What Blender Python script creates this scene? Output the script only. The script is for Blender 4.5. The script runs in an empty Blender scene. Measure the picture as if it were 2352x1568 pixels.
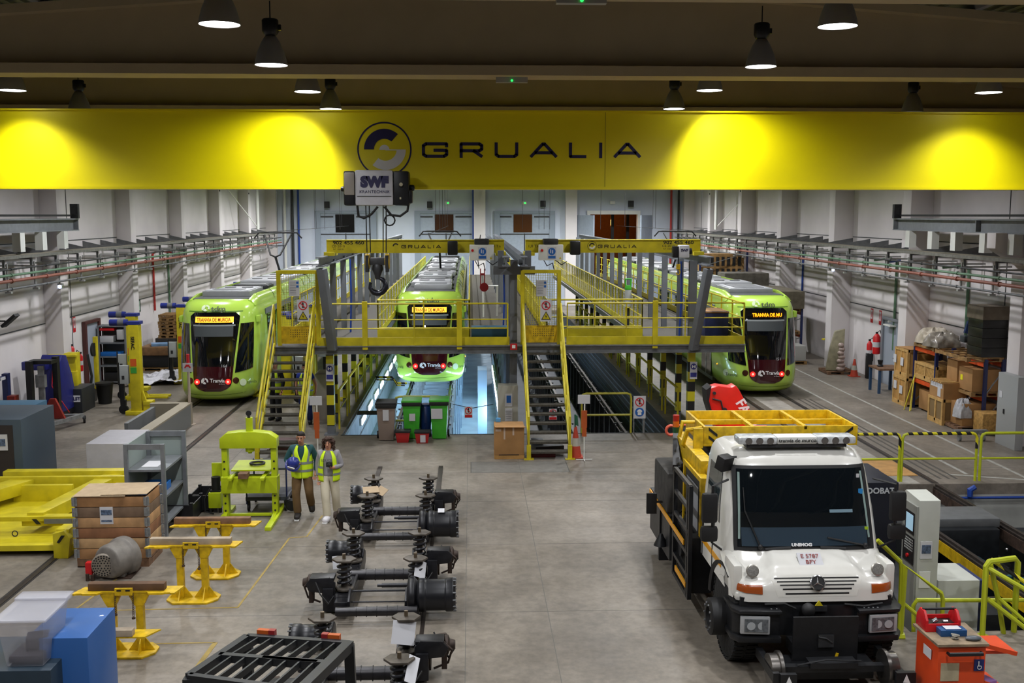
LAMP_E = 1250; LAMP_B = 1900; EXPO = -0.62
import bpy, bmesh, math, random
from mathutils import Vector, Matrix
random.seed(7)
SC = bpy.context.scene
COL = SC.collection
PI = math.pi
# ---------------------------------------------------------------- camera calibration (survey of the hall)
F = 2400.0; CAMZ = 6.0
PITCH = math.atan(290/F); YAW = math.atan(96/F*math.cos(PITCH))
_fw = Vector((math.sin(YAW)*math.cos(PITCH), math.cos(YAW)*math.cos(PITCH), -math.sin(PITCH)))
_rt = Vector((math.cos(YAW), -math.sin(YAW), 0)); _up = _rt.cross(_fw)
def _ray(px, py): return _fw + _rt*((px-1176)/F) + _up*((784-py)/F)
def G(px, py, z=0.0):
    d = _ray(px, py); t = (z-CAMZ)/d.z; return (d.x*t, d.y*t, z)
def P(px, py, Y):
    d = _ray(px, py); t = Y/d.y; return (d.x*t, Y, CAMZ+d.z*t)
cam = bpy.data.cameras.new('camera'); cam.sensor_width = 36; cam.lens = 36*F/2352
cam.clip_end = 300; cam.clip_start = 0.1
camo = bpy.data.objects.new('camera', cam); COL.objects.link(camo)
camo.location = (0, 0, CAMZ); camo.rotation_euler = (PI/2-PITCH, 0, -YAW); SC.camera = camo
# ---------------------------------------------------------------- materials
_M = {}
def srgb(h):
    h = h.lstrip('#'); c = [int(h[i:i+2], 16)/255 for i in (0, 2, 4)]
    return tuple((v/12.92 if v <= .04045 else ((v+.055)/1.055)**2.4) for v in c)+(1,)
def mat(name, col, rough=.5, metal=0., noise=0., scale=6., coat=0., emit=0., alpha=1., dirt=None, bump=0.):
    if name in _M: return _M[name]
    m = bpy.data.materials.new(name); m.use_nodes = True
    nt = m.node_tree; b = nt.nodes['Principled BSDF']
    c = srgb(col) if isinstance(col, str) else tuple(col)+(1,)
    b.inputs['Base Color'].default_value = c
    b.inputs['Roughness'].default_value = rough; b.inputs['Metallic'].default_value = metal
    b.inputs['Coat Weight'].default_value = coat
    if alpha < 1: b.inputs['Alpha'].default_value = alpha
    if emit > 0:
        b.inputs['Emission Color'].default_value = c; b.inputs['Emission Strength'].default_value = emit
    if noise > 0:
        tc = nt.nodes.new('ShaderNodeTexCoord'); n = nt.nodes.new('ShaderNodeTexNoise')
        n.inputs['Scale'].default_value = scale; n.inputs['Detail'].default_value = 5
        nt.links.new(tc.outputs['Object'], n.inputs['Vector'])
        r = nt.nodes.new('ShaderNodeValToRGB')
        d = srgb(dirt) if dirt else tuple(max(0, v*(1-noise)) for v in c[:3])+(1,)
        u = tuple(min(1, v*(1+noise*.35)) for v in c[:3])+(1,)
        r.color_ramp.elements[0].position = .32; r.color_ramp.elements[0].color = d
        r.color_ramp.elements[1].position = .68; r.color_ramp.elements[1].color = u
        nt.links.new(n.outputs['Fac'], r.inputs['Fac']); nt.links.new(r.outputs['Color'], b.inputs['Base Color'])
        if bump > 0:
            bp = nt.nodes.new('ShaderNodeBump'); bp.inputs['Strength'].default_value = bump; bp.inputs['Distance'].default_value = .02
            nt.links.new(n.outputs['Fac'], bp.inputs['Height']); nt.links.new(bp.outputs['Normal'], b.inputs['Normal'])
    _M[name] = m; return m
YEL = mat('yellow_paint', '#cdbd1c', .45, noise=.25, scale=3)
YEL2 = mat('worn_yellow_paint', '#d4ae0c', .5, noise=.35, scale=9)
CRY = mat('crane_yellow', '#eede00', .38, noise=.06, scale=.6)
GALV = mat('galvanised_steel', '#8a8c8d', .5, .4, noise=.3, scale=8)
GREY = mat('grey_steel', '#6f7173', .55, .2, noise=.25, scale=5)
DGREY = mat('dark_steel', '#38393b', .5, .4, noise=.3, scale=10)
BLACK = mat('black_rubber', '#101012', .6)
BLKM = mat('black_painted_steel', '#1b1c1f', .42, .2, noise=.3, scale=14)
WHITE = mat('white_paint', '#dedfda', .35, noise=.06, scale=3)
PAPER = mat('paper', '#c6c6ca', .8)
RED = mat('red_paint', '#c4161c', .4)
BLUE = mat('blue_paint', '#1d3f8f', .4)
NAVY = mat('navy_steel', '#1c2756', .45, noise=.2)
ORAN = mat('orange_paint', '#d8501a', .5, noise=.2)
GREEN = mat('green_plastic', '#3fa82c', .45, noise=.12)
LIME = mat('lime_tram_paint', '#b6da56', .22, noise=.05, scale=1.2, coat=.6)
LIMEP = mat('lime_press_paint', '#b4c414', .4, noise=.12, scale=5)
MAROON = mat('maroon_gloss', '#380810', .12, coat=.8)
GLASS = mat('dark_glass', '#0a0c10', .04, coat=1.)
RUBG = mat('grey_rubber', '#3b3b3b', .7)
WOOD = mat('pine_boards', '#9a7646', .7, noise=.45, scale=5)
WOOD2 = mat('old_timber', '#7a5a41', .8, noise=.45, scale=7)
PLY = mat('plywood', '#b88a4b', .65, noise=.25, scale=4)
CARD = mat('cardboard', '#a87d4c', .8, noise=.15, scale=3)
RUST = mat('rusty_steel', '#4b3a30', .7, .4, noise=.5, scale=12)
CHROME = mat('bright_steel', '#c9c9cc', .22, 1.)
CLOTHW = mat('white_sheet', '#d5d4dc', .6, noise=.12, scale=3)
CONC = mat('concrete', '#8b8a86', .85, noise=.2, scale=2)
INK = mat('navy_ink', '#1d1a4d', .5)
BINK = mat('black_ink', '#111111', .5)
WINK = mat('white_ink', '#e8e8e8', .5)
ACCENT = mat('warning_red', '#c31d25', .5)
SBLUE = mat('sign_blue', '#1f5fae', .5)
def stripes(name, c1, c2, axis=(0, 0, 1), n=1.0):
    if name in _M: return _M[name]
    m = bpy.data.materials.new(name); m.use_nodes = True; nt = m.node_tree; b = nt.nodes['Principled BSDF']
    b.inputs['Roughness'].default_value = .5
    tc = nt.nodes.new('ShaderNodeTexCoord'); d = nt.nodes.new('ShaderNodeVectorMath'); d.operation = 'DOT_PRODUCT'
    d.inputs[1].default_value = axis
    k = nt.nodes.new('ShaderNodeMath'); k.operation = 'MULTIPLY'; k.inputs[1].default_value = n
    f = nt.nodes.new('ShaderNodeMath'); f.operation = 'FRACT'
    g = nt.nodes.new('ShaderNodeMath'); g.operation = 'GREATER_THAN'; g.inputs[1].default_value = .5
    mx = nt.nodes.new('ShaderNodeMix'); mx.data_type = 'RGBA'
    mx.inputs[6].default_value = srgb(c1); mx.inputs[7].default_value = srgb(c2)
    L = nt.links.new
    L(tc.outputs['Object'], d.inputs[0]); L(d.outputs['Value'], k.inputs[0]); L(k.outputs[0], f.inputs[0]); L(f.outputs[0], g.inputs[0])
    L(g.outputs[0], mx.inputs[0]); L(mx.outputs[2], b.inputs['Base Color'])
    _M[name] = m; return m
HAZ = stripes('yellow_black_diagonal', '#d8cd20', '#141414', (1, 0, .6), 4.5)
HAZY = stripes('yellow_black_bands', '#141414', '#cfc41e', (0, 0, 1), 1.8)
# ---------------------------------------------------------------- mesh builder
def tag(o, label=None, cat=None, group=None, kind=None):
    if label: o['label'] = label
    if cat: o['category'] = cat
    if group: o['group'] = group
    if kind: o['kind'] = kind
    return o
def wloc(o):
    v = Vector((0, 0, 0))
    while o: v += o.location; o = o.parent
    return v
def thing(name, label, cat, loc=(0, 0, 0), group=None):
    o = bpy.data.objects.new(name, None); COL.objects.link(o); o.location = loc; o.empty_display_size = .2
    return tag(o, label, cat, group)
def seg(a, b):
    a = Vector(a); b = Vector(b); d = (b-a); L = d.length; d.normalize()
    u = Vector((0, 0, 1)).cross(d)
    if u.length < 1e-4: u = Vector((1, 0, 0))
    u.normalize(); v = d.cross(u); return a, b, d, u, v, L
SPLITN = set('post strut wheel castor leg foot pipe_hanger bracket sheave sheave_guard end_carriage headlight_bulb reflector beam brace wire_rope tail_light red_section corner_hinge hazard_mark gate_post upright cross_tube bonnet_hinge side_beam rear_struts toe_board edge_beam hub hatch mast wiper stringer handrail shelf brake_hose chain loose_cable cross_tube vent_hole_x shelf_board rail collector_head knotted pump symbol hatch'.split())
class MB:
    def __init__(s): s.v = []; s.f = []; s.m = []; s.k = 0
    def add(s, vs, fs):
        n = len(s.v); s.v += [tuple(x) for x in vs]; s.f += [tuple(i+n for i in f) for f in fs]; s.m += [s.k]*len(fs); return s
    def mt(s, k): s.k = k; return s
    def bx(s, x0, x1, y0, y1, z0, z1):
        if x0 > x1: x0, x1 = x1, x0
        if y0 > y1: y0, y1 = y1, y0
        if z0 > z1: z0, z1 = z1, z0
        e = .00035*((len(s.v)//8) % 6); x0 -= e; x1 += e; y0 -= e; y1 += e; z0 -= e*.5; z1 += e*.5
        return s.add([(x0, y0, z0), (x1, y0, z0), (x1, y1, z0), (x0, y1, z0), (x0, y0, z1), (x1, y0, z1), (x1, y1, z1), (x0, y1, z1)],
                     [(0, 3, 2, 1), (4, 5, 6, 7), (0, 1, 5, 4), (1, 2, 6, 5), (2, 3, 7, 6), (3, 0, 4, 7)])
    def rb(s, c, size, rz=0, rx=0, ry=0):
        R = Matrix.Rotation(rz, 3, 'Z') @ Matrix.Rotation(ry, 3, 'Y') @ Matrix.Rotation(rx, 3, 'X'); c = Vector(c)
        a, b, d = size[0]/2, size[1]/2, size[2]/2
        vs = [c+R @ Vector(q) for q in [(-a, -b, -d), (a, -b, -d), (a, b, -d), (-a, b, -d), (-a, -b, d), (a, -b, d), (a, b, d), (-a, b, d)]]
        return s.add(vs, [(0, 3, 2, 1), (4, 5, 6, 7), (0, 1, 5, 4), (1, 2, 6, 5), (2, 3, 7, 6), (3, 0, 4, 7)])
    def bar(s, a, b, w, h=None):
        h = h or w; a, b, d, u, v, L = seg(a, b); vs = []
        for p in (a, b):
            for i, j in ((-1, -1), (1, -1), (1, 1), (-1, 1)): vs.append(p+u*(i*w/2)+v*(j*h/2))
        return s.add(vs, [(3, 2, 1, 0), (4, 5, 6, 7), (0, 1, 5, 4), (1, 2, 6, 5), (2, 3, 7, 6), (3, 0, 4, 7)])
    def cyl(s, a, b, r, r2=None, n=16):
        r2 = r if r2 is None else r2; a, b, d, u, v, L = seg(a, b); vs = []
        for p, q in ((a, r), (b, r2)):
            for i in range(n):
                t = 2*PI*i/n; vs.append(p+u*(math.cos(t)*q)+v*(math.sin(t)*q))
        return s.add(vs, [tuple(range(n-1, -1, -1)), tuple(range(n, 2*n))]+[(i, (i+1) % n, n+(i+1) % n, n+i) for i in range(n)])
    def tube(s, pts, r, n=8, close=False):
        pts = [Vector(p) for p in pts]; N = len(pts); vs = []; u = None
        for i, p in enumerate(pts):
            if close: t = pts[(i+1) % N]-pts[i-1]
            else: t = pts[min(i+1, N-1)]-pts[max(i-1, 0)]
            t.normalize()
            if u is None:
                u = t.cross(Vector((0, 0, 1)))
                if u.length < 1e-3: u = t.cross(Vector((1, 0, 0)))
            u = (u-t*u.dot(t)); u.normalize(); w = t.cross(u)
            k = 1.0
            if 0 < i < N-1 or close:
                a = (pts[i]-pts[i-1]).normalized(); b = (pts[(i+1) % N]-pts[i]).normalized(); c = a.dot(b)
                k = 1/max(.5, math.sqrt(max(0, (1+c)/2)))
            rr = r[i] if isinstance(r, (list, tuple)) else r
            for j in range(n):
                q = 2*PI*j/n; vs.append(p+u*(math.cos(q)*rr*k)+w*(math.sin(q)*rr*k))
        fs = []
        for i in range(N if close else N-1):
            for j in range(n):
                a = i*n+j; b = i*n+(j+1) % n; c = ((i+1) % N)*n+(j+1) % n; d = ((i+1) % N)*n+j; fs.append((a, b, c, d))
        if not close: fs += [tuple(range(n-1, -1, -1)), tuple(range((N-1)*n, N*n))]
        return s.add(vs, fs)
    def prism(s, poly, ax, a, b):
        f = {'x': lambda p, t: (t, p[0], p[1]), 'y': lambda p, t: (p[0], t, p[1]), 'z': lambda p, t: (p[0], p[1], t)}[ax]
        e = .00045*((len(s.v)//4) % 5); a, b = (a-e, b+e) if a < b else (a+e, b-e); n = len(poly); vs = [f(p, a) for p in poly]+[f(p, b) for p in poly]
        return s.add(vs, [tuple(range(n-1, -1, -1)), tuple(range(n, 2*n))]+[(i, (i+1) % n, n+(i+1) % n, n+i) for i in range(n)])
    def lathe(s, prof, c=(0, 0, 0), n=24, d=(0, 0, 1)):
        c = Vector(c); _, _, dd, u, v, _ = seg((0, 0, 0), d); vs = []
        for r, h in prof:
            for i in range(n):
                t = 2*PI*i/n; vs.append(c+dd*h+u*(math.cos(t)*r)+v*(math.sin(t)*r))
        m = len(prof); fs = [(k*n+i, k*n+(i+1) % n, (k+1)*n+(i+1) % n, (k+1)*n+i) for k in range(m-1) for i in range(n)]
        if prof[0][0] > 1e-4: fs.append(tuple(range(n-1, -1, -1)))
        if prof[-1][0] > 1e-4: fs.append(tuple(range((m-1)*n, m*n)))
        return s.add(vs, fs)
    def sph(s, c, r, n=12, m=8):
        r = (r, r, r) if isinstance(r, (int, float)) else r; vs = []; c = Vector(c)
        for j in range(1, m):
            p = PI*j/m
            for i in range(n):
                t = 2*PI*i/n; vs.append(c+Vector((r[0]*math.sin(p)*math.cos(t), r[1]*math.sin(p)*math.sin(t), r[2]*math.cos(p))))
        a = len(vs); vs += [c+Vector((0, 0, r[2])), c-Vector((0, 0, r[2]))]
        fs = [(j*n+i, j*n+n+i, j*n+n+(i+1) % n, j*n+(i+1) % n) for j in range(m-2) for i in range(n)]
        fs += [(a, i, (i+1) % n) for i in range(n)]+[(a+1, (m-2)*n+(i+1) % n, (m-2)*n+i) for i in range(n)]
        return s.add(vs, fs)
    def loft(s, rings, cap=True, close=True):
        n = len(rings[0]); vs = [p for r in rings for p in r]; k = n if close else n-1
        fs = [(j*n+i, j*n+(i+1) % n, (j+1)*n+(i+1) % n, (j+1)*n+i) for j in range(len(rings)-1) for i in range(k)]
        if cap and close: fs += [tuple(range(n-1, -1, -1)), tuple(range((len(rings)-1)*n, len(rings)*n))]
        return s.add(vs, fs)
    def grid(s, fn, U, V, nu, nv):
        vs = [fn(U[0]+(U[1]-U[0])*i/nu, V[0]+(V[1]-V[0])*j/nv) for j in range(nv+1) for i in range(nu+1)]
        return s.add(vs, [(j*(nu+1)+i, j*(nu+1)+i+1, (j+1)*(nu+1)+i+1, (j+1)*(nu+1)+i) for j in range(nv) for i in range(nu)])
    def clusters(s):
        par = list(range(len(s.v)))
        def fd(i):
            while par[i] != i: par[i] = par[par[i]]; i = par[i]
            return i
        for f in s.f:
            for i in f[1:]: par[fd(i)] = fd(f[0])
        cs = {}
        for i, p in enumerate(s.v): cs.setdefault(fd(i), []).append(i)
        bb = [[[min(s.v[i][k] for i in c)-.006 for k in range(3)], [max(s.v[i][k] for i in c)+.006 for k in range(3)], set(c)] for c in cs.values()]
        ch = True
        while ch:
            ch = False; out = []
            for b in bb:
                for o in out:
                    if all(b[0][k] <= o[1][k] and o[0][k] <= b[1][k] for k in range(3)):
                        o[0] = [min(o[0][k], b[0][k]) for k in range(3)]; o[1] = [max(o[1][k], b[1][k]) for k in range(3)]; o[2] |= b[2]; ch = True; break
                else: out.append(b)
            bb = out
        return [b[2] for b in bb]
    def build(s, name, mats, parent=None, bev=0., smooth=True, sub=0, thick=0., label=None, origin=None, nosplit=False):
        if parent and not nosplit and name in SPLITN:
            cl = s.clusters()
            if 1 < len(cl) <= 100:
                r = None
                for c in cl:
                    ix = sorted(c); mp = {a: b for b, a in enumerate(ix)}; q = MB(); q.v = [s.v[i] for i in ix]
                    for f, m in zip(s.f, s.m):
                        if f[0] in mp: q.f.append(tuple(mp[i] for i in f)); q.m.append(m)
                    o = q.build(name, mats, parent, bev, smooth, sub, thick, label, origin, True); r = r or o
                return r
        off = wloc(parent) if parent else Vector(origin or (0, 0, 0))
        me = bpy.data.meshes.new(name); me.from_pydata([tuple(Vector(p)-off) for p in s.v], [], s.f)
        if not isinstance(mats, (list, tuple)): mats = [mats]
        for m in mats: me.materials.append(m)
        if len(mats) > 1: me.polygons.foreach_set('material_index', s.m)
        bm = bmesh.new(); bm.from_mesh(me)
        bmesh.ops.recalc_face_normals(bm, faces=bm.faces)
        if bev > 0:
            es = [e for e in bm.edges if len(e.link_faces) == 2 and e.calc_face_angle(0) > .6]
            bmesh.ops.bevel(bm, geom=es, offset=bev, segments=2, affect='EDGES', profile=.6, clamp_overlap=True)
        bm.to_mesh(me); bm.free()
        if smooth:
            me.polygons.foreach_set('use_smooth', [True]*len(me.polygons)); me.set_sharp_from_angle(angle=.7)
        me.update()
        o = bpy.data.objects.new(name, me); COL.objects.link(o)
        if parent: o.parent = parent
        elif origin: o.location = origin
        if thick: md = o.modifiers.new('t', 'SOLIDIFY'); md.thickness = thick; md.offset = 0
        if sub: md = o.modifiers.new('s', 'SUBSURF'); md.levels = sub; md.render_levels = sub
        if label: o['label'] = label
        return o
def struct(mb, name, m, **k): return tag(mb.build(name, m, **k), kind='structure')
def solo(mb, name, m, label, cat, group=None, kind=None, **k):
    lo = [min(v[i] for v in mb.v) for i in range(3)]; hi = [max(v[i] for v in mb.v) for i in range(3)]
    org = ((lo[0]+hi[0])/2, (lo[1]+hi[1])/2, lo[2])
    return tag(mb.build(name, m, origin=org, **k), label, cat, group, kind)
KIDS = {}
def dup(o, loc=None, parent=None, rz=None, **tg):
    c = o.copy(); COL.objects.link(c)
    if parent: c.parent = parent
    if loc is not None: c.location = loc
    if rz is not None: c.rotation_euler[2] = rz
    for ch in [x for x in bpy.data.objects if x.parent == o]: dup(ch, parent=c)
    if tg: tag(c, **tg)
    return c
def text(s, size, loc, parent, m, name='lettering', xs=1., rot=(PI/2, 0, 0), ext=.002, align='CENTER', bold=0., sp=1.):
    cu = bpy.data.curves.new(name, 'FONT'); cu.body = s; cu.size = size; cu.align_x = align; cu.align_y = 'CENTER'
    cu.extrude = ext; cu.offset = bold; cu.space_character = sp; cu.resolution_u = 3
    t = bpy.data.objects.new(name, cu); COL.objects.link(t)
    dg = bpy.context.evaluated_depsgraph_get(); me = bpy.data.meshes.new_from_object(t.evaluated_get(dg))
    bpy.data.objects.remove(t); me.transform(Matrix.Diagonal((xs, 1, 1, 1))); me.materials.clear(); me.materials.append(m)
    o = bpy.data.objects.new(name, me); COL.objects.link(o); o.rotation_euler = rot
    if parent: o.parent = parent; o.location = Vector(loc)-wloc(parent)
    else: o.location = loc
    return o
def disc(mb, c, r, r0=0., a0=0., a1=360., n=32, d=(0, -1, 0), t=.006):
    """flat ring sector facing -y"""
    c = Vector(c); vs = []; full = abs(a1-a0) >= 360; N = n
    for k in range(N+1):
        a = math.radians(a0+(a1-a0)*k/N)
        for rr in (r0, r): 
            for y in (0, -t): vs.append(c+Vector((math.cos(a)*rr, y, math.sin(a)*rr)))
    fs = []
    for k in range(N):
        b = k*4; q = b+4
        fs += [(b+1, b+3, q+3, q+1), (b, q, q+2, b+2), (b+2, q+2, q+3, b+3), (b, b+1, q+1, q)]
    if not full: fs += [(0, 2, 3, 1), (N*4, N*4+1, N*4+3, N*4+2)]
    return mb.add(vs, fs)
# ================================================================ THE SETTING
def floor_mat():
    m = bpy.data.materials.new('polished_concrete_floor'); m.use_nodes = True; nt = m.node_tree; b = nt.nodes['Principled BSDF']; L = nt.links.new
    tc = nt.nodes.new('ShaderNodeTexCoord')
    def noise(sc, det, st=(1, 1, 1)):
        mp = nt.nodes.new('ShaderNodeMapping'); mp.inputs['Scale'].default_value = st; L(tc.outputs['Object'], mp.inputs['Vector'])
        n = nt.nodes.new('ShaderNodeTexNoise'); n.inputs['Scale'].default_value = sc; n.inputs['Detail'].default_value = det; n.inputs['Roughness'].default_value = .65
        L(mp.outputs[0], n.inputs['Vector']); return n
    def ramp(n, p0, c0, p1, c1):
        r = nt.nodes.new('ShaderNodeValToRGB'); r.color_ramp.elements[0].position = p0; r.color_ramp.elements[0].color = srgb(c0)
        r.color_ramp.elements[1].position = p1; r.color_ramp.elements[1].color = srgb(c1); L(n.outputs['Fac'], r.inputs['Fac']); return r
    a = ramp(noise(.9, 9), .3, '#7f766a', .7, '#948b7f'); d = ramp(noise(.45, 6, (1, .6, 1)), .35, '#a6a6a6', .62, '#ffffff')
    c = ramp(noise(7, 8), .38, '#d4d4d4', .6, '#ffffff')
    mx = nt.nodes.new('ShaderNodeMix'); mx.data_type = 'RGBA'; mx.blend_type = 'MULTIPLY'; mx.inputs[0].default_value = .75
    L(a.outputs[0], mx.inputs[6]); L(d.outputs[0], mx.inputs[7])
    m2 = nt.nodes.new('ShaderNodeMix'); m2.data_type = 'RGBA'; m2.blend_type = 'MULTIPLY'; m2.inputs[0].default_value = .7
    L(mx.outputs[2], m2.inputs[6]); L(c.outputs[0], m2.inputs[7]); L(m2.outputs[2], b.inputs['Base Color'])
    rr = nt.nodes.new('ShaderNodeMapRange'); rr.inputs[3].default_value = .35; rr.inputs[4].default_value = .6
    L(noise(2, 4).outputs['Fac'], rr.inputs[0]); L(rr.outputs[0], b.inputs['Roughness'])
    return m
FLOOR = floor_mat()
XL, XR, YB, CXL, CXR = -13.4, 14.9, 70.0, -12.85, 14.15
WALLM = mat('painted_precast_wall', '#ddd7d8', .8, noise=.08, scale=.8)
BACKM = mat('painted_back_wall', '#c5cddb', .8, noise=.06, scale=.8)
ROOFM = mat('precast_roof_girder', '#b3a485', .9, noise=.08, scale=1)
DECK = mat('roof_deck', '#5c5f63', .7, noise=.1, scale=1)
PX0, PX1, PY0, PZ = -3.56, 5.76, 28.35, -1.75       # sunken maintenance bay
QX0, QX1, QY0, QY1, QZ = 6.35, 13.6, 14.3, 22.55, -1.5  # wheel lathe pit
f = MB()
def fl(x0, x1, y0, y1): f.bx(x0, x1, y0, y1, -.25, 0)
fl(XL-.3, XR+.3, -6, QY0); fl(XL-.3, QX0, QY0, QY1); fl(QX1, XR+.3, QY0, QY1); fl(XL-.3, XR+.3, QY1, PY0)
fl(XL-.3, PX0, PY0, YB+.3); fl(PX1, XR+.3, PY0, YB+.3); fl(PX0, PX1, 66, YB+.3)
struct(f, 'floor', FLOOR, smooth=False)
f = MB(); f.bx(PX0-.2, PX1+.2, PY0-.3, 66.3, PZ-.2, PZ)
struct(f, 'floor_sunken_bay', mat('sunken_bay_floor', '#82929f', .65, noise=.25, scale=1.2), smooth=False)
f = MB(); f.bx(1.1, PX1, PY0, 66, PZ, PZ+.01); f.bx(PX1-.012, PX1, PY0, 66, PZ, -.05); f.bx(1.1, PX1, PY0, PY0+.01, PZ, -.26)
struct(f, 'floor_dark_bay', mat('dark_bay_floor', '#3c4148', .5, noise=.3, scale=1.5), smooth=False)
f = MB(); f.bx(PX0-.2, PX0, PY0, 66, PZ, -.02); f.bx(PX1, PX1+.2, PY0, 66, PZ, -.02); f.bx(PX0, PX1, PY0-.2, PY0, PZ, -.25); f.bx(PX0, PX1, 66, 66.2, PZ, -.25)
struct(f, 'wall_sunken_bay', mat('bay_wall_panels', '#a4aab0', .6, noise=.2, scale=2), smooth=False)
f = MB(); f.bx(QX0-.2, QX1+.2, QY0-.2, QY1+.2, QZ-.2, QZ); struct(f, 'floor_lathe_pit', mat('dark_pit_floor', '#2c2d2c', .6, noise=.3), smooth=False)  # dark base tone with random mottling over the whole pit floor
f = MB(); f.bx(QX0-.2, QX0, QY0, QY1, QZ, -.25); f.bx(QX1, QX1+.2, QY0, QY1, QZ, -.25); f.bx(QX0, QX1, QY0-.2, QY0, QZ, -.25); f.bx(QX0, QX1, QY1, QY1+.2, QZ, -.25)
struct(f, 'wall_lathe_pit', mat('pit_concrete', '#a3a49f', .85, noise=.2, scale=1.5), smooth=False)
# walls with precast joint lines
def wall_side(name, x, sgn):
    w = MB(); w.bx(x, x+sgn*.3, -6, YB, -.25, 11); o = struct(w, name, WALLM, smooth=False)
    j = MB()
    for k in range(1, 12): j.bx(x-sgn*.012, x, -6+7*k-1.01+.5, -6+7*k-.98+.5, 0, 9)
    for z in (2.6, 5.15): j.bx(x-sgn*.012, x, -6, YB, z, z+.03)
    struct(j, 'trim_joints_'+name[5:], mat('joint_shadow_gap', '#4a4c4f', .9), smooth=False)
wall_side('wall_left', XL, -1); wall_side('wall_right', XR, 1)
w = MB(); w.bx(XL, XR, -6.3, -6, -.25, 11); struct(w, 'wall_front', WALLM)
doors = [(-10.06, -6.39), (-3.5, .28), (1.78, 5.45)]; OP = (7.98, 11.15)
w = MB(); xs = [XL-.3, OP[0], OP[1], XR+.3]
w.bx(XL-.3, OP[0], YB, YB+.3, -.25, 11); w.bx(OP[1], XR+.3, YB, YB+.3, -.25, 11); w.bx(OP[0], OP[1], YB, YB+.3, 6.05, 11)
struct(w, 'wall_back', BACKM)
w = MB()
for x in (-13.1, .62, 6.7, 14.6): w.bx(x-.38, x+.38, YB-.5, YB, 0, 10.5)
struct(w, 'trim_back_columns', WALLM)
w = MB(); w.bx(OP[0]-2, OP[1]+2, YB+6, YB+6.2, -.2, 8); w.bx(OP[0]-2, OP[1]+2, YB+.3, YB+6, -.3, -.2)
struct(w, 'wall_outside', mat('sodium_lit_brown', '#7a4a22', .9, noise=.2))  # backdrop behind the open gate, sodium night glow painted in as brown
w = MB(); w.bx(OP[0]+1.7, OP[0]+1.9, YB+2, YB+2.2, -.2, 7); w.bx(OP[0]+2.9, OP[0]+3.1, YB+3, YB+3.2, -.2, 7)
struct(w, 'trim_outside_posts', BLKM)
DOORM = mat('door_grey_blue', '#9aa5b4', .6, noise=.08)
for i, (a, b) in enumerate(doors):
    w = MB(); w.bx(a, b, YB-.14, YB, 0, 6.1); d = struct(w, 'door_%d' % (i+1), DOORM)
    g = MB(); 
    for x in (a, b): g.bx(x-.18, x+.18, YB-.22, YB-.02, 0, 6.28)
    g.bx(a, b, YB-.22, YB-.02, 6.1, 6.28); g.build('door_frame', mat('door_frame_grey', '#8792a0', .6), d)
    c = (a+b)/2-(.12 if i != 0 else .05)
    g = MB(); g.bx(c-.62, c+.62, YB-.17, YB-.13, 4.87, 6.05); g.build('window_pane', mat('night_window_%d' % i, ['#050506', '#3a2010', '#4a2a12'][i], .2), d)
    g = MB(); 
    g.bx(a+.2, c-.75, YB-.17, YB-.13, 5.85, 5.95); g.bx(c+.75, b-.2, YB-.17, YB-.13, 5.85, 5.95); g.bx(a+.2, b-.2, YB-.17, YB-.13, 4.72, 4.78)
    g.bx((a+b)/2-.03, (a+b)/2+.03, YB-.17, YB-.13, 0, 4.8); g.build('door_seam', DGREY, d)
w = MB(); w.rb((OP[0]-.45, YB-1.0, 3.0), (.1, 2.1, 6.0), rz=.5); d = struct(w, 'door_4', DOORM)
w = MB(); w.rb((OP[1]+.45, YB-1.0, 3.0), (.1, 2.1, 6.0), rz=-.5); d = struct(w, 'door_5', DOORM)
w = MB(); w.bx(OP[0]-.2, OP[0], YB-.2, YB+.05, 0, 6.3); w.bx(OP[1], OP[1]+.2, YB-.2, YB+.05, 0, 6.3); w.bx(OP[0], OP[1], YB-.2, YB+.05, 6.05, 6.3); struct(w, 'trim_gate_frame', WHITE)
# roof
PKX = .75; ZE = 9.12; ZP = 10.15
def rz_(x): return ZP-(ZP-ZE)*abs(x-PKX)/14.2
for k, y in enumerate([12, 19, 26, 33, 40, 47, 54, 61, 68]):
    g = MB(); n = 16
    top = [(XL+(XR-XL)*i/n) for i in range(n+1)]
    g.prism([(XL, 8.6), (XR, 8.6)]+[(x, rz_(x)-.06) for x in reversed(top)], 'y', y-.07, y+.07)
    g.bx(XL, XR, y-.3, y+.3, 8.43, 8.6)
    g.prism([(XL, rz_(XL)-.1), (PKX, ZP-.1), (XR, rz_(XR)-.1), (XR, rz_(XR)+.05), (PKX, ZP+.05), (XL, rz_(XL)+.05)], 'y', y-.3, y+.3)
    struct(g, 'trim_roof_girder', ROOFM, smooth=False)
g = MB(); g.prism([(XL-.3, rz_(XL)+.36), (PKX, ZP+.36), (XR+.3, rz_(XR)+.36), (XR+.3, rz_(XR)+.5), (PKX, ZP+.5), (XL-.3, rz_(XL)+.5)], 'y', -6, YB+.3)
for s in range(120):
    x = XL+.12+s*(XR-XL)/120; g.bx(x-.03, x+.03, -6, 26, rz_(x)+.32, rz_(x)+.37)
struct(g, 'ceiling', DECK, smooth=False)
g = MB()
for x in [-12.2, -9.8, -7.4, -5, -2.6, -.4, 2, 4.2, 6.6, 9, 11.4, 13.6]:
    g.bx(x-.06, x+.06, -6, YB, rz_(x)+.05, rz_(x)+.33)
struct(g, 'trim_purlins', mat('purlin_grey', '#8d9196', .7), smooth=False)
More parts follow.
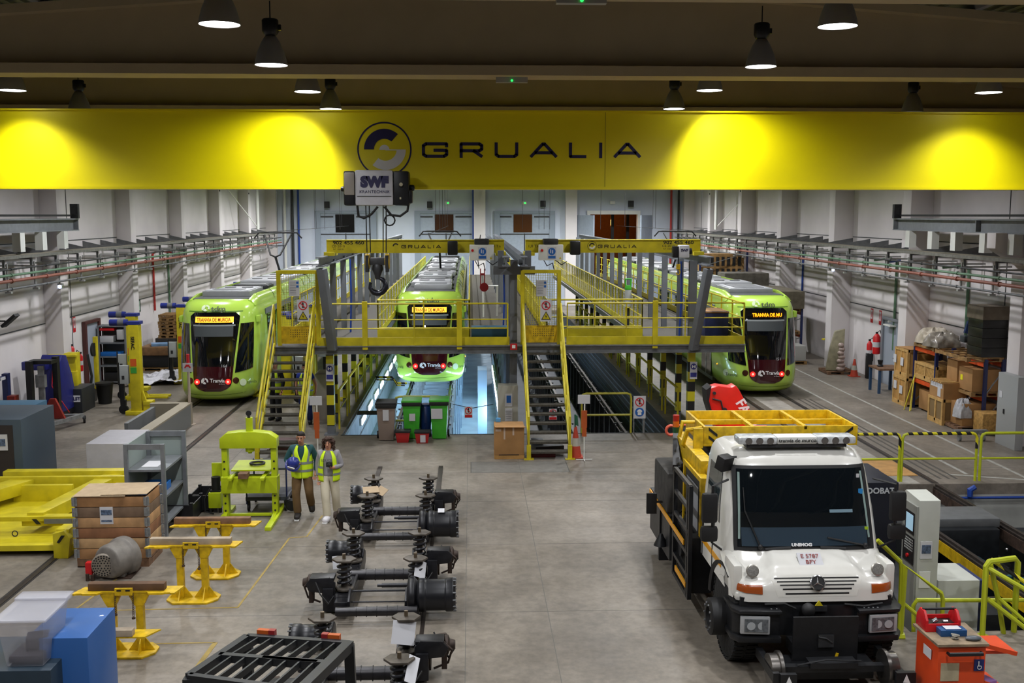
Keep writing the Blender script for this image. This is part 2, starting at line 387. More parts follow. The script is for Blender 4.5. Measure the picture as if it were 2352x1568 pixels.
# wall columns with corbels
for y in [12.1, 19.15, 26.2, 33.3, 40.35, 47.4, 54.5, 61.6]:
    for nm, x0, x1, s in (('trim_column_left', XL, CXL, 1), ('trim_column_right', XR, CXR, -1)):
        g = MB(); g.bx(x0, x1, y, y+.62, 0, 9.2)
        if y <= 33: g.prism([(x1, 4.7), (x1+s*.75, 5.15), (x1+s*.75, 5.55), (x1, 5.55)], 'y', y+.08, y+.54)
        struct(g, nm, WALLM, bev=.02)
        if y > 30:
            g = MB(); g.cyl((x1+s*.001, y+.2, 7.25), (x1+s*.03, y+.2, 7.25), .05, n=8); struct(g, 'trim_lifting_socket', BLKM)
# floor joints and painted lines
g = MB(); JM = mat('floor_joint', '#6a6863', .9)
for y in (9.5, 15.3, 18.6, 21.5, 24, 27.0): g.bx(XL, 6.2, y, y+.008, 0, .002)
for x in (-9.9, -5.9, -.1, 1.15): g.bx(x, x+.008, 0, 28.2, 0, .002)
for y in (24.0, 30, 33.5, 38): g.bx(10.9, XR, y, y+.01, 0, .002)
struct(g, 'trim_floor_joints', JM, smooth=False)
g = MB(); LM = mat('worn_white_line', '#a3a199', .8, noise=.25, scale=4)
for pts in ([(11.55, 23.4), (11.55, 60)], [(12.75, 22.6), (12.75, 60)]):
    (xa, ya), (xb, yb) = pts; g.bx(xa-.045, xa+.045, ya, yb, 0, .004)
g.rb((12.2, 23.0, .002), (2.4, .1, .004), rz=-.35)
struct(g, 'trim_white_lines', LM, smooth=False)
g = MB(); LY = mat('worn_yellow_line', '#9c8648', .8, noise=.3, scale=5)
def yline(a, b, w=.035): g.bar((a[0], a[1], .002), (b[0], b[1], .002), w, .004)
yline((-3.61, 15.65), (-3.41, 19.14)); yline((-3.41, 19.14), (-3.1, 19.2)); yline((-5.7, 15.6), (-3.6, 15.65), .03); yline((-6.3, 14), (-5.9, 17.0)); 
yline((-3.75, 12.3), (-3.63, 14.32), .07); yline((-5.2, 14.3), (-3.63, 14.32), .03); yline((-3.1, 19.2), (-3.0, 20.6))
struct(g, 'trim_yellow_lines', LY, smooth=False)
g = MB(); DP = mat('dark_floor_patch', '#55544f', .8, noise=.2)
x0, x1 = -.02, 2.32
for a in ((x0, x1, 23.98, 24.0), (x0, x1, 25.04, 25.06), (x0, x0+.02, 24, 25.05), (x1-.02, x1, 24, 25.05)): g.bx(*a, 0, .003)
struct(g, 'trim_floor_hatch_edge', DP, smooth=False)
g = MB(); g.bx(x0+.02, x1-.02, 24.0, 25.04, 0, .0025); struct(g, 'trim_floor_hatch', mat('floor_hatch_plate', '#6f6c66', .6, noise=.2), smooth=False)
# embedded rails: grooves and rail heads in the floor
RAILM = mat('rail_steel', '#4e4641', .4, .7, noise=.3, scale=12)
def embedded(x, y0, y1):
    g = MB(); g.bx(x-.09, x-.04, y0, y1, 0, .004); g.bx(x+.04, x+.075, y0, y1, 0, .004); g.mt(1).bx(x-.04, x+.04, y0, y1, 0, .012)
    struct(g, 'trim_embedded_rail', [mat('rail_groove', '#26221e', .9), RAILM], smooth=False)
for x in (-8.8, -7.34): embedded(x, 4, 66)
for x in (9.02, 10.46): embedded(x, 22.6, 66)
g = MB(); g.bx(9.35, 10.1, 22.6, 34, 0, .003); struct(g, 'trim_track_strip', mat('track_strip', '#9a958c', .8, noise=.2), smooth=False)
g = MB()
for x in (10.75, 10.95, 11.12): g.bx(x-.03, x+.03, 23, 33.5, 0, .004)
struct(g, 'trim_cable_grooves', mat('cable_groove', '#4d4943', .9), smooth=False)
for x in (-2.18, -.73):
    g = MB(); g.bx(x-.05, x+.05, 22.4, 24.6, 0, .03); g.bx(x-.03, x+.03, 14, 22.4, 0, .006); struct(g, 'trim_stub_rail', RAILM, smooth=False)
# raised rails on little posts across the sunken bay
for x in (-2.16, -.72, 2.87, 4.31):
    g = MB(); g.bx(x-.035, x+.035, PY0, 66, -.04, 0); g.bx(x-.012, x+.012, PY0, 66, -.13, -.04); g.bx(x-.07, x+.07, PY0, 66, -.15, -.13)
    struct(g, 'trim_bay_rail', RAILM, smooth=False)
    g = MB()
    for k in range(30):
        y = PY0+.5+1.25*k; g.bx(x-.07, x+.07, y-.07, y+.07, PZ, -.15); g.bx(x-.13, x+.13, y-.04, y+.04, -.1, -.06)
    struct(g, 'trim_bay_rail_posts', GALV if x < 0 else DGREY, smooth=False)
# lathe pit rails on beams
for x in (8.92, 10.46):
    g = MB(); g.bx(x-.035, x+.035, QY0-.2, QY1, -.05, 0); g.bx(x-.08, x+.08, QY0-.2, QY1, -.1, -.05); g.mt(1).bx(x-.09, x+.09, QY0-.2, QY1, -.32, -.1)
    struct(g, 'trim_pit_rail', [RAILM, YEL2 if x < 9 else RUST], smooth=False)
g = MB(); g.bx(PX0-.02, PX1, PY0-.06, PY0, -.25, .01); struct(g, 'trim_bay_edge', DGREY)
g = MB(); g.bx(9.0, 10.35, 23.3, 24.9, 0, .012); g.build
solo(g, 'plywood_sheet', PLY, 'thin tan plywood sheet lying on floor behind hazard striped rail', 'plywood sheet')
# ---------------- high bay lamps
GLOW = mat('lamp_glow', (0.93, .95, 1.0), .5, emit=16)
SHADE = mat('lamp_shade', '#8c8a88', .4, .1); OFFG = mat('lamp_glass_off', '#55565a', .2)
def make_lamp():
    t = thing('high_bay_lamp', 'lamp', 'lamp')
    g = MB(); g.lathe([(.06, .44), (.09, .42), (.14, .34), (.2, .2), (.235, .08), (.25, .0), (.245, .0), (.19, .2), (.1, .36), (.0, .38)], n=28); g.build('lamp_shade', SHADE, t)
    g = MB(); g.lathe([(.06, .42), (.10, .45), (.125, .5), (.125, .66), (.11, .68), (0, .68)], n=20); g.bx(.11, .16, -.02, .02, .52, .6); g.build('ballast_housing', BLKM, t)
    g = MB(); g.cyl((0, 0, .68), (0, 0, .95), .01, n=6); g.build('hanging_cord', BLACK, t)
    g = MB(); g.lathe([(0, .02), (.238, .02), (.238, .005), (0, .005)], n=28); g.build('lamp_glass', GLOW, t)
    return t
rows = [(-8.95, 'outer left'), (-3.1, 'inner left'), (4.68, 'inner right'), (10.0, 'outer right')]
ys = [4.5, 8.5, 13.0, 16.3, 20.1, 24.2, 29.5, 36, 43, 50, 57, 64]
desc = {(13.0, 1): 'large lit lamp cut by the top edge, left half', (13.0, 2): 'large lit lamp cut by the top edge, right half',
        (16.3, 1): 'lit lamp on cord in front of nearest beam, left', (16.3, 2): 'lit lamp on cord in front of nearest beam, right',
        (20.1, 0): 'lit lamp at the left picture edge under roof', (20.1, 1): 'lit lamp hanging just behind the first beam, left of centre', (20.1, 2): 'lit lamp hanging just behind the first beam, right of centre',
        (20.1, 3): 'lit lamp near the right picture edge under roof', (24.2, 0): 'unlit lamp above yellow crane beam, far left', (24.2, 1): 'lit lamp touching crane beam top, left of the round logo',
        (24.2, 2): 'lit lamp touching crane beam top, right of the crane lettering', (24.2, 3): 'unlit lamp above yellow crane beam, far right'}
proto = None
LP = {(13.0, 1): (-3.01, 13.1, 8.28), (16.3, 1): (-3.01, 16.4, 8.26), (20.1, 1): (-3.06, 20.3, 8.31), (24.2, 1): (-3.15, 24.3, 8.385), (13.0, 2): (4.68, 13.5, 8.38), (16.3, 2): (4.67, 17.0, 8.36),
      (20.1, 2): (4.62, 20.4, 8.38), (24.2, 2): (4.69, 24.3, 8.42), (20.1, 0): (-8.54, 20.3, 8.31), (20.1, 3): (9.95, 20.1, 8.33), (24.2, 0): (-8.76, 24.3, 8.32), (24.2, 3): (10.25, 24.3, 8.37)}
OFF = {(24.2, 0), (24.2, 3), (13.0, 0), (13.0, 3), (4.5, 0), (4.5, 3)}
for y in ys:
    for r, (x, nm) in enumerate(rows):
        lab = desc.get((y, r))
        if lab: lab = lab[0].upper()*0+lab
        else: lab = 'high bay lamp hidden above the frame or behind the crane beam'
        if proto is None:
            proto = make_lamp(); o = proto
            ONMESH = [c for c in bpy.data.objects if c.parent == o and c.name.startswith('lamp_glass')][0].data; OFFMESH = ONMESH.copy(); OFFMESH.materials[0] = OFFG
        else: o = dup(proto)
        Q = LP.get((y, r)); o.location = Vector(Q) if Q else Vector((x, y, 8.33)); tag(o, lab, 'lamp', 'high bay lamps under the roof')
        if (y, r) in OFF:
            for c in [c for c in bpy.data.objects if c.parent == o and c.name.startswith('lamp_glass')]: c.data = OFFMESH
            continue
        for c in [c for c in bpy.data.objects if c.parent == o and c.name.startswith('lamp_glass')]: c.data = ONMESH
        ld = bpy.data.lights.new('high_bay_light', 'SPOT'); ld.energy = (LAMP_E*(.8 if y == 20.1 and r in (1, 2) else .55 if y == 20.1 else .8 if y > 20 and r in (0,3) else 1)) if y < 26 else LAMP_B*(.85 if r in (1, 2) and y < 50 else 1)*(2.2 if y > 60 else 2 if y > 50 else 1); ld.spot_size = math.radians(126 if y == 20.1 else 164); ld.spot_blend = .8 if y == 20.1 else .8
        ld.shadow_soft_size = .16; ld.color = (.97, .98, 1.0)
        lo = bpy.data.objects.new('high_bay_light', ld); COL.objects.link(lo); lo.location = o.location-Vector((0, 0, .04))
        if y == 20.1 and r in (1, 2): lo.rotation_euler = (0, math.radians(24 if r == 1 else -24), 0)
for (x, y, z) in ((1.25, 12.0, 8.43), (.75, 19.0, 8.43)):
    t = thing('emergency_light', 'slim white emergency light with green dot under the %s roof girder' % ('nearest' if y < 15 else 'second'), 'emergency light', (x, y, z-.09), 'emergency lights')
    g = MB(); g.bx(x-.28, x+.28, y-.06, y+.06, z-.09, z); g.build('housing', mat('dim_white_plastic', '#9a9a98', .5), t)
    g = MB(); g.sph((x+.0, y-.07, z-.06), .02); g.build('indicator', mat('green_led', '#28ff60', .5, emit=3), t)
# bay lights (sunken bay)
TUBE = mat('fluorescent_tube', (.75, .87, 1.0), .5, emit=20)
k = 0
def bay_light(x, y, z, ln, s, horiz=True, e=22, lab='', vis=True):
    t = thing('bay_light', lab, 'light', (x, y, z), 'bay lights of the lit pit')
    g = MB(); g.bx(x-.03, x+.03, y-ln/2-.05, y+ln/2+.05, z-.11, z+.11); g.build('fitting', WHITE, t)
    g = MB(); xx = x+s*.035; g.bx(min(xx, xx+s*.02), max(xx, xx+s*.02), y-ln/2, y+ln/2, z-.09, z+.09); g.build('tube', TUBE, t)
    ld = bpy.data.lights.new('bay_light_area', 'AREA'); ld.shape = 'RECTANGLE'; ld.size = .14; ld.size_y = ln; ld.energy = e; ld.color = (.45, .73, 1.0)
    lo = bpy.data.objects.new('bay_light_area', ld); COL.objects.link(lo); lo.location = (x+s*.07, y, z); lo.rotation_euler = (PI/2, 0, s*PI/2)
    lo.rotation_euler = Matrix(((0, 0, -s), (0, 1, 0), (s, 0, 0))).to_euler() if s < 0 else Matrix(((0, 0, -1), (0, 1, 0), (1, 0, 0))).to_euler()
for i in range(11):
    bay_light(PX0+.04, 33.6+2.33*i, -.56, 1.25, 1, lab='cold white tube light on the pit wall left of the middle tram', e=95)
for i in range(7):
    bay_light(.93, 30.6+2.0*i, -.35, 1.7, -1, lab='cold white tube light right of the middle tram', e=85)
t = None
# ================================================================ MAIN BRIDGE CRANE
CY = 21.0
cr = thing('bridge_crane', 'huge yellow overhead crane beam spanning the hall with navy lettering and round logo', 'crane', (.8, CY, 6.5))
g = MB(); g.bx(-12.5, 13.9, CY, CY+.45, 6.56, 8.02); g.build('girder', CRY, cr)
g = MB(); g.bx(-12.5, 13.9, CY-.05, CY+.5, 8.02, 8.05); g.bx(-12.5, 13.9, CY-.05, CY+.5, 6.51, 6.56); g.build('flange', CRY, cr)
g = MB(); x = P(1390, 350, CY)[0]; g.bx(x-.006, x+.006, CY-.004, CY, 6.56, 8.02); g.build('weld_seam', mat('seam_yellow', '#a39a10', .6), cr)
g = MB(); 
for x in (-12.6, 14.0): g.bx(x-.25, x+.25, CY-1.2, CY+1.6, 6.0, 6.5)
g.build('end_carriage', CRY, cr, bev=.03)
lx, _, lz = P(883, 343, CY)
lg = MB(); disc(lg, (lx, CY, lz), .535, .505, n=64); disc(lg, (lx, CY, lz), .40, .205, 48, 180, n=32); lo = lg.build('logo', INK, cr)
lg = MB(); disc(lg, (lx+.02, CY, lz+.0), .40, .22, 230, 360, n=32); disc(lg, (lx, CY, lz-.01), .10, 0, 0, 180, n=16); lg.bx(lx+.02, lx+.42, CY-.006, CY, lz-.02, lz+.0); lg.build('logo_arc', WINK, lo)
# wide extended lettering drawn as stroke blocks
def strokes(mb, pts, w, x0, z0, sx, sz, y, close=False):
    pts = [(x0+p[0]*sx, z0+p[1]*sz) for p in pts]
    NP = len(pts)-1
    for i_, (a, b) in enumerate(zip(pts, pts[1:])):
        d = Vector((b[0]-a[0], 0, b[1]-a[1])); L = d.length; d.normalize(); n = Vector((-d.z, 0, d.x))
        ex = w*.5 if abs(d.x) < .1 or abs(d.z) < .1 else w*.22
        a3 = Vector((a[0], y, a[1]))-d*(ex if i_ == 0 else w*.2); b3 = Vector((b[0], y, b[1]))+d*(ex if i_ == NP-1 else w*.2)
        vs = []
        for q in (a3, b3):
            for s_ in (-1, 1):
                for dy in (0, -.006): vs.append(q+n*(s_*w/2)+Vector((0, dy, 0)))
        mb.add(vs, [(0, 1, 3, 2), (4, 6, 7, 5), (1, 5, 7, 3), (0, 2, 6, 4), (0, 4, 5, 1), (2, 3, 7, 6)])
GLY = {'G': [[(1, .86), (1, 1), (.12, 1), (0, .86), (0, .14), (.12, 0), (.88, 0), (1, .14), (1, .48), (.5, .48)]],
       'R': [[(0, 0), (0, 1), (.88, 1), (1, .88), (1, .58), (.88, .45), (.0, .45)], [(.6, .45), (1, 0)]],
       'U': [[(0, 1), (0, .14), (.12, 0), (.88, 0), (1, .14), (1, 1)]], 'A': [[(0, 0), (.46, 1), (.54, 1), (1, 0)], [(.2, .3), (.8, .3)]],
       'L': [[(0, 1), (0, 0), (.9, 0)]], 'I': [[(0, 1), (0, 0)]]}
def wide_word(parent, word, x0, x1, z, h, y, m, widths, w):
    g = MB(); tot = sum(widths); gap = (x1-x0-tot)/(len(word)-1); x = x0
    for ch, wd in zip(word, widths):
        for st in GLY[ch]: strokes(g, st, w, x+w/2, z-h/2+w/2, max(.001, wd-w), h-w, y)
        x += wd+gap
    return g.build('lettering', m, parent, smooth=False)
xa = P(969, 345, CY)[0]; xb = P(1473, 345, CY)[0]
wide_word(cr, 'GRUALIA', xa, xb, P(1176, 345, CY)[2], .305, CY, INK, [.52, .47, .47, .56, .38, .06, .56], .062)
# hoist trolley
HY = 20.2
ho = thing('crane_hoist', 'white and black electric hoist with navy lettering hung under the big yellow crane beam', 'hoist', (-1.8, HY, 6.2))
x0, x1 = P(815, 430, HY)[0], P(903, 430, HY)[0]; zt, zb = P(860, 390, HY)[2], P(860, 472, HY)[2]
g = MB(); g.bx(x0, x1, HY, HY+.55, zb, zt); g.build('drum_cover', mat('hoist_white', '#c9c9cf', .4, noise=.1), ho, bev=.05)
g = MB(); g.bx(x0+.04, x1-.04, HY-.012, HY, zb+.17, zb+.18); g.build('cover_seam', BLACK, ho)
g = MB(); g.bx(x0-.22, x0, HY+.03, HY+.5, zb+.0, zt-.02); g.cyl((x0-.3, HY+.25, zb+.32), (x0-.2, HY+.25, zb+.32), .05); g.build('motor_housing', BLKM, ho, bev=.04)
g = MB(); g.bx(x0-.2, x0-.01, HY-.0, HY+.3, zb+.2, zt-.05); g.build('end_cover', mat('hoist_beige', '#9c958b', .5), ho, bev=.02)
g = MB(); g.bx(x1, x1+.3, HY+.02, HY+.5, zb-.0, zt-.02); g.cyl((x1+.15, HY-.0, zb+.38), (x1+.15, HY+.1, zb+.38), .05); g.cyl((x1+.28, HY+.2, zb+.34), (x1+.4, HY+.2, zb+.34), .06); g.bx(x1+.25, x1+.36, HY+.05, HY+.3, zb+.04, zb+.3); g.build('gearbox', BLKM, ho, bev=.04)
g = MB(); g.bx(x1+.12, x1+.15, HY-.002, HY+.02, zb+.12, zb+.16); g.cyl((x1+.15, HY-.012, zb+.4), (x1+.15, HY, zb+.4), .035); g.build('warning_decal', mat('decal_grey', '#bdb69a', .5), ho)
g = MB(); g.bx(x0, x1, HY+.5, CY+.3, zb+.35, zb+.45); g.bx(x0+.1, x0+.2, HY+.4, CY+.2, zb+.2, zb+.5); g.build('trolley_frame', BLKM, ho)
cx = (x0+x1)/2; text('SWF', .26, (cx+.01, HY-.012, zb+.44), ho, INK, xs=1.0, bold=.022)
text('KRANTECHNIK', .075, (cx+.01, HY-.012, zb+.26), ho, INK, sp=1.15)
g = MB()
for px_ in (840, 848, 880, 887):
    a = P(px_, 470, HY+.15); b = P(px_+(3 if px_ < 870 else 0), 580, HY+.15); g.cyl(a, b, .011, n=6)
g.build('wire_rope', BLACK, ho)
g = MB(); Z = zb
g.tube([(x0+.03, HY+.1, Z), (x0+.05, HY+.1, Z-.2), (x0+.15, HY+.1, Z-.24), (x0+.3, HY+.1, Z-.16), (x0+.42, HY+.1, Z-.02)], .022)
g.tube([(x1+.28, HY+.1, Z+.02), (x1+.26, HY+.1, Z-.1), (x1+.12, HY+.1, Z-.2), (x1-.05, HY+.1, Z-.18), (x1-.18, HY+.1, Z-.02)], .022)
g.tube([(cx+.28+.1*math.cos(t*PI/6), HY+.12, Z-.28+.1*math.sin(t*PI/6)) for t in range(12)], .014, close=True)
g.build('hoist_cable', BLACK, ho)
hk = MB(); bx_, _, bz = P(867, 600, HY+.15); y = HY+.15
g = MB()
for s_ in (-1, 1): g.lathe([(.0, -.04), (.15, -.04), (.15, .04), (0, .04)], (bx_+s_*.19, y, bz), 20, (1, 0, 0))
hb = g.build('sheave', [YEL2], ho)
g = MB()
for s_ in (-1, 1): g.bx(bx_+s_*.19-.03, bx_+s_*.19+.03, y-.155, y+.05, bz-.2, bz+.12)
g.build('sheave_guard', BLACK, ho)
g = MB(); g.rb((bx_, y, bz-.0), (.3, .16, .14)); g.lathe([(.09, 0), (.11, -.1), (.06, -.22), (.05, -.3)], (bx_, y, bz-.05)); g.build('hook_block', DGREY, ho, bev=.02)
g = MB(); pts = []; 
for k in range(15):
    a = math.radians(95-k*21.5); pts.append((bx_+.0+.15*math.cos(a), y, bz-.47+.15*math.sin(a)))
g.tube(pts, [.03]*2+[.045]*3+[.058]*6+[.045]*2+[.03]*2, 10); g.build('hook', mat('hook_steel', '#2b2c33', .3, .7), ho)
# crane runway stubs
for nm, x, sgn in (('left', -12.35, -1), ('right', 13.75, 1)):
    r = thing('crane_runway', 'grey steel crane runway beam on the %s wall brackets, ending above the cable tray' % nm, 'crane rail', (x, 33, 5.5))
    g = MB(); xx = sorted((x, x+sgn*.25)); g.bx(xx[0]-.05, xx[1]+.05, 4, 33.6, 5.86, 5.9); g.bx(xx[0]-.05, xx[1]+.05, 4, 33.6, 5.52, 5.55); g.bx(x+sgn*.08, x+sgn*.14, 4, 33.6, 5.55, 5.86)
    for yy in (33.55, 28, 22): g.bx(xx[0]-.04, xx[1]+.04, yy, yy+.04, 5.55, 5.86)
    g.build('beam', mat('runway_grey', '#84888d', .5, .2, noise=.15), r)
    g = MB(); g.bx(x+sgn*.05, x+sgn*.12, 4, 33.5, 5.96, 6.02); g.build('rail', DGREY, r)
    g = MB(); g.bx(x-.12, x+.12, 33.35, 33.5, 5.9, 6.35); g.build('end_stop', DGREY, r)
    g = MB(); 
    for yy in (32.2, 30.6, 29.1, 27.4, 25.9): g.bx(x-.1, x+.12, yy-.05, yy+.25, 5.0, 5.52)
    g.build('strut', WHITE, r)
# ---------------- wall cable trays and pipes
TRAY = mat('cable_tray', '#7b7a74', .6, .3, noise=.3, scale=8)
for nm, xw, s in (('left', XL, 1), ('right', XR, -1)):
    xi = XL+1.1 if s > 0 else 13.5
    t = thing('cable_tray', 'long grey cable tray with brackets along the %s wall' % nm, 'cable tray', (xi, 33, 4.9))
    g = MB(); g.bx(xi-.18, xi+.12, 8, 68, 4.84, 4.87); g.bx(xi-.2, xi-.18, 8, 68, 4.84, 4.92); g.bx(xi+.12, xi+.14, 8, 68, 4.84, 4.92)
    g.build('tray', TRAY, t)
    g = MB(); random.seed(3)
    for k in range(7):
        yy = 8; pts = []
        xo = xi-.13+k*.035
        while yy < 68: pts.append((xo+random.uniform(-.02, .02), yy, 4.89+random.uniform(0, .05))); yy += 3
        g.tube(pts, .018, 5)
    g.build('cable_bundle', mat('grey_cables', '#6b6658', .8), t)
    g = MB(); y = 24.6
    while y < 67:
        a = xi; b = xw
        g.prism([(a+s*.05, 4.78), (b, 4.78), (b, 5.12), (a-s*.25, 4.92)], 'y', y-.012, y+.012); 
        g.rb((xi+s*.0, y, 4.55), (.06, .05, .55)); y += 1.75
    g.build('bracket', GREY, t)
    g = MB(); y = 24.6; xp = xi+s*.12
    while y < 67: g.rb((xp, y-.1, 4.35), (.04, .04, .75)); g.rb((xp+s*.02, y-.1, 3.97), (.16, .1, .05)); g.bar((xp, y-.1, 4.6), (xw, y-.1, 4.6), .05); y += 1.75
    g.build('pipe_hanger', mat('light_galvanised', '#a5a6a4', .5, .3), t)
    for z, rr, c, nme in ((4.42, .035, mat('green_pipe', '#5c7d62', .5), 'green'), (4.27, .045, mat('copper_pipe', '#8e5546', .45, noise=.15), 'copper red'), (4.58, .025, DGREY, 'dark blue'), (4.06, .03, GREY, 'grey')):
        g = MB(); g.cyl((xp+s*.05, 8, z), (xp+s*.05, 68, z), rr, n=8)
        for q in range(24): g.cyl((xp+s*.05, 12+q*2.3, z), (xp+s*.05, 12.08+q*2.3, z), rr*1.5, n=8)
        tag(g.build('wall_pipe', c, origin=(xp, 38, z)), '%s pipe running along the %s wall under the cable tray' % (nme, nm), 'pipe')
# down pipes on walls
for x, y, z0, c, lab in ((XR-.06, 35.9, 1.3, mat('green_pipe', '', 1), 'thin green down pipe on right wall left of the red extinguishers'), (XR-.06, 30.6, 2.2, mat('green_pipe', '', 1), 'thin green down pipe on right wall above the wrapped pallet'),
                    (XR-.06, 34.6, 0, BLUE, 'blue down pipe on right wall behind the grey door'), (XR-.06, 46.2, 2, BLUE, 'blue down pipe on right wall far behind the tram'),
                    (XL+.06, 44.6, 2, mat('red_pipe', '#b0302c', .5), 'red down pipe on left wall above the wooden pallets'), (XL+.06, 46.8, 0, mat('green_pipe', '', 1), 'green down pipe on left wall beside the far column')):
    g = MB(); g.cyl((x, y, z0), (x, y, 4.4), .045, n=8); g.tube([(x, y, 4.4), (x-.2*(1 if x > 0 else -1), y, 4.5), (x-.8*(1 if x > 0 else -1), y, 4.45)], .04, 6)
    tag(g.build('down_pipe', c, origin=(x, y, z0)), lab, 'pipe')
for x, lab in ((-12.2, 'white'), (-11.7, 'dark')): 
    g = MB(); g.cyl((x, YB-.2, 0), (x, YB-.2, 8.5), .09, n=8); tag(g.build('rain_pipe', WHITE if lab == 'white' else DGREY, origin=(x, YB-.2, 0)), '%s vertical pipe in the left back corner' % lab, 'pipe')
for x, c, lab in ((-11.3, BLUE, 'blue pipe on back wall left corner'), (.2, BLUE, 'blue pipe on back wall beside the central column'), (13.4, mat('red_pipe', '', 1), 'red pipe on back wall in the right corner'), (13.9, DGREY, 'dark pipe on back wall in the right corner')):
    g = MB(); g.cyl((x, YB-.2, 0), (x, YB-.2, 8.5), .07, n=8); tag(g.build('wall_pipe', c, origin=(x, YB-.2, 0)), lab, 'pipe')
# white vertical hanging posts that carry the wire
for x, y, lab in ((P(591, 480, 60)[0], 60, 'left'), (P(1645, 480, 58)[0], 58, 'right')):
    g = MB(); g.cyl((x, y, 5.2), (x, y, 8.6), .09, n=10); g.bar((x, y, 5.3), (x+(2.5 if x > 0 else -2.0), y-2, 8.5), .04)
    tag(g.build('hanging_post', WHITE, origin=(x, y, 5.2)), 'white round post hanging from roof on the %s holding the overhead wire' % lab, 'post')
# wall speakers, floodlights and exit signs at the back
for i, (px_, py_) in enumerate(((751, 470), (987, 470), (1247, 468), (1449, 468))):
    x, y, z = P(px_, py_, YB-.2); g = MB(); g.rb((x, y-.05, z), (.34, .3, .42)); g.rb((x, y-.22, z), (.2, .1, .26)); 
    tag(g.build('siren_speaker', BLACK, origin=(x, y, z)), 'small black speaker on back wall, %s of four' % ['leftmost', 'second', 'third', 'rightmost'][i], 'speaker', 'black speakers on the back wall')
for i, (px_, py_, w_) in enumerate(((1027, 466, 0), (1204, 466, 0), (1407, 465, 1))):
    x, y, z = P(px_, py_, YB-.1); t = thing('exit_light', 'small %s light box on back wall above the %s' % ('green-lit' if not w_ else 'white', ['second gate', 'third gate', 'open gate'][i]), 'exit light', (x, y, z))
    g = MB(); g.rb((x, y, z), (.34, .12, .2)); g.build('housing', WHITE, t); g = MB(); g.rb((x+.05, y-.07, z), (.1, .02, .08)); g.build('indicator', mat('green_led', '', 1) if not w_ else WINK, t)
for x, y, z, lab in ((XL+.15, P(150, 658, 33)[1], 3.8, 'left column under the cable tray'), (CXR-.15, 40, 3.9, 'right column above the stored crates')):
    t = thing('column_light', 'small bright blue-white light on the %s' % lab, 'light', (CXL+.05 if x < 0 else x, y, z)); xx = CXL+.12 if x < 0 else x
    g = MB(); g.rb((xx, y-.02, z), (.14, .16, .12)); g.build('housing', WHITE, t); g = MB(); g.sph((xx, y-.1, z), .05); g.build('bulb', mat('blue_white_bulb', (.55, .65, 1), .5, emit=18), t)
# overhead contact wires
for x, lab in ((-8.0, 'left'), (-1.44, 'middle'), (9.74, 'right')):
    g = MB(); g.cyl((x, 36, 5.35), (x, 69.7, 5.3), .012, n=5); 
    for yy in (44, 55, 66): g.cyl((x, yy, 5.3), (x, yy, 8.6), .01, n=5)
    tag(g.build('contact_wire', BLACK, origin=(x, 50, 5.3)), 'thin overhead contact wire above the %s track' % lab, 'wire')
g = MB()
for px_ in (722, 745, 780, 1010, 1022, 1200, 1238, 1250, 1263, 1380, 1500): x = P(px_, 470, 60)[0]; g.cyl((x, 60, 5.2), (x, 60, 8.5), .012, n=5)
tag(g.build('pull_cord', BLACK, origin=(0, 60, 5.2)), 'thin dark cords hanging from the roof before the back wall', 'cords', kind='stuff')
# ================================================================ MAINTENANCE PLATFORM
PLZ = 2.5
GRATE = mat('platform_grating', '#4c483f', .7, .2, noise=.4, scale=20)
pf = thing('work_platform', 'raised steel work platform with yellow toe boards crossing in front of the middle tram', 'platform', (1.6, 28.2, 2.3))
g = MB()
g.bx(-5.3, 7.5, 28.2, 30.0, PLZ-.04, PLZ)
g.bx(-5.3, -2.65, 30.0, 62, PLZ-.04, PLZ); g.bx(-.05, 2.2, 30, 62, PLZ-.04, PLZ); g.bx(4.95, 7.5, 30, 62, PLZ-.04, PLZ)
g.build('walkway_grating', GRATE, pf)
g = MB()
g.bx(-5.3, 7.5, 28.12, 28.2, 2.3, PLZ); g.bx(-5.3, 7.5, 28.05, 28.25, 2.28, 2.31); g.bx(-5.3, 7.5, 28.05, 28.25, PLZ-.03, PLZ)
for x in (-2.7, -.05, 2.2, 4.95): g.bx(x-.05, x+.05, 30, 62, 2.28, 2.46)
for y in range(31, 62, 3):
    for a, b in ((-5.3, -2.7), (-.05, 2.2), (4.95, 7.5)): g.bx(a, b, y-.04, y+.04, 2.3, 2.46)
g.build('edge_beam', GREY, pf)
g = MB()
g.bx(-4.1, 1.05, 28.16, 28.18, PLZ, PLZ+.22); g.bx(2.6, 7.5, 28.16, 28.18, PLZ, PLZ+.22); g.bx(7.46, 7.48, 28.2, 62, PLZ, PLZ+.2); g.bx(-5.28, -5.26, 30.6, 62, PLZ, PLZ+.2)
for a, b in ((-2.68, -.05), (2.2, 4.98)): g.bx(a, b, 29.98, 30.0, PLZ, PLZ+.24)
for x in (-2.66, -.03, 2.22, 4.97): g.bx(x-.01, x+.01, 30, 62, PLZ, PLZ+.18)
g.build('toe_board', YEL, pf)
RT = .024
def rail_run(mb, p0, p1, hs, step, post=True, pr=.022):
    a = Vector(p0); b = Vector(p1); L = (b-a).length
    for h in hs: mb.cyl(a+Vector((0, 0, h)), b+Vector((0, 0, h)), RT if h == max(hs) else RT*.7, n=8)
    if post:
        n = max(1, round(L/step))
        for i in range(n+1):
            q = a+(b-a)*(i/n); mb.cyl(q, q+Vector((0, 0, max(hs))), pr, n=6)
g = MB(); rail_run(g, (-4.05, 28.17, PLZ), (1.0, 28.17, PLZ), (1.13, .7, .46), 2.5); rail_run(g, (2.62, 28.17, PLZ), (7.47, 28.17, PLZ), (1.13, .72, .46), 1.6, pr=.016)
rail_run(g, (7.47, 28.17, PLZ), (7.47, 62, PLZ), (1.1, .7, .4), 1.3)
fr = g.build('front_guardrail', YEL, pf)
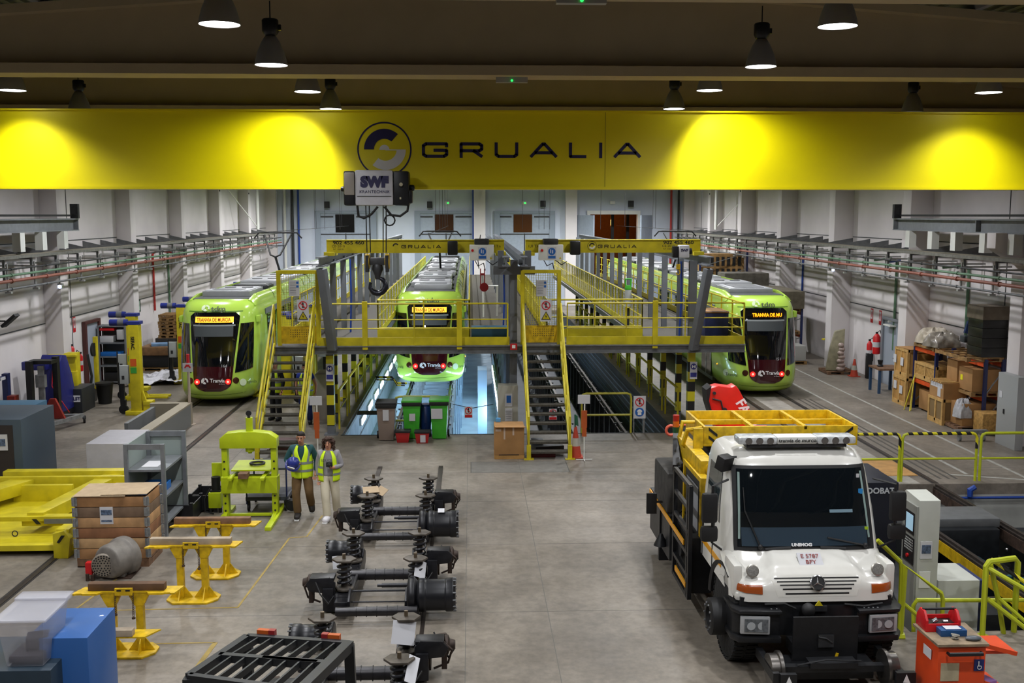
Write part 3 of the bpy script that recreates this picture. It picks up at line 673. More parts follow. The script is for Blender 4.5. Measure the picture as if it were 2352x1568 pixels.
g = MB(); rail_run(g, (-2.66, 30, PLZ), (-2.66, 62, PLZ), (1.08, .6), 1.3); rail_run(g, (-.04, 30, PLZ), (-.04, 62, PLZ), (1.08, .6), 1.3)
rail_run(g, (-2.66, 30, PLZ), (-.04, 30, PLZ), (1.08, .52, .28), 1.3); rail_run(g, (-5.27, 31, PLZ), (-5.27, 62, PLZ), (1.1, .6), 1.5)
g.build('track_guardrail', YEL, pf)
g = MB(); rail_run(g, (2.2, 30, PLZ), (2.2, 62, PLZ), (1.08, .6), .8); rail_run(g, (4.97, 30, PLZ), (4.97, 62, PLZ), (1.08, .6), .8)
rail_run(g, (2.2, 30, PLZ), (4.97, 30, PLZ), (1.08, .58, .3), 1.4); g.build('opening_guardrail', YEL, pf)
for px_ in (838, 1055, 1505):
    x = P(px_, 740, 28.1)[0]; g = MB(); g.bx(x-.07, x+.07, 28.06, 28.14, PLZ-.1, PLZ+1.2); g.build('gate_post', YEL, pf)
def meshy(name, c, sc):
    m = bpy.data.materials.new(name); m.use_nodes = True; nt = m.node_tree; b = nt.nodes['Principled BSDF']; b.inputs['Base Color'].default_value = srgb(c)
    tc = nt.nodes.new('ShaderNodeTexCoord'); br = nt.nodes.new('ShaderNodeTexBrick'); br.offset = 0; br.inputs['Scale'].default_value = sc; br.inputs['Mortar Size'].default_value = .055
    br.inputs['Brick Width'].default_value = 1; br.inputs['Row Height'].default_value = 1
    sx = nt.nodes.new('ShaderNodeSeparateXYZ'); cx_ = nt.nodes.new('ShaderNodeCombineXYZ'); ad = nt.nodes.new('ShaderNodeMath')
    nt.links.new(tc.outputs['Object'], sx.inputs[0]); nt.links.new(sx.outputs[0], ad.inputs[0]); nt.links.new(sx.outputs[1], ad.inputs[1]); nt.links.new(ad.outputs[0], cx_.inputs[0]); nt.links.new(sx.outputs[2], cx_.inputs[1])
    nt.links.new(cx_.outputs[0], br.inputs['Vector']); nt.links.new(br.outputs['Fac'], b.inputs['Alpha']); return m
MESHY = meshy('yellow_wire_mesh', '#b9b04a', 16)
g = MB()
for x in (-2.66, 2.2, 4.97): g.bx(x-.004, x+.004, 30.05, 62, PLZ+.2, PLZ+1.06)
g.build('mesh_panel', MESHY, pf, smooth=False)
# columns in three rows
POSTM = mat('platform_column', '#71757c', .5, .2, noise=.12, scale=3)
def column(x, y, top, lab, z0=0.0, band=True, slot=.16):
    t = thing('steel_column', lab, 'column', (x, y, z0), 'grey steel columns of the work platform')
    g = MB(); w = slot/2; g.bx(x-w, x+w, y-w, y-w+.02, 2.3 if band else z0, top); g.bx(x-w, x+w, y+w-.02, y+w, 2.3 if band else z0, top); g.bx(x-.012, x+.012, y-w, y+w, 2.3 if band else z0, top); g.build('shaft', POSTM, t)
    if band:
        g = MB(); g.bx(x-w, x+w, y-w, y+w, z0+.25, 2.2); g.build('hazard_bands', HAZY, t)
        g = MB(); g.bx(x-w, x+w, y-w, y+w, z0, z0+.25); g.bx(x-w*1.8, x+w*1.8, y-w*1.8, y+w*1.8, z0, z0+.03); g.bx(x-w, x+w, y-w, y+w, 2.2, 2.3); g.build('foot', POSTM, t)
    return t
for k in range(13):
    y = 30.3+2.45*k
    column(-3.96, y, 4.75, 'grey column with black and yellow bands in the row between left and middle trams')
    column(1.17, y, 4.4, 'grey column in the row right of the middle tram', z0=-1.75, slot=.12, band=False)
    column(6.1, y-.1, 4.75, 'grey column with black and yellow bands in the row beside the right tram')
column(-3.85, 28.5, 2.4, 'nearest banded column under the platform, left of the pit light wall', slot=.2); column(1.17, 28.55, 4.45, 'tall grey front column between the two small cranes', z0=0, band=False, slot=.2); column(6.15, 28.7, 4.75, 'nearest banded column at the right end beside the truck', slot=.2)
for x, lab in ((-3.85, 'leftmost'), (6.15, 'rightmost')):
    t = thing('safety_sign', 'round blue mandatory sign on the %s banded column' % lab, 'sign', (x, 28.35, 1.6))
    g = MB(); g.bx(x-.1, x+.1, 28.36, 28.38, 1.5, 1.98); g.build('board', PAPER, t)
    g = MB(); disc(g, (x, 28.36, 1.85), .085, n=20); g.bx(x-.085, x+.085, 28.352, 28.36, 1.56, 1.68); g.build('pictogram', mat('sign_navy', '#2b2f80', .5), t)
    g = MB(); g.bx(x-.05, x-.02, 28.345, 28.352, 1.81, 1.89); g.bx(x+.02, x+.05, 28.345, 28.352, 1.81, 1.89); g.bx(x-.05, x+.05, 28.345, 28.352, 1.84, 1.86); g.build('symbol', WINK, t)
t = thing('fire_sign', 'small red sign on the central platform column at deck level', 'sign', (1.17, 28.1, 2.2)); g = MB(); x_, _, z1_ = P(1172, 789, 28.0); x2_, _, z2_ = P(1188, 803, 28.0); g.bx(x_, x2_, 28.0, 28.02, z2_, z1_); g.build('board', ACCENT, t); g = MB(); g.bx(x_+.05, x2_-.05, 27.99, 28.0, z2_+.04, z1_-.04); g.build('symbol', WINK, t)
# splayed posts and runways of the small cranes
for a, b, lab in ((P(739, 617, 27.6), P(764, 803, 28.0), 'left'), (P(1627, 617, 27.6), P(1592, 803, 28.0), 'right')):
    g = MB(); g.bar(a, b, .24, .16); tag(g.build('splayed_post', POSTM, origin=b, bev=.01), 'leaning grey steel post at the %s front corner of the platform' % lab, 'post')
for x, lab in ((-3.95, 'left'), (.95, 'inner left'), (1.42, 'inner right'), (6.35, 'right')):
    g = MB(); g.bx(x-.09, x+.09, 27.5, 61, 4.88, 4.91); g.bx(x-.012, x+.012, 27.5, 61, 4.67, 4.9); g.bx(x-.09, x+.09, 27.5, 61, 4.65, 4.68)
    tag(g.build('light_crane_rail', POSTM, origin=(x, 27.5, 4.65)), 'grey steel rail carrying a small yellow crane, %s one' % lab, 'crane rail')
g = MB(); g.bx(.62, 1.75, 28.3, 28.5, 4.4, 4.62); g.bx(.74, .9, 28.25, 28.45, 4.6, 5.05); g.bx(1.48, 1.64, 28.25, 28.45, 4.6, 5.05); g.cyl((.95, 28.2, 4.8), (1.05, 28.2, 4.8), .06); g.cyl((1.3, 28.2, 4.75), (1.4, 28.2, 4.75), .07); g.rb((1.18, 28.3, 4.7), (.2, .15, .2))
tag(g.build('column_head_bracket', POSTM, origin=(1.17, 28.4, 4.4)), 'grey bracket with small motors on the tall front column', 'bracket')
for (pa, pb, ctl, lab, side) in ((750, 1158, 1106, 'left', 1), (1207, 1609, 1263, 'right', -1)):
    YC = 28.9; xa = P(pa, 565, YC)[0]; xb = P(pb, 565, YC)[0]
    t = thing('light_crane', 'small yellow bridge crane above the platform, %s of the pair' % lab, 'crane', ((xa+xb)/2, YC, 5.0))
    g = MB(); g.bx(xa, xb, YC, YC+.14, 4.99, 5.31); g.bx(xa, xb, YC-.05, YC+.19, 5.31, 5.33); g.bx(xa, xb, YC-.05, YC+.19, 4.97, 4.99); g.build('girder', YEL, t)
    wide_word(t, 'GRUALIA', *( (P(922, 565, YC)[0], P(1013, 565, YC)[0]) if side > 0 else (P(1373, 565, YC)[0], P(1462, 565, YC)[0])), P(1176, 566, YC)[2], .09, YC, BINK, [.13, .12, .12, .14, .1, .02, .14], .018)
    lx2 = P(909 if side > 0 else 1360, 565, YC)[0]; lz2 = P(1176, 565, YC)[2]
    g = MB(); disc(g, (lx2, YC, lz2), .085, .05, 30, 180, n=12); 
    if side < 0: disc(g, (lx2, YC, lz2), .13, .12, n=24)
    g.build('logo', BINK, t)
    if side < 0: g = MB(); disc(g, (lx2, YC, lz2), .085, .04, 200, 360, n=12); g.build('logo_arc', WINK, t)
    xt = (xa+.6) if side > 0 else (xb-.62)
    text('902 455 460', .125, (xt, YC-.003, 5.245), t, BINK, xs=1.35, bold=.003); text('CE-2010', .085, (xt-.28*1, YC-.003, 5.15), t, BINK, xs=1.2); text('Nº 15010', .06, (xt-.28, YC-.003, 5.07), t, BINK, xs=1.2)
    x = P(ctl, 578, YC)[0]
    g = MB(); g.bx(x-.33, x+.33, YC-.45, YC-.2, 4.78, 5.2); g.build('control_box', WHITE, t, bev=.01)
    g = MB(); g.bx(x-.2, x+.2, YC-.4, YC+.1, 5.2, 5.36); g.build('trolley_motor', DGREY, t, bev=.03)
    g = MB(); disc(g, (x+.02, YC-.455, 5.02), .1, n=24); g.bx(x-.08, x+.12, YC-.46, YC-.455, 4.83, 4.9); g.build('mandatory_sign', SBLUE, t)
    g = MB(); g.bx(x-.1, x+.14, YC-.455, YC-.45, 4.81, 5.14); g.build('sign_card', PAPER, t)
    g = MB(); g.bx(x-.02, x+.0, YC-.465, YC-.46, 4.98, 5.08); g.bx(x+.03, x+.05, YC-.465, YC-.46, 4.97, 5.06); g.build('symbol', WINK, t)
    g = MB(); g.prism([(x+.22, 4.82), (x+.28, 4.82), (x+.25, 4.88)], 'y', YC-.456, YC-.45); g.build('warning_sticker', YEL, t)
    g = MB(); g.cyl((x-.25, YC-.48, 5.05), (x-.25, YC-.45, 5.05), .035); g.build('stop_button', RED, t)
    mx_ = P(1040 if side > 0 else 1319, 570, YC)[0]
    g = MB(); g.bx(mx_-.14, mx_+.14, YC-.35, YC-.1, 4.92, 5.3); g.build('hoist_unit', BLKM, t, bev=.04); text('1,0 Tn', .1, ((xb-.25) if side > 0 else (xa+.22), YC-.003, 5.15), t, BINK, xs=1.2)
    g = MB(); 
    for xx in (xa+.1, xb-.1): g.bx(xx-.14, xx+.14, YC-.3, YC+.5, 4.9, 5.0)
    g.build('end_carriage', YEL, t)
    g = MB(); g.tube([(x-.2, YC-.3, 4.8), (x-.1, YC-.3, 4.62), (x+.05, YC-.3, 4.7), (x+.1, YC-.3, 4.5)], .012, 6); g.tube([(x+.1, YC-.3, 4.8), (x+.3, YC-.3, 4.65), (x+.45, YC-.3, 4.75)], .012, 6); g.build('loose_cable', BLACK, t)
x, y, z = P(1567, 577, 28.5)
t = thing('chain_hoist', 'small white hoist with navy letters on the right small crane', 'hoist', (x, y, z-.17))
g = MB(); g.bx(x-.12, x+.16, y-.2, y+.1, z-.17, z+.17); g.build('housing', mat('hoist_white', '', 1), t, bev=.03)
g = MB(); g.bx(x-.28, x-.12, y-.15, y+.08, z-.17, z+.14); g.cyl((x+.16, y, z), (x+.26, y, z), .09); g.build('motor', BLKM, t, bev=.02)
text('SWF', .1, (x+.02, y-.21, z+.03), t, INK, bold=.004)
g = MB(); g.cyl((x-.1, y, z-.17), (x-.1, y, z-.5), .012, n=6); g.build('chain', BLACK, t); g = MB(); g.tube([(x-.1+.05*math.cos(a), y, z-.57+.07*math.sin(a)) for a in [1.5-.45*i for i in range(11)]], .018, 6); g.rb((x-.1, y, z-.42), (.1, .08, .14)); g.build('hook', YEL2, t)
# hoist rope of the left small crane and red reel
x, y, z = P(1108, 640, 31); t = thing('hose_reel', 'red hose reel hanging above the walkway right of the middle tram', 'hose reel', (x, y, z-.5))
g = MB(); g.bx(x-.07, x-.04, y, y+.08, z-.2, z+.3); g.bx(x+.05, x+.08, y, y+.08, z-.2, z+.3); g.bx(x-.07, x+.08, y, y+.08, z+.1, z+.16); g.lathe([(.0, -.05), (.13, -.05), (.13, .05), (0, .05)], (x+.05, y, z-.25), 20, (0, 1, 0)); g.build('reel', mat('dull_red', '#8a1820', .5), t); g = MB(); g.tube([(x-.1, y, z+.3), (x-.15, y, z+.7), (x-.05, y, z+1.3)], .015, 6); g.build('hose', BLACK, t)
g = MB(); g.bx(*sorted((P(1083, 757, 29)[0], 1.05)), 29, 29.5, PLZ, PLZ+.4)
solo(g, 'storage_chest', mat('teal_chest', '#1f4658', .5), 'teal blue chest on the platform right of the middle tram', 'chest', bev=.01)
xx = P(1620, 740, 29.4)[0]; g = MB(); g.bx(xx, 7.35, 29.4, 30.6, PLZ+.05, PLZ+.72); g.mt(1).bx(xx-.01, 7.36, 29.39, 30.61, PLZ+.72, PLZ+.78); g.mt(1).bx(xx+.02, xx+.1, 29.4, 30.6, PLZ, PLZ+.05)
solo(g, 'tool_chest', [NAVY, CARD], 'dark blue box with tan lid on the platform at the right end', 'chest', bev=.01)
for px_, py_, nm, lab in ((1443, 650, 'gas_bottle', 'green and white bottle'),):
    x, y, z = P(px_, py_, 31.5); t = thing('gas_bottle', 'green topped grey bottle standing on platform rail side, right of the open bay', 'bottle', (x, y, PLZ))
    g = MB(); g.cyl((x, y, PLZ+.75), (x, y, PLZ+1.25), .1); g.build('body', mat('bottle_grey', '#b9bec2', .4), t); g = MB(); g.lathe([(.1, 0), (.11, .06), (.09, .1), (.09, .14)], (x, y, PLZ+1.25)); g.tube([(x-.08, y, PLZ+1.38), (x-.08, y, PLZ+1.58), (x+.08, y, PLZ+1.58), (x+.08, y, PLZ+1.38)], .025, 6); g.build('cap', GREEN, t); g = MB(); g.cyl((x, y, PLZ), (x, y, PLZ+.7), .05); g.build('stand', DGREY, t)
# little white step rack on the far walkway
g = MB(); xa, ya, za = P(1110, 656, 36); xb = P(1142, 656, 36)[0]
g.tube([(xa, 36, PLZ), (xa, 36, za), (xb, 36, za), (xb, 36.4, PLZ)], .03, 6); solo(g, 'tube_rack', WHITE, 'white tube frame standing on the walkway right of the middle tram', 'frame')
# blue supply hose
for x, y, lab in ((6.0-.02, 29.5, 'right'), (-3.6, 31.5, 'left'), (.95, 30, 'middle')):
    g = MB(); g.tube([(x, y, 4.7), (x+.02, y, 3.6), (x-.02, y, PLZ)], .03, 6); tag(g.build('blue_hose', BLUE, origin=(x, y, PLZ)), 'blue hose hanging down beside the %s column row' % lab, 'hose')
# ================================================================ STAIRS
def prohib(t, x, z, y, r, fig=True):
    g = MB(); disc(g, (x, y, z), r, r*.8, n=28); g.rb((x, y-.003, z), (r*1.7, .005, r*.2), ry=PI/4); g.build('red_ring', ACCENT, t)
    g = MB(); g.rb((x+.0, y-.001, z-.02*r), (r*.35, .004, r*1.0)); g.sph((x, y-.002, z+.55*r), (r*.18, .004, r*.18), 8, 6); g.build('figure', BINK, t)
def stair(x0, x1, yb, yt, zt, lab, nst=12):
    t = thing('steel_staircase', lab, 'staircase', ((x0+x1)/2, yb, 0))
    g = MB()
    for x in (x0, x1):
        g.bar((x, yb, .12), (x, yt, zt+.02), .04, .2); g.bx(x-.05, x+.05, yb-.06, yb+.06, 0, .35); g.bx(x-.12, x+.12, yb-.1, yb+.1, 0, .02)
    g.build('stringer', YEL, t)
    for k in range(nst):
        s = (k+.5)/nst; y = yb+(yt-yb)*s; z = zt*(k+1)/(nst+1)
        g = MB(); g.bx(x0+.03, x1-.03, y-.13, y+.13, z-.03, z); g.bx(x0+.03, x1-.03, y-.13, y-.12, z-.05, z); g.build('tread', GRATE, t)
    for x in (x0, x1):
        g = MB(); g.tube([(x, yb+.02, 1.02), (x, yt, zt+1.12)], .03, 8); g.tube([(x, yb+.1, .7), (x, yt, zt+.6)], .02, 6)
        for s in (0, .33, .66, 1): y = yb+(yt-yb)*s; z = zt*s; g.cyl((x, y+.02, z), (x, y+.02, z+1.07), .028, n=8)
        g.build('handrail', YEL, t)
    return t
stair(1.42, 2.44, 25.3, 28.15, PLZ, 'yellow railed steel staircase right of centre beside the cardboard box')
stair(-5.28, -4.22, 25.5, 28.15, PLZ, 'yellow railed steel staircase behind the green press and the left tram')
def portal(x0, x1, lab, sx1, sx2, lower=True):
    t = thing('stair_gate', lab, 'gate', ((x0+x1)/2, 28.3, PLZ))
    g = MB(); g.bx(x0-.05, x0+.05, 28.25, 28.35, PLZ, 4.52); g.bx(x1-.05, x1+.05, 28.25, 28.35, PLZ, 4.52); g.bx(x0, x1, 28.25, 28.35, 4.44, 4.53); g.build('frame', YEL, t)
    g = MB(); g.bx(x0+.03, x1-.05, 28.27, 28.29, PLZ+.05, PLZ+.52); g.build('kick_plate', YEL2, t)
    g = MB()
    for i in range(10):
        for j in range(4): g.cyl((x0+.3+i*.06, 28.262, PLZ+.24+j*.06), (x0+.3+i*.06, 28.27, PLZ+.24+j*.06), .012, n=6)
    g.build('perforation', DGREY, t)
    g = MB(); g.bx(x0+.05, x1-.05, 28.3, 28.304, PLZ+.52, 4.44 if lower else 4.44); g.build('mesh_panel', MESHY, t, smooth=False)
    return t
portal(P(1200, 700, 28.3)[0], P(1284, 700, 28.3)[0], 'yellow meshed gate frame at the top of the right staircase', 0, 0)
portal(P(641, 700, 28.3)[0], P(730, 700, 28.3)[0], 'yellow meshed gate frame at the top of the left staircase', 0, 0)
for (a, b, nm) in ((1232, 1256, 'right'), (663, 688, 'left')):
    x0_, _, z1_ = P(a, 643, 28.2); x1_, _, z0_ = P(b, 680, 28.2)
    t = thing('notice_board', 'white text notice on the %s stair gate' % nm, 'notice', ((x0_+x1_)/2, 28.2, z0_))
    g = MB(); g.bx(x0_, x1_, 28.2, 28.21, z0_, z1_); g.build('board', PAPER, t)
    g = MB(); 
    for k in range(8): g.bx(x0_+.03, x0_+.19, 28.195, 28.2, z1_-.06-k*.045, z1_-.05-k*.045)
    g.build('printed_lines', mat('print_grey', '#8d8d92', .8), t); g = MB(); g.bx(x1_-.08, x1_-.02, 28.195, 28.2, z1_-.1, z1_-.04); g.bx(x1_-.08, x1_-.02, 28.195, 28.2, z1_-.2, z1_-.14); g.build('blue_icon', SBLUE, t)
for (a, b, nm) in ((1241, 1267, 'right'), (682, 710, 'left')):
    x0_, _, z1_ = P(a, 688, 28.15); x1_, _, z0_ = P(b, 738, 28.15); c = (x0_+x1_)/2
    t = thing('danger_sign', 'white sign with no entry ring and yellow lightning triangle, %s gate' % nm, 'sign', (c, 28.15, z0_))
    g = MB(); g.bx(x0_, x1_, 28.15, 28.16, z0_, z1_); g.build('board', PAPER, t)
    prohib(t, c, z1_-.16, 28.15, .12)
    g = MB(); g.prism([(c-.13, z0_+.05), (c+.13, z0_+.05), (c, z0_+.28)], 'y', 28.142, 28.15); g.build('triangle', BINK, t)
    g = MB(); g.prism([(c-.1, z0_+.068), (c+.1, z0_+.068), (c, z0_+.245)], 'y', 28.138, 28.142); g.build('triangle_fill', YEL, t)
    g = MB(); g.prism([(c+.01, z0_+.2), (c-.03, z0_+.13), (c-.0, z0_+.135), (c-.01, z0_+.08), (c+.03, z0_+.15), (c+.0, z0_+.145)], 'y', 28.134, 28.138); g.build('lightning_bolt', BINK, t)
# ================================================================ TRAMS
TT = [(.2, 1.04, .34, 1.2), (.32, 1.15, .12, 1.3), (.55, 1.2, .0, 1.35), (.9, 1.225, .01, 1.4), (1.3, 1.235, .09, 1.4), (2.0, 1.235, .28, 1.3), (2.6, 1.22, .46, 1.2), (2.92, 1.2, .58, 1.15), (3.1, 1.14, .70, 1.1), (3.22, 1.05, .86, 1.0), (3.3, .93, 1.1, .9)]
def tt(z):
    if z <= TT[0][0]: return TT[0][1:]
    for a, b in zip(TT, TT[1:]):
        if z <= b[0]:
            k = (z-a[0])/(b[0]-a[0]); return tuple(a[i]+(b[i]-a[i])*k for i in (1, 2, 3))
    return TT[-1][1:]
def tsurf(s, z, off=0.):
    w, yf, d = tt(z); w += off; yf -= off; sg = 1 if s >= 0 else -1; a = abs(s)
    if a <= 1: th = a*PI/2; return (sg*w*math.sin(th)**.77, yf+d-(d)*math.cos(th)**.77, z)
    return (sg*w, yf+d+(a-1), z)
def tsx(x, z, off=0.):
    w, yf, d = tt(z); q = min(.999, abs(x)/w); th = math.asin(q**(1/.77)); return (x, yf-off+d-d*math.cos(th)**.77, z)
AMB = mat('amber_display', (1.0, .30, .0), .5, emit=3.5); AMBD = mat('amber_display_glow', (1.0, .45, .03), .5, emit=2.6); AMBB = mat('amber_display_text', (.30, .05, .0), .5)
TAIL = mat('tail_lamp', (1.0, .008, .006), .4, emit=7); TAILC = mat('tail_lamp_core', (1.0, .12, .09), .4, emit=9)
ROOFG = mat('roof_unit_grey', '#a4a6aa', .45, noise=.12, scale=3)
def tram(cx, y0, num, lab, disp, nseg=1, amber=True, side=0):
    t = thing('tram', lab, 'tram', (cx, y0, 0), 'lime green trams')
    def T(p): return (p[0]+cx, p[1]+y0, p[2])
    g = MB(); rings = []; zs = [.2, .32, .45, .55, .7, .9, 1.1, 1.3, 1.65, 2.0, 2.3, 2.6, 2.78, 2.92, 3.02, 3.1, 3.17, 3.22, 3.27, 3.3]
    YE = 31.0
    for z in zs:
        ss = [-1+i/14 for i in range(29)]; r = [T(tsurf(s, z)) for s in ss]; w = tt(z)[0]
        r = [T((-w, YE, z))]+r+[T((w, YE, z))]; rings.append(r)
    g.loft(rings); body = g.build('body', LIME, t)
    def hw(z):
        h = .56+(z-.5)*(.22/2.3); 
        if z > 2.78: k = min(1, (z-2.78)/.17); h -= .2*(1-math.sqrt(max(0, 1-k*k)))
        if z < .78: k = min(1, (.78-z)/.3); h *= math.sqrt(max(0.0, 1-k*k*.93))
        return h
    def patch(z0, z1, m, nm, nz=14, off=.012):
        g = MB(); g.grid(lambda u, z: T(tsx(u*hw(z), z, off)), (-1, 1), (z0, z1), 20, nz); return g.build(nm, m, t)
    patch(1.28, 2.945, GLASS, 'windscreen'); patch(.5, 1.28, MAROON, 'nose_panel')
    g = MB(); g.grid(lambda u, z: T(tsx(u, z, .02)), (-.6, .6), (2.2, 2.52), 8, 2); g.build('sun_blind', mat('blind_grey', '#3e4447', .5), t)
    g = MB(); g.grid(lambda u, z: T(tsx(u, z, .024)), (-.66, .66), (2.52, 2.57), 8, 1); g.build('blind_rail', mat('blind_rail', '#8b9294', .5), t)
    dx = .6 if amber else .3
    yd = tsx(0, 2.72, .03)[1]
    if amber: g = MB(); g.grid(lambda u, z: T(tsx(u, z, .03)), (-.6, .6), (2.635, 2.81), 8, 1); d = g.build('destination_display', AMBD, t)
    text(disp, .165, (cx+(0 if amber else .06), y0+yd-.03, 2.72), t, AMBB if amber else AMB, name='display_text', xs=.66 if amber else .8, rot=(PI/2-.27, 0, 0), bold=.004)
    # cab side windows
    for s in (-1, 1):
        g = MB(); 
        def sw(u, v):
            z = 1.18+(2.6-1.18)*v; lo = .30+.09*v; hi = .70+.02*v; return T(tsurf(s*(lo+(hi-lo)*u), z-(.1*(1-u)*(1-v)), .012))
        g.grid(sw, (0, 1), (0, 1), 16, 8); g.build('cab_side_window', GLASS, t)
        g = MB(); g.lathe([(.085, 0), (.1, .02), (.06, .035), (0, .035)], T(tsx(s*.70, .84, -.005)), 18, (s*.35, -1, 0)); g.build('round_lamp', mat('lamp_bezel', '#53301f', .25, .5), t)
        g = MB(); c = T(tsx(s*.48, .81, .015)); g.lathe([(.085, 0), (.08, .02), (0, .025)], c, 12, (0, -1, 0)); l = g.build('tail_light', TAIL, t)
        g = MB(); g.lathe([(.045, 0), (0, .015)], (c[0], c[1]-.02, c[2]), 10, (0, -1, 0)); g.build('tail_light_core', TAILC, l)
        # side window band, doors
        ya = 2.75
        for k in range(12):
            w_ = 2.1 if k % 3 else 1.5
            if ya+w_ > 30.5: break
            g = MB(); g.bx(*sorted((cx+s*1.22, cx+s*1.245)), y0+ya, y0+ya+w_, 1.05 if k % 3 else .35, 2.7); g.build('side_window' if k % 3 else 'door', GLASS, t)
            if k % 3 == 0:
                g = MB(); g.bx(*sorted((cx+s*1.24, cx+s*1.255)), y0+ya+w_/2-.02, y0+ya+w_/2+.02, .35, 2.7); g.bx(*sorted((cx+s*1.24, cx+s*1.255)), y0+ya+.08, y0+ya+.11, .9, 1.8); g.build('door_edge', WHITE, t)
            ya += w_+.25
        g = MB(); g.bx(*sorted((cx+s*1.21, cx+s*1.24)), y0+2.5, y0+30.8, 2.72, 2.9); g.bx(*sorted((cx+s*1.2, cx+s*1.236)), y0+2.5, y0+30.8, .22, .34); g.build('side_trim', mat('tram_trim_grey', '#6d7274', .5), t)
        g = MB(); x_, y_, z_ = T(tsurf(s*.92, 2.68, .02)); g.rb((x_, y_, z_), (.12, .5, .22)); g.build('mirror_camera_cover', LIME, t, bev=.04)
        g = MB(); q = T(tsurf(s*1.5, .9, .01)); g.rb(q, (.02, .03, .04)); g.build('side_marker', mat('amber_marker', (1, .4, .02), .4, emit=3), t)
        x_, y_, z_ = tsurf(s*.78, .72, .014)
        if side == s or side == 0:
            ang = s*1.12
            text('Tranvía', .15, T(tsurf(s*.62, .74, .045)), t, mat('dark_green_ink', '#2b3a22', .5), rot=(PI/2, 0, s*.75))
            g = MB(); c = T(tsurf(s*(.46 if s > 0 else .80), .76, .01)); g.lathe([(.11, 0), (.11, .02)], c, 18, (s*(.6 if s > 0 else 1.6), -1, 0)); g.build('side_logo', mat('pale_logo', '#dff0c8', .5), t)
    g = MB(); g.grid(lambda u, z: T(tsx(u, z, .01)), (-.85, .85), (2.955, 2.985), 10, 1); g.grid(lambda u, v: T(tsx(u, .42-.05*math.cos(u*1.6)+v, .008)), (-.95, .95), (0, .012), 12, 1); g.build('panel_gap', mat('gap_green', '#4f7a10', .6), t)
    lz = 3.07; c = T(tsx(-.1, lz, .03))
    text('tdm', .26, (cx+.12, y0+tsx(0, 3.05, .075)[1], 3.055), t, mat('dark_green_ink', '', 1), rot=(PI/2-.62, 0, 0), xs=1.1, bold=.004)
    text('tranvía de murcia', .055, (cx+.12, y0+tsx(0, 2.97, .04)[1], 2.985), t, mat('dark_green_ink', '', 1), rot=(PI/2-.5, 0, 0))
    def swirl(x, z, r, m, tilt, nm):
        yy = y0+tsx(x, z, .07)[1]; g = MB(); q = Vector((cx+x, yy, z))
        for (a0, a1, r0, r1) in ((100, 215, .25, 1), (-20, 85, .55, 1), (225, 300, .2, .8)): disc(g, (0, 0, 0), r*r1, r*r0, a0, a1, 14)
        R = Matrix.Rotation(-tilt, 3, 'X'); g.v = [tuple(R @ Vector(v)+q) for v in g.v]; g.build(nm, m, t)
    swirl(-.28, 3.07, .13, mat('pale_logo', '', 1), .6, 'roof_logo'); swirl(-.22, .84, .11, WINK, 0, 'nose_logo')
    text('Tranvía', .17, (cx+.16, y0+tsx(0, .85, .03)[1], .85), t, WINK, bold=.003, sp=.9); text('de Murcia', .045, (cx+.3, y0+tsx(0, .75, .03)[1], .75), t, WINK)
    text(num, .13, (cx+.36, y0+tsx(.36, 1.32, .04)[1], 1.3), t, mat('number_grey', '#b9bcc0', .5), rot=(PI/2-.1, 0, 0))
    # roof equipment
    rnd = random.Random(int(num)); y = 2.4; k = 0
    g = MB(); g.bx(cx-.9, cx+.9, y0+1.5, y0+30.6, 3.28, 3.31); g.build('roof_deck', mat('roof_dark', '#34363a', .7), t)
    for s in (-1, 1):
        g = MB(); sec = lambda y, k: [(cx+s*.9, y, 3.15), (cx+s*(1.14), y, 3.1), (cx+s*(1.12), y, 3.12+.1*k), (cx+s*1.06, y, 3.2+.12*k), (cx+s*.98, y, 3.27+.14*k), (cx+s*.9, y, 3.28+.14*k)]
        g.loft([sec(y0+1.35, 0.02), sec(y0+1.8, .55), sec(y0+2.3, 1), sec(y0+30.6, 1)]); g.build('roof_cowling', LIME, t, bev=.02)
        g = MB()
        for yy in (4.6, 6.4, 11.2, 13.0, 18.2, 20.0, 25.0): g.loft([[(p[0]+s*.006*(i > 0), y0+yy+q, p[2]+.006) for i, p in enumerate(sec(0, 1))] for q in (0, .05)])
        g.build('cowling_seam', BLACK, t)
    while y < 29:
        ln = rnd.choice((1.0, 1.5, 2.1)); hh = .12+.08*rnd.random(); w_ = .62+.16*rnd.random(); ofs = rnd.uniform(-.08, .08)
        g = MB(); g.bx(cx-w_+ofs, cx+w_+ofs, y0+y, y0+y+ln, 3.31, 3.31+hh); g.bx(cx-w_+ofs+.06, cx+w_+ofs-.06, y0+y+.06, y0+y+ln-.06, 3.31+hh, 3.33+hh)
        ru = g.build('roof_unit', ROOFG if k % 4 != 2 else DGREY, t, bev=.02)
        g = MB(); 
        if k % 2: g.cyl((cx+ofs-.3, y0+y+ln/2, 3.33+hh), (cx+ofs-.3, y0+y+ln/2, 3.36+hh), .2, n=14); g.cyl((cx+ofs+.3, y0+y+ln/2, 3.33+hh), (cx+ofs+.3, y0+y+ln/2, 3.36+hh), .2, n=14)
        else: g.bx(cx+ofs-.5, cx+ofs+.5, y0+y+.2, y0+y+ln-.2, 3.33+hh, 3.345+hh)
        g.build('unit_grille', GREY, ru)
        y += ln+.18+.5*rnd.random(); k += 1
    g = MB()
    for y in (1.2, 2.9, 12, 13.7, 24, 25.7):
        for s in (-1, 1): g.cyl((cx+s*.7, y0+y+1, .3), (cx+s*.84, y0+y+1, .3), .3, n=18)
    g.build('wheel', RUST, t)
    g = MB(); g.bx(cx-.8, cx+.8, y0+1.2, y0+30, .12, .24); g.build('underframe', BLACK, t)
    return t
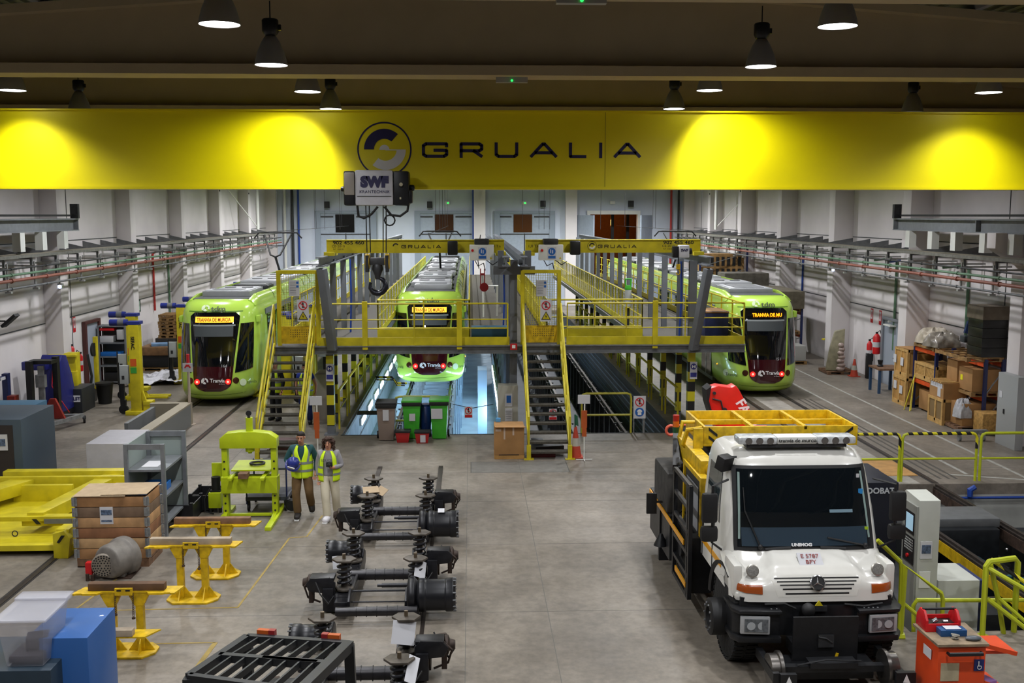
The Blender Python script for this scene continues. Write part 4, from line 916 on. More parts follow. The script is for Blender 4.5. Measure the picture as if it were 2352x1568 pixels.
tA = tram(-8.1, 32.7, '164', 'lime green tram numbered 164 on the left with red tail lights', 'TRANVIA DE MURCIA', side=1)
tB = tram(-1.44, 35.9, '160', 'lime green tram numbered 160 in the middle behind the work platform', 'TRANVIA DE MURCIA')
tC = tram(9.74, 33.6, '151', 'lime green tram numbered 151 on the right with orange destination text', 'TRANVIA DE MU', amber=False, side=-1)
def panto(t, cx, y, zt, lab='pantograph'):
    g = MB(); z0 = 3.45
    g.bx(cx-.5, cx+.5, y-.5, y+.5, z0-.1, z0); g.tube([(cx, y+.6, z0), (cx, y-.6, z0+(zt-z0)*.45)], .05, 8)
    for s in (-1, 1): g.tube([(cx, y-.6, z0+(zt-z0)*.45), (cx+s*.2, y-.6, z0+(zt-z0)*.5), (cx+s*.55, y+.1, zt-.1)], .035, 8)
    g.bar((cx-.35, y-.2, z0+(zt-z0)*.7), (cx+.35, y-.2, z0+(zt-z0)*.7), .03)
    g.build('pantograph_frame', BLACK, t)
    g = MB(); g.tube([(cx-1.0, y+.1, zt-.25), (cx-.8, y+.1, zt-.02), (cx-.6, y+.1, zt), (cx+.6, y+.1, zt), (cx+.8, y+.1, zt-.02), (cx+1.0, y+.1, zt-.25)], .03, 8); g.tube([(cx-.75, y+.35, zt-.02), (cx+.75, y+.35, zt-.02)], .03, 8)
    g.build('collector_head', BLACK, t)
panto(tA, -8.1, 44.5, 5.28); panto(tB, -1.44, 50, 5.25); panto(tC, 9.74, 49.5, 5.25)
# ================================================================ ROAD-RAIL TRUCK
TX = 4.5
tr = thing('road_rail_truck', 'white road-rail truck with black bumper, yellow lift basket and blue-grey windscreen', 'truck', (TX, 14.5, 0))
WP = mat('truck_white', '#dbd9d2', .25, coat=.5, noise=.03)
CT = [(1.0, 1.08, 13.35, 15.0), (1.3, 1.08, 13.45, 15.0), (1.55, 1.06, 13.52, 15.0), (2.0, 1.035, 13.66, 15.0), (2.5, .985, 13.85, 15.0), (2.64, .95, 13.92, 15.0), (2.73, .90, 14.02, 14.97), (2.79, .80, 14.2, 14.9), (2.82, .62, 14.4, 14.8)]
def ct(z):
    for a, b in zip(CT, CT[1:]):
        if z <= b[0]: k = max(0, (z-a[0])/(b[0]-a[0])); return tuple(a[i]+(b[i]-a[i])*k for i in (1, 2, 3))
    return CT[-1][1:]
def cs(x, z, off=0.):
    w, yf, yb = ct(z); d = .3; q = min(.999, abs(x)/w); return (TX+x, yf-off+d-d*(1-q**4.5)**(1/4.5), z)
g = MB(); rings = []
for z in [1.0, 1.3, 1.55, 1.8, 2.0, 2.3, 2.5, 2.58, 2.64, 2.69, 2.73, 2.77, 2.79, 2.81, 2.82]:
    w, yf, yb = ct(z); r = [(TX-w, yb, z)]+[cs(w*(-1+2*i/24)*(.9999), z) for i in range(25)]+[(TX+w, yb, z)]
    rings.append(r)
g.loft(rings); g.build('cab', WP, tr)
g = MB(); g.grid(lambda u, v: cs(u*((.965 if v > .02 else .96)-(.04*v)), 1.51+1.08*v, .012), (-1, 1), (0, 1), 24, 12); g.build('windscreen_seal', BLACK, tr)
g = MB(); g.grid(lambda u, v: cs(u*(.915-.045*v), 1.56+.99*v, .022), (-1, 1), (0, 1), 24, 12); ws = g.build('windscreen', mat('truck_glass', '#0d1216', .03, coat=1), tr)
g = MB(); g.grid(lambda u, v: cs(u, 1.57+.24*v, .027), (-.86, .86), (0, 1), 16, 3); g.build('dashboard', mat('dash_blue_grey', '#2b3945', .25), ws)
g = MB(); g.grid(lambda u, v: cs(u, 1.99+.04*v, .027), (.36, .68), (0, 1), 6, 1); g.build('steering_wheel_rim', mat('dash_light', '#6f8794', .3), ws)
for s in (-1, 1):
    g = MB(); g.grid(lambda u, v: cs(s*(.875-.045*v+.03*u), 1.66+.85*v, .027), (0, 1), (0, 1), 2, 10); g.build('pillar_trim', mat('pillar_pale', '#7d918c', .4), ws)
g = MB(); g.rb(cs(.80, 2.45, .03), (.04, .01, .05)); g.build('windscreen_sticker', PAPER, ws); g = MB(); g.rb(cs(.82, 2.25, .03), (.06, .01, .07)); g.build('blue_sticker', mat('sticker_blue', '#2a86c8', .5), ws); g = MB(); g.rb(cs(.86, 1.78, .03), (.05, .01, .04)); g.build('green_sticker', mat('sticker_green', '#9bbd1f', .5), ws)
for x0_, x1_, z1_ in ((-.62, -.8, 2.02), (.82, .35, 1.66)):
    g = MB(); a = cs(x0_, 1.57, .05); b = cs(x1_, z1_, .05) if x0_ < 0 else cs(.30, 1.68, .05)
    g.tube([a, b], .012, 6); g.sph(a, .035)
    if x0_ < 0: g.tube([b, cs(x1_-.0, z1_+.3, .04)], .008, 5)
    g.build('wiper', BLACK, tr)
# side glass and door
for s in (-1, 1):
    g = MB()
    for (ya, yb_) in ((14.02, 14.25), (14.32, 14.82)):
        def sg(u, v): 
            z = 1.75+.72*v; w = ct(z)[0]; return (TX+s*(w+.012), ya+(yb_-ya)*u+(.1*v if ya < 14.1 else 0), z)
        g.grid(sg, (0, 1), (0, 1), 4, 6)
    g.build('side_window', mat('truck_side_glass', '#2d3b3f', .05, coat=1), tr)
    g = MB()
    for yy in (14.28, 14.9): g.bx(*sorted((TX+s*1.02, TX+s*1.092)), yy-.005, yy+.005, 1.0, 1.75)
    g.bx(*sorted((TX+s*1.07, TX+s*1.1)), 14.6, 14.75, 1.45, 1.48); g.build('door_seam', DGREY, tr)
    g = MB(); g.bx(*sorted((TX+s*1.07, TX+s*1.09)), 13.75, 14.9, 1.2, 1.28); g.build('amber_stripe', mat('stripe_amber', '#e09c10', .4), tr)
    # mirrors
    g = MB(); X = TX+s*1.25
    g.tube([(TX+s*1.0, 13.8, 2.42), (X-.0*s, 13.62, 2.38), (X, 13.6, 1.6), (TX+s*1.08, 13.75, 1.45)], .016, 6); m_ = g.build('mirror_arm', BLACK, tr)
    g = MB(); g.rb((X+s*.04, 13.62, 2.08), (.22, .12, .42)); g.rb((X+s*.04, 13.62, 1.72), (.24, .12, .22)); g.build('mirror', BLACK, tr, bev=.055)
g = MB(); g.rb((TX-1.02, 13.95, 2.62), (.2, .14, .2), rz=.6, rx=.3); g.tube([(TX-.85, 13.95, 2.7), (TX-1.0, 13.95, 2.7)], .015, 6); g.build('roof_corner_mirror', BLACK, tr, bev=.03)
# hood
def hd(x, t, off=0.):
    pts = [(0, 13.55, 1.54), (.3, 13.36, 1.49), (.55, 13.16, 1.42), (.72, 13.04, 1.32), (.85, 12.98, 1.2), (1.0, 12.95, 1.0)]
    for a, b in zip(pts, pts[1:]):
        if t <= b[0]+1e-6: k = (t-a[0])/(b[0]-a[0]); y = a[1]+(b[1]-a[1])*k; z = a[2]+(b[2]-a[2])*k; break
    ax = abs(x); e = max(0, min(1, (ax-(.42+.18*t))/.16)); e = e*e*(3-2*e)
    drop = .1*e*math.sin(PI*min(1, t*1.15)) if t < .87 else 0
    z -= drop; y += .05*max(0, ax-.5)**1.5*2
    if ax > .9: y += (ax-.9)**2*6; z -= (ax-.9)*.25*(1-t)
    return (TX+x, y-off*(.3+.7*t), z+off*(1-t))
g = MB(); g.grid(lambda u, v: hd(u, v), (-1.1, 1.1), (0, 1), 44, 20); n_ = len(g.v)
hood = g.build('bonnet', WP, tr)
g = MB(); g.bx(TX-1.08, TX-.95, 13.1, 13.6, 1.02, 1.45); g.bx(TX+.95, TX+1.08, 13.1, 13.6, 1.02, 1.45); g.bx(TX-1.05, TX+1.05, 13.05, 13.5, .98, 1.1); g.build('fender_side', WP, tr, bev=.05)
g = MB()
for k in range(5):
    t_ = .74+.043*k; h = .56-.035*k
    g.grid(lambda u, v: hd(u*h, t_+.016*v, .006), (-1, 1), (0, 1), 12, 1)
g.build('grille_slots', BLACK, tr)
g = MB(); g.grid(lambda u, v: hd(u*(.62-.1*v), .70+.25*v, .002), (-1, 1), (0, 1), 12, 4); g.build('grille_panel', mat('grille_white', '#d9d7cf', .35), tr)
bc = hd(0, .81, .02); g = MB(); g.lathe([(.1, 0), (.1, .02), (.088, .03), (.088, .012), (0, .012)], bc, 28, (0, -1, .45)); g.build('badge_ring', CHROME, tr)
g = MB(); g.lathe([(.088, .012), (.088, .02), (0, .02)], bc, 24, (0, -1, .45)); b_ = g.build('badge_disc', BLACK, tr)
g = MB(); n3 = Vector((0, -1, .45)).normalized(); u3 = Vector((1, 0, 0)); v3 = n3.cross(u3); v3 = -v3 if v3.z < 0 else v3; cc = Vector(bc)+n3*.028
for a in (90, 210, 330):
    a = math.radians(a); tip = cc+(u3*math.cos(a)+v3*math.sin(a))*.088; l = (u3*math.cos(a+PI/2)+v3*math.sin(a+PI/2))*.014
    g.add([cc+l, cc-l, tip, cc+n3*.01], [(0, 2, 3), (2, 1, 3), (0, 1, 2)])
g.build('badge_star', CHROME, tr)
pc = hd(-.02, .42, .03); g = MB(); g.rb(pc, (.32, .012, .2), rx=-.95); pl_ = g.build('number_plate', PAPER, tr)
RI = mat('plate_red_ink', '#8b2f2a', .6)
for s_, dz in (('E 5787', .035), ('BFY', -.055)):
    text(s_, .088, (pc[0], pc[1]-.010-dz*.0+dz*.8, pc[2]+.012+dz*.62), pl_, RI, rot=(PI/2-.95, 0, 0))
text('UNIMOG', .055, (TX-.05, cs(0, 1.59, .03)[1], 1.585), tr, WINK, rot=(PI/2-.25, -0, 0), xs=1.25, bold=.003)
g = MB()
for s in (-1, 1): g.tube([hd(s*.2-.0, .06, .02), hd(s*.55, .06, .02)], .025, 6); 
g.build('bonnet_hinge', BLACK, tr)
for s in (-1, 1):
    g = MB(); g.grid(lambda u, v: hd(s*(.72+.34*u), .81+(.115-.02*u)*v+.035*(1-u)*(1-v)*0-.0*u, .014), (0, 1), (0, 1), 10, 3); g.build('indicator', mat('indicator_amber', '#9a4610', .25, coat=.5), tr)
    q = hd(s*.83, .55, .08); g = MB(); g.lathe([(.065, 0), (.085, .03), (.085, .05), (.07, .055), (0, .055)], q, 20, (0, -1, .35)); g.build('work_lamp', mat('lamp_chrome', '#b9b5ab', .25, .8), tr); g = MB(); g.lathe([(.07, .056), (0, .06)], q, 20, (0, -1, .35)); g.build('lamp_lens', mat('ribbed_lens', '#8f8d88', .3, .3, noise=.4, scale=60), tr)
# light bar
g = MB(); g.bx(TX-.28, TX+.28, 14.0, 14.25, 2.86, 2.96); g.build('light_bar_centre', WHITE, tr, bev=.02)
for s in (-1, 1):
    g = MB(); g.bx(*sorted((TX+s*.28, TX+s*.82)), 13.98, 14.27, 2.86, 2.965); g.build('light_bar_lens', mat('clear_lens', '#d5d9db', .15, .1, noise=.3, scale=16), tr, bev=.03)
    g = MB()
    for k in range(3): g.lathe([(.05, 0), (.03, .03), (0, .03)], (TX+s*(.38+.15*k), 13.975, 2.91), 12, (0, 1, 0)); 
    g.build('reflector', CHROME, tr)
g = MB(); g.bx(TX-.7, TX+.7, 14.02, 14.22, 2.81, 2.86); g.build('light_bar_foot', DGREY, tr)
text('tranvía de murcia', .075, (TX, 13.975, 2.915), tr, BINK, bold=.001)
# bumper and front underbody
g = MB(); 
for s in (-1, 1):
    g.prism([(TX+s*1.13, 12.98), (TX+s*1.05, 12.84), (TX+s*.5, 12.8), (TX+s*.5, 13.1), (TX+s*1.13, 13.4)], 'z', .5, .58); g.prism([(TX+s*1.13, 12.98), (TX+s*1.05, 12.84), (TX+s*.5, 12.8), (TX+s*.5, 13.1), (TX+s*1.13, 13.4)], 'z', .88, .93)
    g.prism([(TX+s*1.1, 13.0), (TX+s*1.04, 12.92), (TX+s*.5, 12.88), (TX+s*.5, 13.1), (TX+s*1.1, 13.4)], 'z', .56, .9)
g.bx(TX-.55, TX+.55, 12.95, 13.2, .55, .95); g.build('bumper', BLKM, tr, bev=.02)
for s in (-1, 1):
    g = MB(); g.rb((TX+s*.84, 12.86, .735), (.38, .05, .24), rz=s*.1); hl = g.build('headlight', mat('headlight_frame', '#a9abad', .35, .1), tr, bev=.015)
    g = MB(); g.rb((TX+s*.83, 12.832, .735), (.30, .02, .17), rz=s*.1); g.build('headlight_glass', mat('headlight_glass', '#666b70', .2, .1, noise=.5, scale=25), hl)
    g = MB()
    for k in (-1, 1): g.lathe([(.055, 0), (.02, .02), (0, .02)], (TX+s*.83+k*.07, 12.815, .735), 14, (0, 1, 0))
    g.build('headlight_bulb', mat('bulb_grey', '#a9adb0', .3), hl)
g = MB(); g.bx(TX-.42, TX+.42, 12.6, 12.63, .35, .93); g.bx(TX-.4, TX+.4, 12.63, 12.95, .4, .55); g.build('front_plate', BLKM, tr)
g = MB(); g.rb((TX, 12.585, .62), (.2, .03, .16)); g.tube([(TX-.1, 12.57, .68), (TX, 12.56, .66), (TX+.08, 12.57, .6)], .012, 6); g.build('plate_bracket', DGREY, tr)
g = MB(); g.bx(TX-1.0, TX+1.0, 13.0, 13.2, .85, 1.05); g.tube([(TX-.7, 12.93, .98), (TX-.45, 12.9, 1.0), (TX-.3, 12.9, .93)], .015, 6); g.tube([(TX+.35, 12.93, .97), (TX+.6, 12.9, .95), (TX+.85, 12.92, .98)], .015, 6); g.sph((TX-.15, 12.85, .93), .09); g.build('front_hoses', BLACK, tr)
g = MB(); g.prism([(TX-.0-.05, .97), (TX+.05, .97), (TX, 1.04)], 'y', 12.88, 12.9); g.build('warning_triangle', YEL, tr); g = MB(); g.bx(TX-.11, TX+.11, 12.89, 12.92, .89, .96); g.build('socket_block', DGREY, tr)
g = MB()
for s, x in ((-1, -.62), (-1, -.55), (1, .6), (1, .66), (1, .72), (1, .78)): g.sph((TX+x, 12.9, .92), .018, 8, 6)
g.build('hose_couplings', GREY, tr)
TREAD = mat('tyre_tread', '#151515', .85, noise=.5, scale=18, bump=.8)
def wheel(s, y, r=.62, nm='wheel'):
    x = TX+s*.9
    g = MB(); g.lathe([(.32, -.17), (.5, -.18), (.59, -.15), (r, -.1), (r, .1), (.59, .15), (.5, .18), (.32, .17)], (x, y, r), 40, (1, 0, 0))
    for k in range(48):
        a = 2*PI*k/48
        for q in (-1, 1): 
            b = a+q*.05; g.rb((x+q*.09, y+math.cos(b)*(r-.005), r+math.sin(b)*(r-.005)), (.14, .05, .03), rx=b+PI/2, rz=0)
    w = g.build('tyre', TREAD, tr)
    g = MB(); g.lathe([(.33, -.1), (.33, .1), (.25, .16), (.13, .16), (.13, .22), (0, .22)], (x, y, r), 28, (s, 0, 0)); h = g.build('rim', DGREY, tr)
    if s < 0 and y < 14:
        g = MB(); g.lathe([(.0, .17), (.22, .17), (.25, .2), (.25, .38), (.22, .4), (.14, .4), (.13, .33), (0, .33)], (x, y-.1, r-.02), 28, (s, 0, 0)); g.build('hub_extension', BLACK, tr)
        g = MB()
        for k in range(10): a = 2*PI*k/10; g.cyl((x-.39, y-.1+.18*math.cos(a), r-.02+.18*math.sin(a)), (x-.42, y-.1+.18*math.cos(a), r-.02+.18*math.sin(a)), .015, n=6)
        g.build('wheel_nuts', GREY, tr)
for s in (-1, 1): wheel(s, 13.62); wheel(s, 16.35)
for s in (-1, 1):
    for y in (13.62,):
        g = MB(); rings = []
        for i in range(15):
            a = math.radians(5+8*i); c, sn = math.cos(a), math.sin(a)
            rings.append([(TX+s*.85, y+.68*c, .6+.66*sn), (TX+s*1.09, y+.68*c, .6+.66*sn), (TX+s*1.11, y+.75*c, .6+.71*sn), (TX+s*.85, y+.75*c, .6+.71*sn)])
        g.loft(rings); g.build('wheel_arch', BLACK, tr)
# rail guide wheels and front axle
for s in (-1, 1):
    x = TX+s*.73
    g = MB(); g.lathe([(.0, -.07), (.2, -.07), (.2, .03), (.23, .04), (.23, .08), (0, .08)], (x, 12.35, .36), 28, (-s, 0, 0)); g.build('rail_guide_wheel', mat('polished_tread', '#77736f', .25, .9), tr)
    g = MB(); g.bx(*sorted((x-s*.02, x+s*.22)), 12.05, 12.12, .12, .42) if s > 0 else g.bx(x+.0, x+.2, 12.05, 12.12, .12, .42); g.bx(x-.03+s*.05, x+.05+s*.05, 12.1, 12.9, .3, .42); g.build('guide_wheel_bracket', BLKM, tr)
    g = MB(); q = x+(.1); g.prism([(q-.04, .3), (q+.05, .29), (q-.0, .4)], 'y', 12.045, 12.05); g.build('white_mark', WINK, tr)
g = MB(); g.bx(TX-.75, TX+.75, 12.3, 12.4, .33, .41); g.bx(TX-.3, TX+.3, 12.25, 12.45, .4, .47); g.bx(TX-.6, TX+.6, 12.5, 12.8, .15, .35); g.tube([(TX-.45, 12.3, .43), (TX-.1, 12.25, .52), (TX+.35, 12.28, .48)], .012, 6); g.build('guide_axle', BLKM, tr)
g = MB(); g.cyl((TX-.9, 13.62, .6), (TX+.9, 13.62, .6), .12); g.cyl((TX-.9, 16.35, .6), (TX+.9, 16.35, .6), .12); g.bx(TX-.55, TX+.55, 13.2, 18.6, .6, .9); g.bx(TX-.9, TX+.9, 15.0, 15.8, .55, 1.1); g.build('chassis', BLKM, tr)
g = MB(); g.cyl((TX+.12, 12.6, .3), (TX+.16, 12.6, .45), .02); g.build('tow_pin', YEL2, tr)
# rear body
g = MB(); g.bx(TX-1.12, TX+1.12, 15.15, 18.4, 1.0, 1.1); g.bx(TX-1.25, TX-.55, 16.55, 18.4, .35, 1.1); g.build('load_deck', DGREY, tr)
g = MB(); g.bx(TX-1.28, TX-.5, 16.7, 17.9, 1.1, 1.78); g.build('covered_box', mat('dusty_tarpaulin', '#3c3a37', .9, noise=.4, scale=6, bump=.4), tr, bev=.05)
g = MB(); g.bx(TX-1.29, TX-1.27, 15.3, 18.3, 1.02, 1.1); g.bx(TX-1.29, TX-1.27, 15.1, 15.9, .42, .5); g.build('amber_reflector', mat('stripe_amber', '', 1), tr)
g = MB(); g.bx(TX-1.05, TX-.2, 15.15, 16.4, 1.1, 2.05); g.mt(1).bx(TX-1.06, TX-1.05, 15.35, 16.2, 1.2, 1.9); g.build('locker', [DGREY, mat('locker_grey', '#8b8e93', .5)], tr, bev=.01)
g = MB()
for yy in (15.15, 16.36): g.bx(TX-1.08, TX-.95, yy-.04, yy+.04, 1.1, 2.1)
g.bx(TX-1.08, TX-.95, 15.15, 16.4, 2.03, 2.1); g.build('locker_frame', YEL2, tr)
g = MB()
X = TX-1.25
for y in (15.0, 15.12, 16.15): g.bx(X-.03, X+.03, y-.035, y+.035, .28, 2.02)
for z in (.3, .62, .95, 1.3, 1.65, 2.0): g.bx(X-.025, X+.025, 15.0, 16.15, z-.03, z+.03)
g.build('side_ladder', BLKM, tr)
g = MB(); g.bx(TX-1.2, TX-.9, 15.05, 15.3, .35, 1.2); g.bx(TX-1.28, TX-1.1, 17.3, 17.4, .1, 1.1); g.lathe([(.03, .2), (.1, .05), (.12, 0)], (TX-1.33, 16.9, .5), 14); g.build('rear_struts', BLKM, tr)
g = MB(); g.bx(TX-1.55, TX-1.38, 17.05, 17.1, 1.0, 1.35); g.bar((TX-1.38, 17.07, 1.2), (TX-1.2, 17.07, 1.2), .03); g.build('black_side_plate', BLACK, tr)
# lift under basket
g = MB(); g.bx(TX-1.02, TX-.82, 15.4, 17.6, 1.95, 2.3); g.cyl((TX-.85, 15.38, 2.18), (TX-.85, 15.5, 2.18), .1); g.build('lift_arm', YEL2, tr, bev=.02); g = MB(); g.bx(TX-.82, TX-.6, 15.6, 16.4, 1.9, 2.2); g.bx(TX-.6, TX+1.0, 16.4, 17.4, 1.7, 2.3); g.build('lift_base', DGREY, tr, bev=.02)
g = MB(); g.bx(TX-.78, TX+1.72, 16.3, 16.34, 2.32, 2.64); g.bx(TX-.78, TX+1.72, 17.66, 17.7, 2.42, 2.64); g.bx(TX-.78, TX-.74, 16.3, 17.7, 2.35, 2.64); g.bx(TX+1.68, TX+1.72, 16.3, 17.7, 2.35, 2.64); g.bx(TX-.78, TX+1.72, 16.3, 17.7, 2.32, 2.36)
for x in (-.78+.8, -.78+1.65): g.bx(TX+x-.03, TX+x+.03, 16.3, 17.7, 2.58, 2.64)
g.bx(TX-.78, TX+1.7, 16.9, 16.95, 2.55, 2.63); g.build('lift_basket', YEL2, tr, bev=.008)
g = MB()
for s, x in ((1, -.7), (-1, 1.64)):
    for k in (0, 1):
        zb_ = 2.36+k*.13; g.prism([(TX+x, zb_+.09), (TX+x+s*.0, zb_+.14), (TX+x+s*.14, zb_+.03), (TX+x+s*.14, zb_-.02)], 'y', 16.29, 16.3)
g.build('hazard_mark', BINK, tr)
g = MB(); g.tube([(TX-.78, 16.4, 2.6), (TX-1.0, 16.5, 2.55), (TX-1.05, 16.6, 2.3), (TX-.9, 16.7, 2.15), (TX-.78, 16.6, 2.2)], .035, 8); g.tube([(TX-.8, 16.9, 2.6), (TX-1.0, 16.9, 2.6), (TX-1.05, 16.9, 2.35)], .03, 8); g.bx(TX-.95, TX-.8, 16.25, 16.3, 2.3, 2.62); g.build('basket_frame', YEL2, tr)
for k, c in enumerate(('#a02018', '#c8641c', '#1f4a2c')):
    g = MB(); g.cyl((TX-1.05, 17.2, 2.56-.1*k), (TX-1.05, 17.2, 2.66-.1*k), .055); g.build('signal_tower', mat('signal_%d' % k, c, .3), tr)
g = MB(); g.bar((TX-1.0, 17.4, 2.3), (TX-1.15, 16.6, 1.9), .12); g.bar((TX-1.1, 16.9, 1.8), (TX-.7, 16.6, 1.95), .1); g.cyl((TX-1.12, 16.6, 1.9), (TX-.7, 16.6, 2.0), .05); g.build('hydraulic_arm', BLKM, tr)
# red folding crane at the truck's tail
rc = thing('folding_crane', 'red folding crane boom rising behind the yellow basket with white lettering', 'crane', (TX+.9, 18.9, 0))
A = P(1636, 888, 19.6); 
def R_(px, py): return (P(px, py, 19.6)[0], P(px, py, 19.6)[2])
poly = [R_(1632, 892), R_(1650, 886), R_(1680, 890), R_(1690, 885), R_(1698, 895), R_(1728, 952), R_(1728, 1000), R_(1650, 1000), R_(1636, 950), R_(1628, 920)]
g = MB(); g.prism(poly, 'y', 19.6, 19.95); g.build('boom', mat('crane_red', '#d8261c', .35, noise=.08), rc, bev=.02)
g = MB(); g.prism([R_(1622, 895), R_(1634, 886), R_(1632, 896), R_(1628, 920), R_(1638, 955), R_(1632, 950), R_(1624, 925)], 'y', 19.58, 19.98); g.build('boom_edge', BLACK, rc)
g = MB(); q = R_(1640, 902); g.cyl((q[0], 19.55, q[1]), (q[0], 19.6, q[1]), .03); q = R_(1664, 940); g.cyl((q[0], 19.55, q[1]), (q[0], 19.6, q[1]), .04); g.tube([(R_(1636, 915)[0], 19.58, R_(1636, 915)[1]), (R_(1655, 920)[0], 19.57, R_(1655, 920)[1]), (R_(1660, 940)[0], 19.58, R_(1660, 940)[1])], .015, 6); g.build('pivot', DGREY, rc)
q = R_(1706, 935); text('FASSI', .26, (q[0]+.08, 19.59, q[1]-.12), rc, WINK, rot=(PI/2, math.radians(58), 0), bold=.008)
g = MB(); g.bx(TX+.3, TX+1.3, 18.45, 20.0, .4, 1.9); g.build('crane_base', mat('crane_red', '', 1), rc)
g = MB(); x, y, z = P(1541, 988, 19.0); g.tube([(x+.09*math.cos(a), y, z+.09*math.sin(a)) for a in [1.2+.45*i for i in range(11)]], .028, 6); g.tube([(x+.05, y, z+.09), (x+.3, y, z+.1), (4.2, y, z+.0)], .02, 6)
g.build('load_hook', mat('hook_coral', '#c8563c', .5), rc)
# ================================================================ BOGIES
def bogie(loc, lab):
    t = thing('tram_bogie', lab, 'bogie', (0, 0, 0), 'dismantled tram bogies')
    BK = mat('greasy_black_steel', '#222226', .38, .3, noise=.4, scale=12)
    SP = mat('spring_steel', '#303034', .35, .5, noise=.2)
    RB = mat('rusty_brown_steel', '#3d3029', .6, .3, noise=.5, scale=14)
    xs = (-.545, .545); ys = (-.655, .655)
    for x in xs:
        for y in ys:
            g = MB(); pts = [(x+.098*math.cos(a*.5), y+.098*math.sin(a*.5), .37+.0066*a) for a in range(0, 56)]
            g.tube(pts, .02, 8); s = g.build('coil_spring', SP, t)
            g = MB(); g.lathe([(.11, 0), (.14, .02), (.14, .05), (.1, .07)], (x, y, .28), 20); g.lathe([(.05, .3), (.05, .72)], (x, y, 0), 12); g.prism([(x-.19, y), (x-.09, y-.14), (x+.11, y-.14), (x+.19, y+.01), (x+.09, y+.14), (x-.11, y+.13)], 'z', .755, .785); g.build('spring_plate', mat('spring_plate', '#5a534b', .5, .3, noise=.4, scale=9), s, bev=.006)
            g = MB(); g.cyl((x, y, .785), (x, y, .86), .026, n=10); g.build('spring_bolt', mat('bolt_brass', '#6f6250', .35, .6), s)
    for s in (-1, 1):
        g = MB(); X = s*.545
        g.bx(X-.1, X+.1, -1.15, 1.15, .14, .27); g.prism([(-1.2, .12), (-1.2, .3), (-.95, .42), (-.8, .3), (.8, .3), (.95, .42), (1.2, .3), (1.2, .12), (.9, .04), (.5, .04), (.4, .12), (-.4, .12), (-.5, .04), (-.9, .04)], 'x', X-s*.12-.02, X-s*.12+.02)
        g.bx(X-.14, X+.12, -.95, -.45, .05, .28); g.bx(X-.14, X+.12, .45, .95, .05, .28); g.build('side_frame', BK, t, bev=.012)
        yb_ = s*.62
        g = MB(); g.prism([(X+s*.12, .3), (X+s*.5, .34), (X+s*.56, .46), (X+s*.48, .55), (X+s*.2, .56), (X+s*.12, .48)], 'y', yb_-.26, yb_-.22); g.bx(*sorted((X+s*.13, X+s*.5)), yb_-.25, yb_+.0, .5, .55)
        g.bx(*sorted((X+s*.14, X+s*.3)), yb_-.3, yb_-.0, .04, .4); g.build('brake_carrier', BK, t, bev=.01)
        g = MB(); g.lathe([(.0, 0), (.1, 0), (.13, .03), (.13, .07), (.08, .09), (.06, .16), (0, .16)], (X+s*.48, yb_, .4), 18, (s, 0, 0)); g.lathe([(.05, 0), (.05, .14)], (X+s*.5, yb_+.16, .34), 10, (s, 0, 0)); g.rb((X+s*.5, yb_-.06, .24), (.07, .15, .24)); g.rb((X+s*.44, yb_+.12, .46), (.18, .06, .07), rz=.4); g.rb((X+s*.36, yb_-.1, .5), (.07, .22, .06), rz=.2)
        g.tube([(X+s*.45, yb_-.1, .52), (X+s*.6, yb_-.12, .38), (X+s*.55, yb_-.1, .2), (X+s*.36, yb_-.1, .12)], .016, 6); g.build('brake_caliper', RB, t, bev=.006)
        g = MB(); g.lathe([(.0, -.025), (.22, -.025), (.22, .025), (0, .025)], (X+s*.3, yb_+.02, .28), 24, (1, 0, 0)); g.build('brake_disc', RB, t)
        ym = -s*1.06; rr = .25 if s > 0 else .19; l0 = .0 if s > 0 else .12
        g = MB(); g.lathe([(0, 0), (rr*.8, 0), (rr, .04), (rr, .12), (rr*.93, .14), (rr*.93, .42-l0), (rr, .44-l0), (rr, .54-l0), (rr*.85, .58-l0), (0, .58-l0)], (X+s*.04, ym, .34), 28, (s, 0, 0)); g.build('traction_motor', mat('motor_black', '#1b1c21', .35, .2, noise=.2), t, bev=.008)
        g = MB(); g.lathe([(0, 0), (.24, 0), (.27, .04), (.27, .1), (.2, .16), (0, .16)], (X-s*.1, ym+s*.05, .32), 24, (s, 0, 0)); g.bx(*sorted((X-s*.1, X+s*.08)), ym-.2, ym+.2, .05, .25); g.build('gearbox', BK, t, bev=.012)
        g = MB()
        for k in range(14): a = 2*PI*k/14; g.cyl((X+s*(.58-l0), ym+rr*.96*math.cos(a), .34+rr*.96*math.sin(a)), (X+s*(.63-l0), ym+rr*.96*math.cos(a), .34+rr*.96*math.sin(a)), .012, n=6)
        g.build('motor_bolt_ring', GREY, t, nosplit=True)
    for y, z, r in ((-1.33, .2, .07), (.1, .26, .085)):
        g = MB(); g.cyl((-.6, y, z), (.6, y, z), r, n=18)
        for k in range(5): g.cyl((-.3+.15*k, y, z), (-.29+.15*k, y, z), r*1.16, n=18)
        g.build('cross_tube', mat('tube_steel', '#2b2a2d', .35, .4, noise=.35, scale=10), t)
    g = MB(); g.cyl((-.5, -.75, .3), (.5, -.75, .3), .016, n=8); g.cyl((-.5, -1.0, .22), (.5, -1.0, .22), .012, n=8); g.cyl((.02, -.6, .33), (.5, -.6, .33), .035, n=12); g.cyl((-.05, -.6, .33), (.04, -.6, .33), .025); g.build('tie_rod', SP, t)
    g = MB(); 
    for k, (x, y) in enumerate(((-.95, -.9), (.5, .1), (.9, .8))):
        g.tube([(x, y, .5), (x+.08, y-.1, .35), (x+.2, y-.12, .2), (x+.28, y-.05, .3)], .012, 6)
    g.build('brake_hose', BLACK, t)
    pass
    t.location = loc; t['label'] = lab; return t
b1 = bogie((-1.41, 19.86, 0), 'farthest black bogie with coil springs, nearest to the two walking people')
